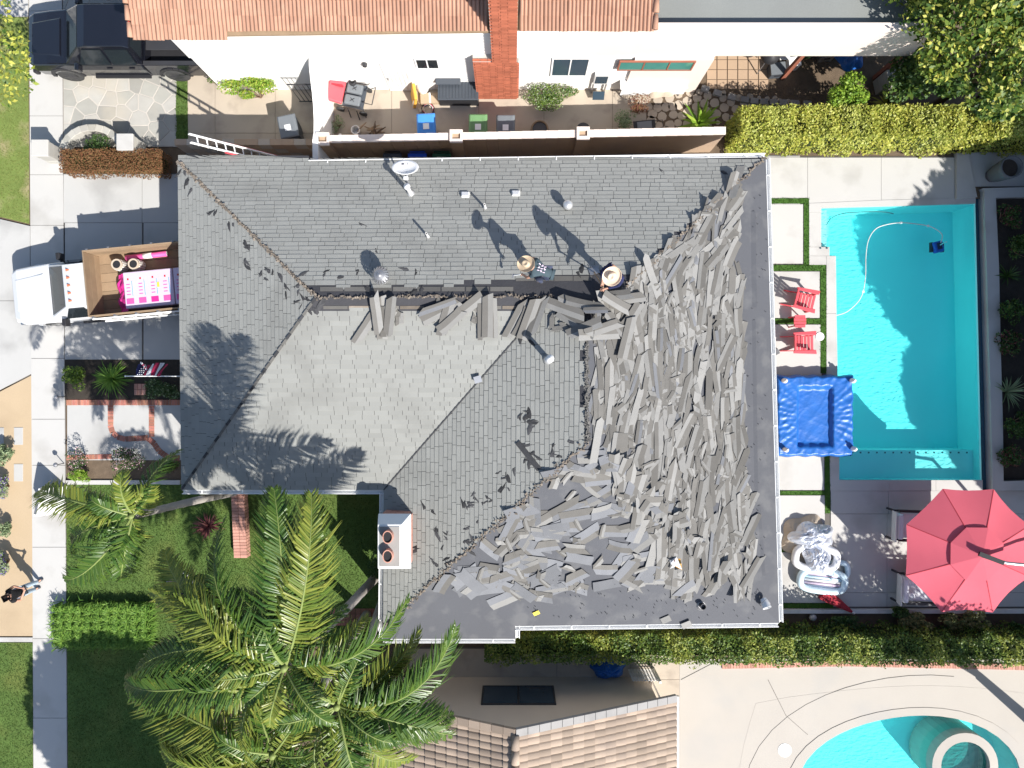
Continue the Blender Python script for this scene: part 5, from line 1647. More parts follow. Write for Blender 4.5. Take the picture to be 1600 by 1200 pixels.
# raised spa under a blue tarp
sa = thing('raised_spa', 'raised square white spa shell beneath the sagging blue tarp', 'spa', ground_of(1273, 650, .4))
for x, y, sx, sy in ((-1.17, 0, .16, 2.62), (1.17, 0, .16, 2.62), (0, 1.23, 2.175, .16), (0, -1.23, 2.175, .16)):
    MB().box((x, y, .2), (sx, sy, .4)).build('shell', white_dirty, sa)
MB().box((0, 0, .05), (1.69, 1.81, .1)).build('basin_floor', pool_plaster, sa)
tp = thing('blue_tarp', 'glossy blue tarp sagging over the square raised spa', 'tarp', sa.location)
nx = 64; vs = []
random.seed(8)
ph = [(random.uniform(3, 11), random.uniform(-11, 11), random.uniform(0, 6)) for _ in range(9)]
for j in range(nx):
    for i in range(nx):
        u, v = i / (nx - 1) * 2 - 1, j / (nx - 1) * 2 - 1
        x, y = u * 1.36, v * 1.42
        r = max(abs(x) / .56, abs(y + .02) / .95)
        z = .47 - .17 * max(0, min(1, (1.12 - r) * 7))
        if abs(u) > .95 or abs(v) > .95: z -= .22 * (max(abs(u), abs(v)) - .95) / .05
        k = sum(math.sin(a * x + b_ * y + c) for a, b_, c in ph) / 9
        rad = math.atan2(y, x)
        cr = sum((1 - abs(math.sin(.55 * (a * x + b_ * y) + c + 1.2 * math.sin(2.1 * y + c)))) ** 6 for a, b_, c in ph[:6])
        z += .012 * k + .015 * cr * min(1, .35 + .65 * max(0, r - .6)) + .012 * math.sin(rad * 34 + 3 * k) * min(1, max(0, r - .9))
        w = 1 + .015 * math.sin(rad * 17)
        vs.append((x * w, y * w, z))
b = MB(); b.add(vs, [(j * nx + i, j * nx + i + 1, (j + 1) * nx + i + 1, (j + 1) * nx + i) for j in range(nx - 1) for i in range(nx - 1)])
so = b.build('sheet', blue_tarp, tp, smooth=True)
sm = so.modifiers.new('t', 'SOLIDIFY'); sm.thickness = .006
for x, y, l in ((-1.12, 1.22, 'by the fallen shingle side'), (1.22, 1.22, 'at the pool corner by the chairs'), (-1.08, -1.15, 'at the house corner by the floats'), (1.26, -1.12, 'at the pool corner by the bench')):
    q = thing('water_jug', 'white water jug weighing down the blue tarp ' + l, 'jug', (sa.location.x + x, sa.location.y + y, .5))
    MB().lathe((0, 0, 0), [(.07, 0), (.085, .02), (.085, .16), (.03, .22), (.03, .25), (.0001, .25)], 12).build('jug_body', vinyl_white, q, smooth=True)
    MB().lathe((0, 0, .25), [(.035, 0), (.035, .03), (.0001, .03)], 10).build('jug_cap', paper, q)

# cantilever umbrella
ap = G(1533, 868, 2.95)
um = thing('patio_umbrella', 'large open faded red cantilever umbrella over the loungers', 'umbrella', (ap.x, ap.y, 0))
NR, RR = 8, 2.12
rim = [(RR * math.cos(math.radians(22.5 + 45 * k + 44.5)), RR * math.sin(math.radians(22.5 + 45 * k + 44.5))) for k in range(NR)]
for k in range(NR):
    (x0, y0), (x1, y1) = rim[k], rim[(k + 1) % NR]
    n = 6; vs = []
    for i in range(n + 1):
        t_ = .16 + .84 * i / n
        for j in range(5):
            s = j / 4
            x, y = (x0 + (x1 - x0) * s) * t_, (y0 + (y1 - y0) * s) * t_
            sag = .05 * t_ * math.sin(math.pi * s)
            z = 2.95 - .62 * t_ ** 1.1 - sag
            inn = 1 - .03 * t_ * math.sin(math.pi * s)
            vs.append((x * inn, y * inn, z))
    b = MB(); b.add(vs, [(i * 5 + j, i * 5 + j + 1, (i + 1) * 5 + j + 1, (i + 1) * 5 + j) for i in range(n) for j in range(4)])
    b.build('canopy_panel', red_cloth, um, smooth=True)
    MB().bar((0, 0, 2.86), (x0 * .985, y0 * .985, 2.30), .03, .03).build('rib', metal_dark, um)
    MB().bar((x0 * .17, y0 * .17, 2.885), (x0 * .99, y0 * .99, 2.335), .022, .012).build('seam', red_deep, um)
cp_ = MB()
for k in range(NR):
    (x0, y0), (x1, y1) = rim[k], rim[(k + 1) % NR]
    cp_.add([(0, 0, 3.03), (x0 * .42, y0 * .42, 2.765), (x1 * .42, y1 * .42, 2.765)], [(0, 1, 2)])
cp_.build('vent_cap', red_cloth, um)
MB().tube([(0, 0, 2.7), (0, 0, 3.12)], .05, 10).build('hub', metal_dark, um)
MB().tube([(.05, -.02, 3.1), (.6, -.16, 3.22), (2.0, -.3, 3.25), (3.1, -.35, 3.05)], .05, 10).build('arm', alu, um, smooth=True)
MB().bar((-.18, .1, 3.12), (.5, -.16, 3.22), .14, .07).build('arm_bracket', black_plastic, um)
MB().tube([(3.1, -.35, 3.1), (3.1, -.35, .06)], .06, 10).build('mast', alu, um, smooth=True)
MB().box((3.1, -.35, .05), (.9, .9, .1)).build('base', black_plastic, um, bevel=.02)
# loungers under the umbrella
def lounger(label, loc, rz, n_pil):
    t = thing('patio_lounger', label, 'lounger', loc, rz, 'low loungers under the red umbrella')
    for s in (-1, 1):
        MB().box((.5, s * .5, .42), (1.5, .06, .05)).build('side_rail', metal_dark, t)
        for x in (-.2, 1.2): MB().box((x, s * .5, .2), (.06, .06, .4)).build('leg', metal_dark, t)
        MB().box((.45, s * .5, .6), (1.1, .07, .03)).build('armrest', metal_dark, t)
        for x in (-.05, .95): MB().box((x, s * .5, .5), (.05, .05, .18)).build('arm_post', metal_dark, t)
    for k in range(4): MB().box((-.26 - k * .03, 0, .5 + k * .12), (.03, 1.0, .08)).build('back_slat', white_dirty, t)
    MB().box((.45, 0, .42), (1.35, .88, .14)).build('seat_cushion', cushion_white, t, bevel=.05)
    MB().box((-.1, 0, .62), (.2, .86, .4), R=Euler((0, -.25, 0)).to_matrix()).build('back_cushion', cushion_white, t, bevel=.06)
    for k in range(n_pil):
        MB().lathe((.12, -.2 + k * .4, .62), [(.0001, -.07), (.16, -.05), (.2, 0), (.16, .05), (.0001, .07)], 4, sx=1.0, sy=1.2, R=Euler((0, -.5, .78)).to_matrix()).build('pillow', cushion_white, t, sub=2, smooth=True)
lounger('dark framed lounger with white seat cushion by the umbrella edge', ground_of(1404, 820, .4), math.radians(-2), 0)
lounger('dark framed lounger with two white pillows in deep shade', ground_of(1412, 918, .4), math.radians(-2), 2)
# folded umbrella lying by the kerb
t = thing('folded_umbrella', 'folded dark red umbrella lying across the kerb', 'umbrella', tuple(G(1308, 941, .2)), math.radians(-33))
b = MB(); rings = []
for x, r in ((-.62, .24), (-.5, .26), (-.2, .2), (.2, .13), (.5, .07), (.62, .04)):
    rings.append([(x, r * (1 if k % 2 else .72) * math.cos(2 * math.pi * k / 16), r * (1 if k % 2 else .72) * math.sin(2 * math.pi * k / 16) * .7) for k in range(16)])
b.loft(rings).build('folded_canopy', red_deep, t, fix=True)
MB().tube([(-.9, 0, 0), (.7, 0, 0)], .02, 8).build('pole', white_paint, t)
MB().lathe((.7, 0, 0), [(.0001, -.05), (.05, 0), (.0001, .05)], 10).build('finial', paper, t, smooth=True)
# heap of pool floats
def ring_float(name, label, loc, rx, ry, r, m, rz, inner=None):
    t = thing(name, label, 'pool float', loc, rz)
    pts = []
    for k in range(28):
        a = 2 * math.pi * k / 28
        cx, sx_ = math.cos(a), math.sin(a)
        pts.append((rx * math.copysign(abs(cx) ** .6, cx), ry * math.copysign(abs(sx_) ** .6, sx_), .02 * math.sin(3 * a)))
    MB().tube(pts, r, 10, closed=True).build('tube', m, t, smooth=True)
    if inner:
        for k in range(5): MB().tube([(-rx * .8, -ry * .62 + k * ry * .31, -.03), (rx * .8, -ry * .62 + k * ry * .31, -.03)], ry * .14, 8).build('inner_tube', inner[k % len(inner)], t, smooth=True)
    return t
ring_float('pool_float', 'clear blue-white inflatable float with striped middle at the heap bottom', tuple(G(1285, 908, .25)), .78, .34, .12, vinyl_clear, -.12, [vinyl_clear, pink_wrap, vinyl_white])
ring_float('pool_float', 'white inflatable ring float in the middle of the heap', tuple(G(1275, 872, .3)), .72, .36, .13, vinyl_white, -.1, None)
ring_float('pool_float', 'pale blue inflatable float edge peeking from under the heap', tuple(G(1300, 893, .12)), .55, .3, .1, vinyl_clear, .1, None)
def crumple(name, label, loc, sx, sy, h, m, seed, rz=0, wr=7.0):
    r = random.Random(seed)
    t = thing(name, label, 'sheet', loc, rz)
    n = 22; ph = [(r.uniform(-wr, wr), r.uniform(-wr, wr), r.uniform(0, 6)) for _ in range(8)]
    vs = []
    for j in range(n):
        for i in range(n):
            u, v = i / (n - 1) * 2 - 1, j / (n - 1) * 2 - 1
            d = max(abs(u), abs(v)); rr = math.hypot(u, v) or 1
            f = d / rr * (1 + .1 * math.sin(5 * math.atan2(v, u) + seed))
            x, y = u * f * sx, v * f * sy
            k = sum(abs(math.sin(a * u + b_ * v + c)) for a, b_, c in ph) / 8
            vs.append((x, y, h * (1 - d ** 3) * (.6 + .8 * k) + r.uniform(-.012, .012) + .01))
    b = MB(); b.add(vs, [(j * n + i, j * n + i + 1, (j + 1) * n + i + 1, (j + 1) * n + i) for j in range(n - 1) for i in range(n - 1)])
    b.build('sheet', m, t)
    return t
crumple('canvas_cover', 'folded tan canvas cover under the silver sheet', tuple(G(1258, 838)), .85, .75, .3, canvas_tan, 3, .2, 4)
crumple('silver_sheet', 'crumpled silver pool sheet on top of the tan cover', tuple(G(1268, 838, .22)), .78, .5, .35, silver, 5, .05, 9)
crumple('silver_sheet', 'crumpled silver sheet bunched over the white ring float', tuple(G(1276, 872, .35)), .45, .55, .3, silver, 9, .5, 10)
crumple('blue_bag', 'crumpled blue plastic sheet against the cream gable wall', tuple(G(950, 1043)), .6, .36, .4, blue_tarp, 12, 0, 6)
crumple('blue_sheet', 'crumpled blue sheet under the patio cover of the terracotta house', tuple(G(1326, 88, .4)), .45, .55, .35, blue_tarp, 14, .6, 6)
crumple('tan_cover', 'tan cloth cover bunched beside the white table', tuple(G(1030, 138, .3)), .6, .35, .35, canvas_tan, 18, 0, 5)
# planter urn upper right
t = thing('tall_planter', 'tall dark tapered planter in the shaded deck corner', 'planter', tuple(G(1548, 275)))
MB().lathe((0, 0, .03), [(.22, 0), (.30, .3), (.36, .8), (.38, 1.0), (.33, 1.0), (.3, .85), (.0001, .85)], 20).build('pot', pot_grey, t, smooth=True)
MB().lathe((0, 0, .88), [(.32, 0), (.0001, .02)], 20).build('soil', soil_dark, t)

# --- clutter behind the block wall
t = thing('garden_wagon', 'folding garden wagon with red padded cover and grey seats', 'wagon', ground_of(545, 148, .5), math.radians(-12))
MB().box((-.42, .0, .62), (.55, .78, .16), R=Euler((.0, .25, 0)).to_matrix()).build('red_cover', red_plastic, t, bevel=.05)
MB().box((-.42, .16, .72), (.5, .05, .05)).build('cover_fold', red_deep, t)
MB().box((.22, 0, .5), (.72, .82, .06)).build('tray', grey_bin, t)
for y in (-.2, .2):
    MB().box((.2, y, .6), (.55, .34, .14)).build('seat_pad', grey_lid, t, bevel=.05)
    for a in (.7, -.7): MB().box((.2, y, .675), (.18, .02, .01), a).build('stitching', black_plastic, t)
for sx in (-.3, .52):
    for sy in (-.42, .42): MB().lathe((sx, sy, .14), [(.14, -.03), (.14, .03)], 14, R=Euler((1.57, 0, 0)).to_matrix()).build('wheel', rubber, t)
for y in (-.42, .42): MB().tube([(-.3, y, .5), (.58, y, .66)], .018, 6).build('frame_tube', metal_dark, t)
MB().tube([(.56, -.2, .6), (.95, -.3, .85), (.95, .3, .85), (.56, .2, .6)], .018, 6).build('push_bar', metal_dark, t)
for x, y in ((.62, -.5), (.42, -.62), (.1, -.6)): MB().tube([(x - .1, y + .2, .3), (x, y, .05)], .02, 6).build('strap', metal_dark, t)
MB().lathe((.1, .38, .66), [(.13, 0), (.13, .08), (.08, .1), (.08, .02), (.0001, .02)], 14).build('cup_holder', black_plastic, t)
t = thing('storage_box', 'black ribbed deck storage box against the brick chimney base', 'storage box', ground_of(716, 140, .5))
MB().box((0, 0, .27), (1.35, .72, .54)).build('box', black_plastic, t, bevel=.02)
lid = MB().box((0, 0, .57), (1.4, .78, .06)).build('lid', grey_bin, t, bevel=.02)
for k in range(12): MB().box((-.6 + k * .11, 0, .608), (.05, .7, .02)).build('rib', grey_bin, lid)
t = thing('leaning_cover', 'black plastic cover leaning on the white wall above the storage box', 'cover', ground_of(700, 122, .8))
MB().box((0, 0, .88), (.86, .5, .08), R=Euler((.75, 0, 0)).to_matrix()).build('panel', grey_bin, t, bevel=.03)
for sx in (-.3, .3): MB().bar((sx, .1, .0), (sx, .05, .82), .05, .05).build('leg', black_plastic, t)
t = thing('white_sack', 'white stuffed sack standing beside the deck box', 'sack', ground_of(660, 132, .3))
MB().lathe((0, 0, 0), [(.17, 0), (.22, .15), (.2, .4), (.1, .52), (.0001, .54)], 12, sx=1.0, sy=1.3).build('bag', vinyl_white, t, smooth=True)
MB().lathe((.1, -.12, .3), [(.0001, -.1), (.1, 0), (.0001, .1)], 8).build('knot', paper, t)
t = thing('clay_pot', 'round brown clay pot behind the white sack', 'pot', ground_of(667, 117, .4))
MB().lathe((0, 0, 0), [(.12, 0), (.19, .42), (.16, .42), (.13, .34), (.0001, .34)], 16).build('pot', cardboard, t)
MB().lathe((0, 0, .345), [(.14, 0), (.0001, .03)], 12).build('soil', brick_pale, t)
t = thing('yellow_board', 'upright orange-yellow foam board leaning by the white sack', 'board', ground_of(647, 150, .4), math.radians(-80))
MB().box((0, 0, .4), (.55, .12, .8), R=Euler((-.2, 0, 0)).to_matrix()).build('board', orange_y, t, bevel=.04)
MB().box((.2, -.08, .3), (.06, .02, .4), R=Euler((-.2, 0, 0)).to_matrix()).build('strap', white_paint, t)
t = thing('cardboard_box', 'flat cardboard box lying before the black storage box', 'box', ground_of(672, 154, .1), .05)
MB().box((0, 0, .08), (.66, .36, .16)).build('carton', cardboard, t)
MB().box((0, 0, .163), (.06, .36, .006)).build('tape', paper, t)
t = thing('cable_coil', 'messy coil of black white and red cable near the blue bin', 'cable', ground_of(669, 171, .0))
for k, m in enumerate((black_plastic, paper, red_plastic, black_plastic)):
    pts = [((.16 + .02 * k) * math.cos(a * .5) + .02 * math.sin(a * 2.3 + k), (.16 + .015 * k) * math.sin(a * .5) + .02 * math.cos(a * 1.7), .02 + k * .02 + .01 * math.sin(a)) for a in range(26)]
    MB().tube(pts, .012, 5).build('loop', m, t, smooth=True)
MB().box((-.22, -.02, .04), (.2, .16, .07), .4).build('tool_bag', canvas_tan, t, bevel=.02)
t = thing('driftwood_pile', 'pile of driftwood and white pots against the block wall', 'pile', ground_of(580, 206, .0))
random.seed(3)
for k in range(10):
    a = random.uniform(0, 3.1); p = (random.uniform(-.3, .35), random.uniform(-.12, .12), .06 + .02 * k)
    MB().tube([(p[0] - .25 * math.cos(a), p[1] - .2 * math.sin(a), p[2]), (p[0], p[1], p[2] + .04), (p[0] + .25 * math.cos(a), p[1] + .2 * math.sin(a), p[2])], [.02, .035, .015], 6).build('branch', wood_board if k % 3 else bark, t)
MB().lathe((-.5, -.02, 0), [(.12, 0), (.16, .26), (.13, .26), (.1, .05), (.0001, .05)], 14).build('white_pot', white_dirty, t)
t = thing('drain_post', 'short white drain post beside the curved wing wall', 'post', ground_of(534, 215, .3))
MB().tube([(0, 0, 0), (0, 0, .5)], .045, 10).build('pipe', white_dirty, t); MB().lathe((0, 0, .5), [(.06, 0), (.06, .04), (.0001, .05)], 10).build('cap', white_paint, t)
t = thing('garden_tap', 'white garden tap and hanger on the block wall', 'tap', (-1.9, 8.12, 1.2))
MB().tube([(-.2, 0, .45), (.15, .05, .6)], .025, 6).build('lever', white_paint, t); MB().tube([(0, 0, -1.2), (0, .02, .5)], .025, 6).build('riser', white_dirty, t)
MB().box((.2, .02, .3), (.2, .1, .1)).build('valve', brick_red, t)
t = thing('half_barrel', 'brown half barrel planter behind the block wall', 'barrel', ground_of(843, 204, .3))
MB().lathe((0, 0, 0), [(.24, 0), (.32, .25), (.3, .48), (.26, .48), (.24, .38), (.0001, .38)], 18).build('staves', wood_board, t)
for z in (.12, .4): MB().lathe((0, 0, z), [(.305, -.02), (.312, .02)], 18).build('hoop', metal_dark, t)
t = thing('round_table', 'small round dark table beside the wall pier', 'table', ground_of(911, 203, .4))
MB().lathe((0, 0, .42), [(.24, 0), (.24, .03), (.0001, .03)], 20).build('table_top', metal_dark, t)
for k in range(3): MB().bar((.16 * math.cos(k * 2.1), .16 * math.sin(k * 2.1), .42), (.2 * math.cos(k * 2.1), .2 * math.sin(k * 2.1), 0), .025, .025).build('leg', metal_dark, t)
t = thing('black_cart', 'black hand cart with grey lid near the agave', 'cart', ground_of(1006, 199, .3), .1)
MB().hexa([(-.3, -.16, .12), (.3, -.16, .12), (.3, .16, .12), (-.3, .16, .12), (-.38, -.2, .42), (.38, -.2, .42), (.38, .2, .42), (-.38, .2, .42)]).build('tub', black_plastic, t)
MB().box((0, 0, .44), (.5, .3, .03)).build('lid', grey_lid, t)
for s in (-.24, .24): MB().lathe((0, s, .12), [(.12, -.03), (.12, .03)], 12, R=Euler((1.57, 0, 0)).to_matrix()).build('wheel', rubber, t)
MB().tube([(.38, -.15, .4), (.62, -.12, .5), (.62, .12, .5), (.38, .15, .4)], .015, 6).build('handle', metal_dark, t)
t = thing('utility_cabinet', 'white utility cabinet on a post stand beside the slider window', 'cabinet', ground_of(937, 130, .6))
MB().box((0, .12, 1.05), (.5, .42, .7)).build('cabinet', white_dirty, t, bevel=.02)
MB().box((0, -.095, 1.05), (.4, .015, .5)).build('door', glass_blue, t)
for sx in (-.22, .22):
    for sy in (-.05, .3): MB().box((sx, sy, .35), (.05, .05, .7)).build('leg', metal_grey, t)
MB().box((0, -.3, .3), (.4, .3, .03), R=Euler((.9, 0, 0)).to_matrix()).build('flap', glass_blue, t)
t = thing('white_table', 'long white folding table against the pink plastered wall', 'table', ground_of(1022, 122, .8), math.radians(1))
MB().box((0, 0, .76), (2.3, .72, .05)).build('table_top', white_paint, t, bevel=.02)
MB().box((0, -.36, .55), (2.2, .02, .42)).build('table_skirt', white_paint, t)
for sx in (-1, 1):
    for sy in (-.28, .28): MB().bar((sx * 1.0, sy, .74), (sx * 1.0, sy, 0), .04, .04).build('leg', metal_grey, t)
# things stored under the patio cover
t = thing('gas_grill', 'black kettle grill under the patio cover', 'grill', ground_of(1200, 90, .6))
MB().lathe((0, 0, .55), [(.0001, 0), (.22, .06), (.33, .22), (.33, .28), (.28, .42), (.0001, .55)], 20).build('kettle', black_plastic, t, smooth=True)
for k in range(3): MB().bar((.2 * math.cos(k * 2.1), .2 * math.sin(k * 2.1), .65), (.34 * math.cos(k * 2.1), .34 * math.sin(k * 2.1), 0), .03, .03).build('leg', metal_grey, t)
MB().box((.5, 0, .8), (.35, .35, .03)).build('side_shelf', white_dirty, t)
t = thing('green_hose_pot', 'round green hose pot under the patio cover', 'pot', ground_of(1268, 74, .4))
MB().lathe((0, 0, 0), [(.22, 0), (.28, .4), (.22, .45), (.18, .3), (.0001, .3)], 18).build('pot', green_lid, t, smooth=True)
pts = [(.19 * math.cos(a * .6), .19 * math.sin(a * .6), .36 + .008 * a) for a in range(20)]
MB().tube(pts, .02, 5).build('hose', green_bin, t)
for px, py, lab, m, s in ((1240, 98, 'small white appliance box beside the wooden patio post', white_paint, (.4, .3, .4)), (1292, 82, 'grey crate under the patio cover beside the green pot', metal_grey, (.5, .4, .4)), (1215, 108, 'dark crate at the patio edge by the leaning post', grey_bin, (.5, .4, .35))):
    t = thing('storage_crate', lab, 'crate', ground_of(px, py, .3), .1)
    MB().box((0, 0, s[2] / 2), s).build('crate_body', m, t, bevel=.015)
    MB().box((0, 0, s[2] + .01), (s[0] * 1.04, s[1] * 1.04, .03)).build('crate_lid', paper if m is white_paint else grey_lid, t)
    MB().box((0, -s[1] / 2 - .015, s[2] * .7), (s[0] * .4, .03, .03)).build('grip', black_plastic, t)
t = thing('stone_pedestal', 'stacked pale stone pedestal in front of the dark shrubs', 'pedestal', ground_of(1388, 128, .4), .2)
for r in range(3):
    for i in range(2):
        MB().box((-.15 + i * .3, 0, .15 + r * .3), (.29, .5, .29)).build('block', flag_stone, t, bevel=.015)
# extension ladder at the corner of the house
ld = thing('extension_ladder', 'red and white extension ladder leaning at the corner of the house', 'ladder', (-7.15, 7.58, 0))
a, c = Vector((0, 0, 0)), Vector((-2.2, -.45, 4.15))
d = (c - a).normalized(); sd2 = Vector((.2, .98, 0)).cross(d).cross(d).normalized() * -1
sd2 = d.cross(Vector((0, 0, 1))).normalized()
for s in (-.15, .15):
    MB().bar(a + sd2 * s, c.lerp(a, .25) + sd2 * s, .035, .08, up=(0, 0, 1)).build('side_rail', red_plastic, ld)
    MB().bar(a.lerp(c, .3) + sd2 * s * .85 + Vector((0, 0, .06)), c + sd2 * s * .85 + Vector((0, 0, .06)), .03, .07, up=(0, 0, 1)).build('side_rail', white_paint, ld)
for k in range(14):
    p = a.lerp(c, .04 + k * .07)
    MB().bar(p - sd2 * .15, p + sd2 * .15, .03, .03).build('rung', alu if k < 9 else white_paint, ld)
# A-frame board on the pavement
ab = thing('sandwich_board', 'plain white folding board standing on the pavement under the palm frond', 'sign', tuple(G(88, 778)), math.radians(80))
for s in (-1, 1):
    MB().bar((0, s * .30, 0.02), (0, s * .03, .95), .95, .03, up=(0, 1, 0)).build('board', white_paint, ab)
MB().box((0, 0, .96), (.8, .08, .03)).build('hinge', metal_grey, ab)
# flag on a pole from the house
fl = thing('flag_pole', 'striped flag with starred blue corner hanging from an angled pole', 'flag', tuple(G(285, 588, 2.2)))
MB().tube([(.6, -.0, .1), (-1.55, 0, .45)], .016, 8).build('pole', white_paint, fl)
MB().lathe((-1.57, 0, .45), [(.0001, -.03), (.03, 0), (.0001, .03)], 8).build('finial', paper, fl)
for k in range(7):   # stripes hang from the pole, each a cloth strip in gentle folds
    vs = []
    for j in range(7):
        for i in range(3):
            x = -.55 - k * .105 - i * .0525 if k < 4 else -.55 - k * .105 - i * .0525
            v = j / 6
            vs.append((x - .12 * v * (k - 1) * .3, .42 * v * (1 + .1 * math.sin(k)) + .02 * math.sin(v * 5), .33 + .08 * (k * .105 - .3) - .75 * v * .6 + .05 * math.sin(i * 1.2 + k * 1.7 + v * 3)))
    b = MB(); b.add(vs, [(j * 3 + i, j * 3 + i + 1, (j + 1) * 3 + i + 1, (j + 1) * 3 + i) for j in range(6) for i in range(2)])
    if k < 5: b.build('stripe', flag_white if k % 2 else flag_red, fl)
    else: b.build('canton', flag_blue, fl)
for k in range(5):
    x = -1.08 - k * .035
    MB().bar((x, .20 + k * .05, .12), (x - .12, .36 + k * .02, .0), .055, .015).build('stripe', flag_red if k % 2 else flag_white, fl)
for i in range(3):
    for j in range(4):
        MB().box((-1.08 - i * .065 + .02 * (j % 2), .05 + j * .06, .40 - .06 * j), (.024, .024, .01)).build('star', flag_white, fl)
# path lights
for x, y, lab in ((101, 620, 'small path light at the upper corner of the front walk'), (100, 724, 'small path light at the lower corner of the front walk')):
    t = thing('path_light', lab, 'lamp', tuple(G(x, y)))
    MB().tube([(0, 0, 0), (0, 0, .42)], .015, 6).build('stem', metal_dark, t)
    MB().lathe((0, 0, .42), [(.03, 0), (.085, .02), (.07, .06), (.0001, .09)], 12).build('shade', metal_grey, t)
# round planter in the lawn
t = thing('round_planter', 'dark round planter with scalloped pale edging in the lawn', 'planter', tuple(G(283, 915)))
MB().lathe((0, 0, 0), [(.36, 0), (.42, .25), (.38, .25), (.34, .12), (.0001, .12)], 22).build('bowl', black_plastic, t, smooth=False)
for k in range(20):
    a = 2 * math.pi * k / 20
    MB().box((.47 * math.cos(a), .47 * math.sin(a), .06), (.05, .13, .12), a).build('edging_stone', concrete_pale, t, bevel=.01)
t = thing('white_stone', 'white rounded stone in the dark bed below the kerb', 'stone', tuple(G(1269, 964)))
MB().lathe((0, 0, .06), [(.0001, -.06), (.1, -.04), (.13, 0), (.09, .06), (.0001, .08)], 8, sx=1.1).build('boulder', concrete_pale, t, smooth=True)
# power cable crossing above the terracotta roof
tag(MB().tube([(-.6, 14.5, 6.0), (-1.5, 12.3, 5.9), (-.1, 11.2, 5.2), (.2, 10.25, 4.3)], .012, 5).build('service_cable', white_dirty), 'thin pale service cable running down beside the brick chimney', 'cable')
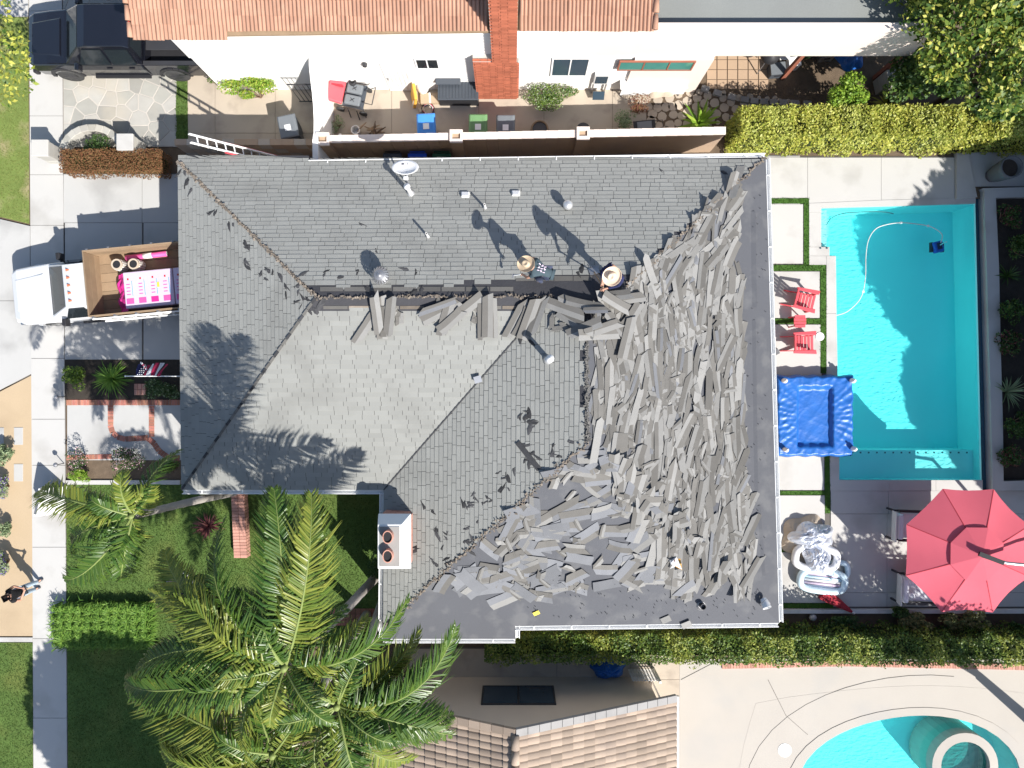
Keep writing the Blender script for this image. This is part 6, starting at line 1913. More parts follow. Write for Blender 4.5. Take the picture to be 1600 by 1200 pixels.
# ================================================================== people
def skin(name, verts, edges, radii, m, parent, root=0, sub=2):
    me = bpy.data.meshes.new(name)
    me.from_pydata([tuple(v) for v in verts], edges, [])
    me.materials.append(m)
    o = link(name, me, parent)
    sm_ = o.modifiers.new('skin', 'SKIN')
    for i, r in enumerate(radii):
        sv = me.skin_vertices[0].data[i]
        sv.radius = (r, r) if isinstance(r, (int, float)) else r
        sv.use_root = (i == root)
    sm_.use_smooth_shade = True
    s = o.modifiers.new('sub', 'SUBSURF'); s.levels = sub; s.render_levels = sub
    return o
def person(label, loc, rz, J, top, legs, shoe, hat=None, hair=True, sleeves='short', big=1.0):
    """J: joint name -> local position. x is forward, y left, z up."""
    t = thing('person', label, 'person', loc, rz)
    t.scale = (big, big, big)
    V, E, R, ix = [], [], [], {}
    def jt(n, r, par=None, pos=None):
        ix[n] = len(V); V.append(Vector(pos if pos is not None else J[n])); R.append(r)
        if par: E.append((ix[par], ix[n]))
    L = lambda a, b_, k: Vector(J[a]).lerp(Vector(J[b_]), k)
    jt('pelvis', .13); jt('waist', .115, 'pelvis', L('pelvis', 'chest', .45)); jt('chest', .135, 'waist'); jt('neck', .058, 'chest')
    hd = Vector(J['head']) - Vector(J['neck'])
    jt('jaw', .075, 'neck', L('neck', 'head', .45)); jt('brow', .092, 'jaw', L('neck', 'head', .85)); jt('crown', .07, 'brow', Vector(J['neck']) + hd * 1.18)
    f = Vector(J.get('face', (1, 0, 0))).normalized()
    jt('nose', .018, 'brow', V[ix['brow']] + f * .11 - hd.normalized() * .03)
    for s in ('l', 'r'):
        jt('sh' + s, .068, 'chest'); jt('el' + s, .046, 'sh' + s); jt('wr' + s, .03, 'el' + s)
        h = (Vector(J['wr' + s]) - Vector(J['el' + s])).normalized()
        sd_ = h.cross(Vector((0, 0, 1)))
        if sd_.length < .1: sd_ = Vector((0, 1, 0))
        sd_.normalize(); dn = h.cross(sd_)
        w = Vector(J['wr' + s])
        jt('palm' + s, .033, 'wr' + s, w + h * .07)
        for k, (off, ln) in enumerate(((-.03, .062), (-.01, .075), (.012, .07), (.032, .055))):
            jt(f'f{k}a' + s, .010, 'palm' + s, w + h * .105 + sd_ * off)
            jt(f'f{k}b' + s, .009, f'f{k}a' + s, w + h * (.105 + ln * .6) + sd_ * off + dn * .012)
            jt(f'f{k}c' + s, .008, f'f{k}b' + s, w + h * (.105 + ln * .8) + sd_ * off + dn * .035)
        jt('tha' + s, .012, 'palm' + s, w + h * .06 + sd_ * -.045); jt('thb' + s, .009, 'tha' + s, w + h * .095 + sd_ * -.06 + dn * .015)
        jt('hp' + s, .095, 'pelvis'); jt('kn' + s, .062, 'hp' + s); jt('an' + s, .042, 'kn' + s); jt('to' + s, .035, 'an' + s)
    skin('body', V, E, R, skin_m, t, sub=1)
    # clothing follows the same joints a little larger
    def sub_(names, edges, rad, m, nm, pos={}):
        vs = [pos.get(n, V[ix[n]] if n in ix else None) for n in names]
        return skin(nm, vs, [(names.index(a), names.index(b_)) for a, b_ in edges], rad, m, t)
    k = .55 if sleeves == 'short' else 1.0
    pos = {'ell_': L('shl', 'ell', k), 'elr_': L('shr', 'elr', k), 'hem': L('pelvis', 'chest', -.12)}
    names = ['pelvis', 'waist', 'chest', 'shl', 'ell_', 'shr', 'elr_', 'hem', 'col']
    pos['col'] = L('chest', 'neck', .75)
    ed = [('pelvis', 'waist'), ('waist', 'chest'), ('chest', 'shl'), ('shl', 'ell_'), ('chest', 'shr'), ('shr', 'elr_'), ('pelvis', 'hem'), ('chest', 'col')]
    rad = [.155, .15, .165, .09, .07, .09, .07, .15, .075]
    if sleeves == 'long':
        pos['wl_'] = L('ell', 'wrl', .85); pos['wr_'] = L('elr', 'wrr', .85)
        names += ['wl_', 'wr_']; ed += [('ell_', 'wl_'), ('elr_', 'wr_')]; rad += [.048, .048]
    sub_(names, ed, rad, top, 'shirt', pos)
    n2 = ['pelvis', 'hpl', 'knl', 'anl', 'hpr', 'knr', 'anr']
    sub_(n2, [('pelvis', 'hpl'), ('hpl', 'knl'), ('knl', 'anl'), ('pelvis', 'hpr'), ('hpr', 'knr'), ('knr', 'anr')], [.145, .11, .082, .066, .11, .082, .066], legs, 'trousers')
    for s in ('l', 'r'):
        a, o_ = Vector(J['an' + s]), Vector(J['to' + s])
        d = (o_ - a); d.z = 0; d.normalize()
        skin('shoe', [a + Vector((0, 0, -.03)) - d * .05, a + Vector((0, 0, -.045)) + d * .06, a + d * .17 + Vector((0, 0, -.055))], [(0, 1), (1, 2)], [.055, .05, .042], shoe, t)
    br = V[ix['brow']]; cr = V[ix['crown']]
    ax = hd.normalized()
    Rh = Vector(J.get('hat_ax', tuple(ax))).to_track_quat('Z', 'X').to_matrix()
    if hair:
        back = -f
        skin('hair', [br + back * .02 + ax * .03, br + back * .05 - ax * .05, br + back * .07 - ax * .18, cr + ax * .01], [(0, 1), (1, 2), (0, 3)], [.108, .098, .06, .085], hair_m, t)
    for sgn in (-1, 1):
        side = ax.cross(f).normalized() * sgn
        MB().lathe(br + f * .083 + side * .034, [(.0001, -.01), (.013, 0), (.0001, .01)], 8).build('eye', black_plastic, t)
        MB().lathe(br - ax * .03 + side * .095, [(.0001, -.03), (.02, 0), (.0001, .03)], 8).build('ear', skin_m, t)
    MB().bar(br + f * .085 - ax * .085 + ax.cross(f).normalized() * .025, br + f * .085 - ax * .085 - ax.cross(f).normalized() * .025, .012, .012).build('mouth', brick_pale, t)
    if hat:
        c = br + ax * .045
        MB().lathe(c, [(.105, 0), (.16, -.005), (.22, .012), (.245, .045), (.235, .04), (.215, .0), (.16, -.02), (.1, -.015)], 24, R=Rh, sx=1.08, sy=.94).build('hat_brim', hat, t, smooth=True, fix=True)
        MB().lathe(c, [(.108, -.01), (.104, .07), (.085, .115), (.05, .10), (.0001, .085)], 20, R=Rh, sx=1.1, sy=.9).build('hat_crown', hat, t, smooth=True)
        MB().lathe(c, [(.111, .0), (.109, .03)], 20, R=Rh, sx=1.1, sy=.9).build('hat_band', canvas_tan, t, smooth=True)
    return t
stand = dict(pelvis=(0, 0, .93), chest=(.02, 0, 1.3), neck=(.03, 0, 1.46), head=(.06, 0, 1.60), shl=(.02, .19, 1.38), shr=(.02, -.19, 1.38),
             ell=(.06, .27, 1.1), elr=(.06, -.27, 1.1), wrl=(.26, .2, 1.0), wrr=(.26, -.2, 1.0), hpl=(0, .1, .88), hpr=(0, -.1, .88),
             knl=(.06, .12, .48), knr=(.02, -.12, .48), anl=(.02, .13, .09), anr=(-.06, -.13, .09), tol=(.14, .14, .04), tor=(.06, -.14, .04), face=(1, 0, -.35))
# worker standing at the ridge with a shingle scraper
pw_ = onroof(PN, 952, 437)
J = dict(stand)
J.update(chest=(.06, 0, 1.29), neck=(.12, 0, 1.44), head=(.2, 0, 1.56), ell=(.16, .26, 1.08), elr=(.18, -.27, 1.1), wrl=(.42, .1, .95), wrr=(.36, -.1, 1.08), face=(1, 0, -.8),
         anl=(.02, .16, .06), anr=(-.08, -.16, .12))
person('roofer in navy with wide pale hat standing at the ridge with a scraper', tuple(pw_ + Vector((0, 0, 0))), math.radians(225), J, navy, denim_dark, shoe_grey, straw_pale, hair=False, sleeves='long', big=1.08)
tl = thing('shingle_scraper', 'long handled toothed shingle scraper beside the standing roofer', 'tool', tuple(onroof(PN, 928, 425)))
hp_ = pw_ + Matrix.Rotation(math.radians(225), 3, 'Z') @ Vector((.48, 0, 1.1)) - tl.location
MB().tube([(0, 0, .03), hp_ * .5, hp_ * 1.08], .018, 8).build('handle', wood_board, tl)
MB().box((0, .03, .03), (.3, .22, .012), R=slope_frame(PN, .3)).build('blade', metal_grey, tl)
for k in range(6): MB().box((-.12 + k * .05, .16, -.01), (.025, .07, .01), R=slope_frame(PN, .3)).build('tooth', metal_grey, tl)
# worker stooping over
pb = onroof(PN, 846, 432)
J = dict(hat_ax=(.45, 0, 1), pelvis=(-.12, 0, .84), chest=(.2, 0, 1.1), neck=(.33, 0, 1.19), head=(.46, 0, 1.26), shl=(.22, .19, 1.1), shr=(.22, -.19, 1.1), ell=(.36, .28, .86), elr=(.36, -.28, .86),
         wrl=(.5, .2, .62), wrr=(.5, -.18, .62), hpl=(-.1, .1, .8), hpr=(-.1, -.1, .8), knl=(.1, .15, .42), knr=(.06, -.15, .42), anl=(-.05, .16, .09), anr=(-.1, -.16, .09),
         tol=(.1, .17, .04), tor=(.06, -.17, .04), face=(.5, 0, -.9))
rt = math.radians(164)
wb = person('roofer in dark teal shirt and straw hat stooping over the ridge', tuple(pb), rt, J, shirt_teal, denim_dark, shoe_grey, straw, hair=False)
mk = MB()   # pale print across the back of the shirt
random.seed(2)
for k in range(9):
    x = -.06 + (k % 3) * .08; y = -.1 + (k // 3) * .08
    z = 1.075 + (x + .12) * .62 + .01
    mk.bar((x, y, z), (x + .06, y + random.uniform(-.02, .03), z + .037), .022, .008)
    if k % 2: mk.bar((x + .02, y + .03, z + .012), (x + .03, y - .03, z + .016), .016, .008)
mk.build('shirt_print', pink_wrap, wb)
hb = thing('hand_hatchet', 'small roofing hatchet held by the stooping roofer', 'tool', tuple(pb + Matrix.Rotation(rt, 3, 'Z') @ Vector((.58, .2, .57))), rt)
MB().tube([(0, 0, 0), (.18, .05, -.2)], .014, 6).build('handle', white_paint, hb); MB().box((.2, .06, -.22), (.05, .12, .03)).build('head', metal_grey, hb)
# person on the pavement looking at a phone
J = dict(stand)
J.update(ell=(.08, .26, 1.12), elr=(.08, -.26, 1.12), wrl=(.3, .08, 1.14), wrr=(.3, -.08, 1.14), anl=(.1, .08, .09), anr=(-.12, -.1, .09), tol=(.24, .1, .04), tor=(.02, -.12, .04), knl=(.1, .1, .48), knr=(-.02, -.1, .48))
pp = G(60, 913)
person('person in black top and pale jeans looking at a phone on the pavement', tuple(pp), math.radians(28), J, shirt_black, denim_pale, shoe_grey, None, hair=True)
ph_ = thing('mobile_phone', 'small dark phone held in both hands by the person on the pavement', 'phone', tuple(pp + Matrix.Rotation(math.radians(28), 3, 'Z') @ Vector((.40, 0, 1.15))), math.radians(28))
MB().box((0, 0, 0), (.09, .15, .01), R=Euler((0, -.6, 0)).to_matrix()).build('case', black_plastic, ph_); MB().box((-.004, 0, .007), (.075, .135, .003), R=Euler((0, -.6, 0)).to_matrix()).build('screen', glass_blue, ph_)
# ================================================================== vegetation
def leaf_arr(P, size, up=.35, aspect=.55, r=rng, droop=0.0):
    """diamond leaves with a fold: arrays of vertices and triangles"""
    n = len(P)
    d = r.normal(size=(n, 3)); d[:, 2] = d[:, 2] * .6 - droop
    d /= np.linalg.norm(d, axis=1, keepdims=True)
    nrm = r.normal(size=(n, 3)); nrm[:, 2] = np.abs(nrm[:, 2]) + up * 2
    s = np.cross(d, nrm); s /= np.linalg.norm(s, axis=1, keepdims=True) + 1e-9
    nn = np.cross(s, d)
    L = (size * r.uniform(.6, 1.3, n))[:, None]; W = L * aspect * .5
    a, c = P - d * L * .5, P + d * L * .5
    mid = P - nn * L * .06
    V = np.stack([a, mid + s * W + nn * L * .1, c, mid - s * W + nn * L * .1], 1).reshape(-1, 3)
    i = np.arange(n)[:, None] * 4
    F = np.concatenate([i + np.array([[0, 1, 2]]), i + np.array([[0, 2, 3]])], 0)
    return V, F
def leaves(name, P, size, m, parent, **kw):
    V, F = leaf_arr(P, size, **kw)
    l = parent.location
    return link(name, np_mesh(name, V - np.array([l.x, l.y, l.z]), F, m), parent)
def lumpy(c, rad, n, k=14, seed=0, hollow=.45, flat=.0):
    """points gathered in clumps over an ellipsoid"""
    r = np.random.default_rng(seed)
    c, rad = np.array(c, float), np.array(rad, float)
    d = r.normal(size=(k, 3)); d[:, 2] = np.where(d[:, 2] < -.2, -d[:, 2] * .4, d[:, 2]); d /= np.linalg.norm(d, axis=1, keepdims=True)
    cc = d * r.uniform(hollow, .85, (k, 1)); sz = r.uniform(.28, .5, k)
    w = r.integers(0, k, n)
    q = r.normal(size=(n, 3)); q /= np.linalg.norm(q, axis=1, keepdims=True)
    P = cc[w] + q * (sz[w] * r.uniform(.35, 1, n) ** .5)[:, None]
    return c + P * rad
def limbs(b, base, c, rad, n, r0, seed):
    r = random.Random(seed)
    base, c = Vector(base), Vector(c)
    fork = base.lerp(c, .45) + Vector((r.uniform(-.1, .1), r.uniform(-.1, .1), 0))
    b.tube([base, base.lerp(fork, .5) + Vector((r.uniform(-.05, .05), r.uniform(-.05, .05), 0)), fork], [r0, r0 * .8, r0 * .65], 9)
    for k in range(n):
        a = 2 * math.pi * k / n + r.uniform(-.4, .4)
        tip = c + Vector((rad[0] * .65 * math.cos(a), rad[1] * .65 * math.sin(a), rad[2] * r.uniform(-.1, .5)))
        m_ = fork.lerp(tip, .5) + Vector((0, 0, .12 * rad[2]))
        b.tube([fork, m_, tip], [r0 * .5, r0 * .3, r0 * .1], 6)
        for j in range(2):
            t2 = tip + Vector((r.uniform(-.3, .3) * rad[0], r.uniform(-.3, .3) * rad[1], r.uniform(-.1, .35) * rad[2]))
            b.tube([m_, m_.lerp(t2, .6), t2], [r0 * .25, r0 * .15, r0 * .06], 5)
def solid(c, rad, n, seed):
    r = np.random.default_rng(seed)
    d = r.normal(size=(n, 3)); d /= np.linalg.norm(d, axis=1, keepdims=True)
    w = 1 + .03 * np.sin(d[:, 0] * 5 + seed) * np.sin(d[:, 1] * 6) + .02 * np.sin(d[:, 2] * 11 + d[:, 0] * 9)
    return np.array(c, float) + d * (w * r.random(n) ** .4)[:, None] * np.array(rad, float)
def tree(name, label, base, c, rad, n, size, m, seed, cat='tree', group=None, r0=.14, k=16, m2=None, full=False, **kw):
    t = thing(name, label, cat, tuple(base), 0, group)
    b = MB(); limbs(b, base, c, rad, 5, r0, seed)
    b.build('trunk', bark, t, smooth=True, world=True)
    P = solid(c, rad, n, seed) if full else lumpy(c, rad, n, k, seed)
    if m2:
        h = int(n * .7)
        leaves('crown', P[:h], size, m, t, **kw); leaves('crown_tips', P[h:], size, m2, t, **kw)
    else: leaves('crown', P, size, m, t, **kw)
    return t
def shrub(name, label, px, py, z, rad, n, size, m, seed, m2=None, cat='shrub', group=None, **kw):
    """a bush whose middle is seen at (px,py) at height z"""
    c = G(px, py, z)
    t = thing(name, label, cat, (c.x, c.y, 0), 0, group)
    b = MB(); r = random.Random(seed)
    for k in range(5):
        a = 2 * math.pi * k / 5 + r.uniform(-.3, .3)
        b.tube([(0, 0, -.02), (rad[0] * .25 * math.cos(a), rad[1] * .25 * math.sin(a), z * .6), (rad[0] * .6 * math.cos(a), rad[1] * .6 * math.sin(a), z + rad[2] * .3)], [.025, .018, .006], 5)
    b.build('stems', twig, t)
    P = lumpy(c, rad, n, 9, seed, hollow=.25); P[:, 2] = np.maximum(P[:, 2], .02)
    if m2:
        h = int(n * .75)
        leaves('foliage', P[:h], size, m, t, **kw); leaves('blossom', P[h:], size, m2, t, **kw)
    else: leaves('foliage', P, size, m, t, **kw)
    return t
def hedge(name, label, x0, x1, y0, y1, h, n, size, m, seed, tilt=0.0, wob=.12, core=None, m2=None):
    r = np.random.default_rng(seed)
    t = thing(name, label, 'hedge', ((x0 + x1) / 2, (y0 + y1) / 2, 0))
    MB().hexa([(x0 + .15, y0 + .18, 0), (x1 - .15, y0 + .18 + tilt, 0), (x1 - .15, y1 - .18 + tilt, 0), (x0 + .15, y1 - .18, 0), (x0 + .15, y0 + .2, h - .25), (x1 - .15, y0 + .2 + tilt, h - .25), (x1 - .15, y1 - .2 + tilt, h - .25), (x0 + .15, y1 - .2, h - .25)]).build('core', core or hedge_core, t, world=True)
    A = [3 * (x1 - x0) * (y1 - y0), (x1 - x0) * h, (x1 - x0) * h, (y1 - y0) * h, (y1 - y0) * h]
    f = r.choice(5, n, p=np.array(A) / sum(A))
    u, v, dep = r.random(n), r.random(n), r.random(n) ** 2 * .28
    X = x0 + u * (x1 - x0); Y = y0 + v * (y1 - y0); Z = np.full(n, h) - dep
    m1 = f == 1; Y[m1] = y0 + dep[m1]; Z[m1] = v[m1] * h
    m1 = f == 2; Y[m1] = y1 - dep[m1]; Z[m1] = v[m1] * h
    m1 = f == 3; X[m1] = x0 + dep[m1]; Z[m1] = u[m1] * h; Y[m1] = y0 + v[m1] * (y1 - y0)
    m1 = f == 4; X[m1] = x1 - dep[m1]; Z[m1] = u[m1] * h; Y[m1] = y0 + v[m1] * (y1 - y0)
    lump = np.sin(X * 3.1 + seed) * np.sin(Y * 4.3 + X) * wob + np.sin(X * 9 + Z * 5) * wob * .5
    Y = Y + tilt * (X - x0) / (x1 - x0) + lump * (f == 1) - lump * (f == 2); Z = np.maximum(Z + lump * (f == 0), .03)
    P = np.stack([X, Y, Z], 1)
    if m2:
        sel = (np.sin(X * 2.3 + 1) + np.sin(X * 5.1 + Y * 3) + r.normal(0, .6, n)) > .3
        leaves('foliage', P[sel], size, m, t); leaves('foliage', P[~sel], size, m2, t)
    else: leaves('foliage', P, size, m, t)
    return t

# --- palms
def frond_mesh(L, seed, m, rise=.35, droop=1.1, ll=.72, npair=62, wid=.054, sweep=0.0):
    r = random.Random(seed)
    rac = []
    for i in range(13):
        t = i / 12
        rac.append(Vector((L * (t - .10 * t ** 3), sweep * t * t * L, L * (rise * t - (rise * .55 + droop * .33) * t ** 2.3))))
    V, F, M_ = [], [], []
    b = MB(); b.tube(rac, [.030 * (1 - .88 * i / 12) + .004 for i in range(13)], 6)
    V += b.v; Fq = list(b.f)
    def at(t):
        q = t * 12; i = min(11, int(q)); return rac[i].lerp(rac[i + 1], q - i), (rac[i + 1] - rac[i]).normalized()
    tri = []
    for i in range(npair):
        t = .10 + .90 * i / (npair - 1)
        p, d = at(t)
        side = d.cross(Vector((0, 0, 1))).normalized(); up = side.cross(d)
        ln = ll * (math.sin(math.pi * min(1, .18 + t * .78)) ** .7) * r.uniform(.8, 1.12)
        fw = .35 + .9 * t ** 1.5
        for s in (-1, 1):
            if r.random() < .06: continue
            ln *= r.uniform(.85, 1.1)
            v = (side * s * 1.0 + d * (fw + r.uniform(-.18, .18)) + up * r.uniform(.02, .38)).normalized()
            v2 = (side * s * .75 + d * (fw + .15) + Vector((0, 0, -r.uniform(.3, 1.25)))).normalized()
            a = p; m1 = p + v * ln * .5; e = m1 + v2 * ln * .55
            w = v.cross(up).normalized() * wid * .5
            k = len(V)
            V += [a - w * .5, a + w * .5, m1 - w, m1 + w, m1 + up * .012, e]
            Fq += [(k, k + 2, k + 4), (k + 1, k + 4, k + 3), (k, k + 4, k + 1), (k + 2, k + 5, k + 4), (k + 4, k + 5, k + 3)]
            tri.append(k)
    me = bpy.data.meshes.new('frond')
    me.from_pydata([tuple(p) for p in V], [], Fq)
    me.materials.append(m); me.materials.append(rachis)
    nb = len(b.f)
    me.polygons.foreach_set('material_index', [1] * nb + [0] * (len(Fq) - nb))
    return me
def palm(label, base, crown, tips, seed, r0=.13, ymix=.35, extra=4, ls=1.0):
    base, crown = Vector(base), Vector(crown)
    t = thing('palm_tree', label, 'palm', tuple(base))
    mid = base.lerp(crown, .5) + Vector((.12, .05, 0))
    pts = catmull([base, base.lerp(mid, .5), mid, mid.lerp(crown, .5), crown], 6)
    MB().tube(pts, [r0 * (1.25 - .4 * i / (len(pts) - 1)) * (1 + .04 * (i % 2)) for i in range(len(pts))], 12).build('trunk', bark_palm, t, smooth=True, world=True)
    MB().tube([crown - Vector((0, 0, .5)), crown + Vector((0, 0, .15))], [r0 * .8, r0 * .6], 10).build('crownshaft', rachis, t, smooth=True, world=True)
    r = random.Random(seed)
    for i, (px, py, dz) in enumerate(tips):
        tip = G(px, py, crown.z + dz)
        d = tip - crown
        hl = math.hypot(d.x, d.y)
        L = hl * 1.08
        rise = r.uniform(.3, .55); dr = 1.0
        end = rise - (rise * .55 + dr * .33)
        want = d.z / L
        dr = max(.2, (rise * .45 - want) / .33)
        me = frond_mesh(L, seed * 50 + i, palm_leaf_y if r.random() < ymix else palm_leaf, rise, dr, ll=ls * min(.95, .42 + L * .15), npair=max(30, int(L * 22)), sweep=r.uniform(-.34, .34))
        o = link('frond', me, t, tuple(crown - base), (r.uniform(-.85, .85), 0, math.atan2(d.y, d.x)))
    for i in range(extra):
        a = r.uniform(0, 6.28)
        me = frond_mesh(r.uniform(1.2, 1.9), seed * 90 + i, palm_leaf_y if i % 2 else palm_leaf, .9, .7, ll=.45, npair=30)
        link('frond', me, t, tuple(crown - base), (0, 0, a))
    return t
cA, cB, cC = G(446, 1042, 8.2), G(528, 1102, 7.7), G(428, 1178, 7.2)
palm('tall palm with its crown spreading over lawn and roof corner', (-4.72, -6.72, 0), cA,
     [(190, 1085, -.9), (206, 922, -.7), (288, 862, -.5), (338, 812, -.8), (430, 757, .1), (540, 782, .1), (232, 1015, -.6), (390, 905, -.2), (652, 965, -.9), (300, 960, -.3), (330, 1090, -.5), (455, 930, .3), (240, 970, -.9), (265, 1060, -.3), (350, 900, -.5), (585, 1000, -.8), (360, 1130, -.9), (520, 930, -.6)], 3, ymix=.45, extra=7)
palm('palm leaning beyond its taller neighbour towards the gabled house', (-4.45, -7.35, 0), cB,
     [(738, 1022, -.6), (712, 1085, -.7), (706, 1140, -.8), (640, 1195, -.9), (655, 985, -.4), (540, 1235, -.8), (600, 1010, .1), (470, 1190, -.6), (620, 1090, -.1), (680, 1050, -.3), (440, 1120, -.4), (580, 1160, -.4), (690, 1110, -1.0), (590, 1215, -.9), (500, 1050, -.2), (650, 1140, -.5)], 5, ymix=.3, extra=7)
palm('palm with yellowish fronds at the edge of the shaded lawn', (-5.1, -8.1, 0), cC,
     [(248, 1165, -.6), (268, 1215, -.8), (350, 1290, -.8), (480, 1310, -.8), (560, 1262, -.7), (300, 1110, -.3), (195, 1060, -1.0), (410, 1090, .2), (520, 1200, -.4), (340, 1215, -.3), (290, 1190, -.2), (400, 1260, -.4), (480, 1150, .1)], 7, ymix=.5, extra=6)
palm('slender palm with few fronds leaning over the front lawn', tuple(G(372, 768)), G(208, 806, 6.1),
     [(42, 786, -.7), (282, 708, -.4), (162, 935, -.9), (200, 915, -1.0), (230, 842, -.2), (110, 850, -1.0), (240, 765, .2)], 9, r0=.11, ymix=.4, extra=2, ls=.85)

# --- hedges
hedge('ivy_hedge', 'long bright yellow-green clipped hedge above the pool deck', G(1132, 0).x, 21.5, 8.02, 9.1, 1.75, 34000, .10, leaf_hedge, 1, tilt=.05, wob=.09, m2=leaf_yellow)
hedge('clipped_hedge', 'clipped dark green hedge with sunlit edge below the stripped roof', -.9, 21.5, -9.2, -8.28, 1.5, 36000, .095, leaf_hedge_s, 2, tilt=-.15, wob=.12, m2=leaf_mid)
hedge('rust_hedge', 'low rust brown clipped hedge beside the curved stone wall', G(92, 0, .85).x, G(250, 0, .85).x, G(0, 271, .6).y, G(0, 236, .6).y, .85, 12000, .055, leaf_rust, 3, wob=.05)
hedge('boundary_hedge', 'tall dark boundary hedge past the planting bed beside the pool', 18.3, 19.6, -3.6, 8.0, 2.6, 6000, .13, leaf_dark, 4, wob=.2)
# --- street tree and shrubs of the side yard
tree('street_tree', 'yellow-green street tree over the dry grass verge', G(-60, 120), G(-42, 110, 3.6), (1.75, 2.3, 1.2), 2600, .16, leaf_yellow, 5, r0=.12, m2=leaf_mid)
shrub('yellow_bush', 'bright yellow-green bush against the white stucco wall', 398, 141, .6, (1.0, .55, .5), 2600, .08, leaf_lime, 6, m2=leaf_yellow)
shrub('dark_bush', 'low dark bush inside the curved stone wall', 158, 228, .35, (.75, .35, .35), 1500, .06, leaf_dark, 7)
shrub('olive_bush', 'olive green sprawling bush beside the brick chimney', 862, 150, .45, (1.15, .5, .45), 2600, .07, leaf_mid, 8, m2=leaf_sage)
shrub('olive_bush', 'small olive bush against the block wall by the round paver path', 975, 192, .3, (.5, .4, .3), 700, .06, leaf_sage, 9)
shrub('brown_bush', 'brown dried bush beside the round paver path', 1000, 165, .4, (.45, .45, .4), 900, .05, leaf_rust, 10, m2=leaf_red)
shrub('lime_bush', 'lime green bush above the yellow-green hedge', 1326, 155, 1.3, (.85, .75, .75), 3000, .10, leaf_lime, 11)
shrub('weedy_clump', 'weedy clump against the white wing wall', 528, 195, .2, (.25, .35, .25), 400, .05, leaf_sage, 12)
shrub('wall_creeper', 'small creeper at the foot of the white wall near the pickup', 337, 125, .3, (.35, .3, .3), 500, .06, leaf_mid, 13)
def rosette(name, label, px, py, z, n, L, m, seed, w=.05, droop=.5, cat='plant'):
    c = G(px, py, z); t = thing(name, label, cat, (c.x, c.y, 0)); r = random.Random(seed)
    for i in range(n):
        a = r.uniform(0, 6.28); el = r.uniform(.15, 1.25); l = L * r.uniform(.7, 1.1)
        d = Vector((math.cos(a) * math.cos(el), math.sin(a) * math.cos(el), math.sin(el)))
        s = d.cross(Vector((0, 0, 1))).normalized() * w * .5
        p = [Vector((0, 0, .05)) + d * l * k - Vector((0, 0, droop * l * k ** 2.2 * .5)) for k in (0, .35, .7, 1)]
        ws = (.7, 1, .7, .05)
        vs = [q + s * k * sg for q, k in zip(p, ws) for sg in (-1, 1)]
        b = MB(); b.add(vs, [(0, 1, 3, 2), (2, 3, 5, 4), (4, 5, 7, 6)]); b.build('leaf', m, t)
rosette('agave_plant', 'large spiky agave with bright green strap leaves beside the hedge', 1095, 190, .3, 34, .95, leaf_lime, 14, w=.11)
rosette('yucca_plant', 'pale yucca rosette in front of the dark shrubs', 1392, 157, .4, 30, .7, leaf_yellow, 15, w=.06)
rosette('yucca_plant', 'grey-green yucca rosette in the bed past the pool', 1580, 612, .3, 44, .8, leaf_sage, 16, w=.045)
rosette('dark_yucca', 'small dark spiky plant in the bed past the pool', 1578, 430, .2, 26, .6, leaf_dark, 17, w=.05)
rosette('fountain_grass', 'big tufted strap-leaf grass in the bed beside the driveway', 170, 592, .3, 150, .85, blade_mondo, 18, w=.035, droop=.8)
rosette('red_cordyline', 'dark red spiky cordyline at the edge of the front lawn', 318, 826, .5, 60, .65, leaf_red, 19, w=.05)
# --- trees at the upper right
for i, (px, py, z, rad, n, m, m2, lab) in enumerate((
        (1505, 40, 4.2, (1.9, 1.8, 1.5), 5200, leaf_mid, leaf_yellow, 'broad tree with yellow-tipped leaves behind the patio cover'),
        (1600, 70, 4.4, (1.7, 2.0, 1.5), 4200, leaf_mid, leaf_yellow, 'dense green tree beside the yellow-tipped one above the hedge'),
        (1440, 120, 2.2, (1.1, 1.0, 1.0), 3600, leaf_dark, leaf_mid, 'low dark tree behind the pale stone pedestal'),
        (1540, 150, 2.0, (1.3, .8, .9), 3600, leaf_dark, leaf_mid, 'dark leafy tree rising straight behind the hedge'),
        (1460, -40, 4.2, (1.8, 1.5, 1.5), 3200, leaf_mid, leaf_yellow, 'green tree partly over the grey flat roof'))):
    c = G(px, py, z)
    tree('garden_tree', lab, (c.x + .2, c.y + .1, 0), c, rad, n, .17, m, 30 + i, m2=m2)
# --- trees past the right and lower edges of the picture, known by the shade they throw
for i, (x, y, z, rad, lab) in enumerate(((21.4, -1.3, 6.0, (3.1, 3.5, 2.2), 'large round tree whose shade covers the middle of the pool'), (22.7, -6.6, 6.0, (2.7, 2.9, 2.0), 'round tree whose shade reaches the pool bench'),
                                         (22.8, 3.4, 6.0, (3.2, 3.2, 2.0), 'large tree shading the upper deck corner'), (23.6, -11.2, 6.0, (2.8, 2.6, 2.0), 'round tree shading the lounge corner'), (16.5, -11.4, 5.0, (1.8, 1.8, 1.5), 'small leafy tree dappling the deck by the float heap'),
                                         (-9.6, -16.6, 5.6, (3.1, 3.1, 2.2), 'large round tree whose shade darkens the lower lawn'))):
    tree('shade_tree', lab, (x + (2.6 if rad[0] < 2 else 0), y - (1.2 if rad[0] < 2 else 0), 0), (x, y, z), rad, 22000 if rad[0] > 2 else 2600, .30 if rad[0] > 2 else .2, leaf_mid, 50 + i, r0=.22, k=34, full=rad[0] > 2)
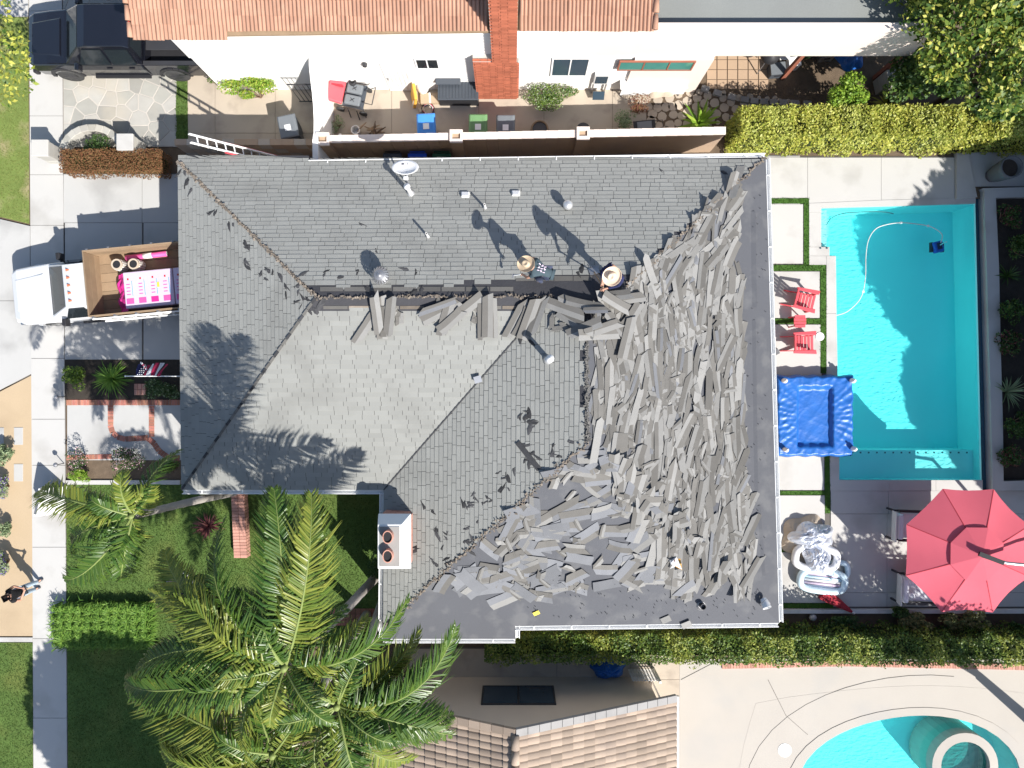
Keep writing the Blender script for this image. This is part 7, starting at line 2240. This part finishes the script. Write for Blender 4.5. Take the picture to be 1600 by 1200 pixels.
# --- beds
shrub('leafy_bush', 'mid green bush at the pavement end of the driveway bed', 118, 588, .4, (.5, .5, .4), 1300, .08, leaf_mid, 60, m2=leaf_lime)
shrub('dark_bush', 'dark flowering bush between the flag and the front walk', 252, 606, .45, (.75, .4, .4), 1700, .07, leaf_dark, 61, m2=leaf_sage)
shrub('pink_rose', 'pink rose bush at the pavement corner of the front walk', 122, 714, .4, (.45, .42, .4), 900, .05, leaf_dark, 62, m2=leaf_pink)
shrub('pink_rose', 'dark rose bush with pale pink blooms in the middle of the lower bed', 195, 718, .4, (.85, .45, .4), 1900, .06, leaf_dark, 63, m2=leaf_pink)
shrub('green_clump', 'yellow-green flowering clump beside the white lawn edging', 128, 742, .25, (.4, .3, .25), 900, .06, leaf_lime, 64)
shrub('leafy_bush', 'leafy bush in the lower bed beside the house eave', 268, 732, .3, (.4, .3, .3), 700, .07, leaf_mid, 65)
for i, (px, py, rad, m2, lab) in enumerate(((8, 712, (.4, .45, .35), leaf_sage, 'grey-green sage bush in the sandy bed beside the paver'), (4, 762, (.32, .4, .3), leaf_purple, 'purple flowering clump in the sandy bed between two bushes'),
                                            (8, 826, (.33, .36, .3), leaf_sage, 'round green bush in the sandy bed above the walking person'), (4, 880, (.34, .4, .3), leaf_purple, 'purple flowering bush in the sandy bed beside the shadow of the person'), (-30, 700, (.4, .4, .3), leaf_purple, 'purple flowering bush at the road side of the sandy bed'))):
    shrub('flowering_bush', lab, px, py, .3, rad, 1100, .075, leaf_sage, 70 + i, m2=m2)
shrub('round_bush', 'small dark bush at the foot of the white chimney', 590, 880, .8, (.4, .6, .7), 1400, .07, leaf_dark, 80)
shrub('round_bush', 'shaded bush with red flowers beside the brick path', 570, 985, .4, (.9, .45, .4), 1700, .08, leaf_dark, 81, m2=leaf_red)
shrub('round_bush', 'leafy bush beside the round planter in the lawn', 310, 925, .3, (.5, .35, .3), 900, .08, leaf_lime, 82)
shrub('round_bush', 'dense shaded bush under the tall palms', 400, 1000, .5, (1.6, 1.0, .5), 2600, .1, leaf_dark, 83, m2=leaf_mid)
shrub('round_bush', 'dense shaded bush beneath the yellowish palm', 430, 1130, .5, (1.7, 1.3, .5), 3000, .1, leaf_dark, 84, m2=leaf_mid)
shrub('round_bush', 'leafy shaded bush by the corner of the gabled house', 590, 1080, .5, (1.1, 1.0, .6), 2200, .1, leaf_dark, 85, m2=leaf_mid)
random.seed(6)
for i, (px, py, m2, lab) in enumerate(((1572, 340, leaf_red, 'dark bush with red blooms at the top of the bed past the pool'), (1590, 390, leaf_mid, 'leafy bush below the red blooms in the bed past the pool'), (1585, 480, leaf_mid, 'round leafy bush mid way along the bed past the pool'),
        (1575, 540, leaf_red, 'red flowering bush above the yucca in the bed past the pool'), (1592, 660, leaf_mid, 'leafy bush below the yucca in the bed past the pool'), (1580, 715, leaf_red, 'dark bush with red dots at the low end of the bed'))):
    shrub('bed_shrub', lab, px, py, .3, (.5, .55, .35), 900, .08, leaf_dark, 90 + i, m2=m2)
for i, (px, py, rad, m, lab) in enumerate(((1425, 972, (.7, .4, .4), leaf_varieg, 'variegated cream-edged bush below the deck kerb'), (1500, 966, (.8, .45, .45), leaf_varieg, 'variegated bush with yellow-green leaves by the umbrella edge'),
        (1310, 972, (.9, .3, .25), leaf_dark, 'low dark groundcover clump beside the folded umbrella'), (1405, 955, (.4, .25, .3), leaf_dark, 'dark low bush against the deck kerb'), (1590, 990, (.6, .45, .4), leaf_dark, 'dark bush at the end of the bed below the deck'))):
    shrub('bed_bush', lab, px, py, .35, rad, 1000, .12 if m is leaf_varieg else .08, m, 100 + i)
# palms' neighbour: tufted border grass
def tuft_bed(name, label, x0, x1, y0, y1, n, h, m, seed):
    r = np.random.default_rng(seed)
    P = np.stack([r.uniform(x0, x1, n), r.uniform(y0, y1, n), np.zeros(n)], 1)
    cx = np.floor(P[:, 0] / .32) * .32 + .16; cy = np.floor(P[:, 1] / .3) * .3 + .15
    d = np.stack([P[:, 0] - cx + r.normal(0, .08, n), P[:, 1] - cy + r.normal(0, .08, n), np.full(n, 0.)], 1)
    d /= np.linalg.norm(d, axis=1, keepdims=True) + 1e-6
    base = np.stack([cx, cy, np.zeros(n)], 1) + d * r.uniform(0, .06, (n, 1))
    hh = h * r.uniform(.6, 1.15, (n, 1)); out = r.uniform(.12, .34, (n, 1))
    s = np.stack([-d[:, 1], d[:, 0], np.zeros(n)], 1) * .012
    m1 = base + d * out * .45 + np.array([0, 0, 1]) * hh; e = base + d * out * 1.25 + np.array([0, 0, 1]) * hh * r.uniform(.55, 1.0, (n, 1))
    V = np.stack([base - s, base + s, m1 + s, m1 - s, e], 1).reshape(-1, 3)
    i = np.arange(n)[:, None] * 5
    F = np.concatenate([i + np.array([[0, 1, 2]]), i + np.array([[0, 2, 3]]), i + np.array([[3, 2, 4]])], 0)
    tag(link(name, np_mesh(name, V, F, m)), label, 'grass', kind='stuff')
a, c = G(96, 1003), G(242, 944)
tuft_bed('border_grass', 'thick row of tufted bright green border grass between the lawns', a.x, c.x, a.y, c.y, 14000, .42, blade_mondo, 5)
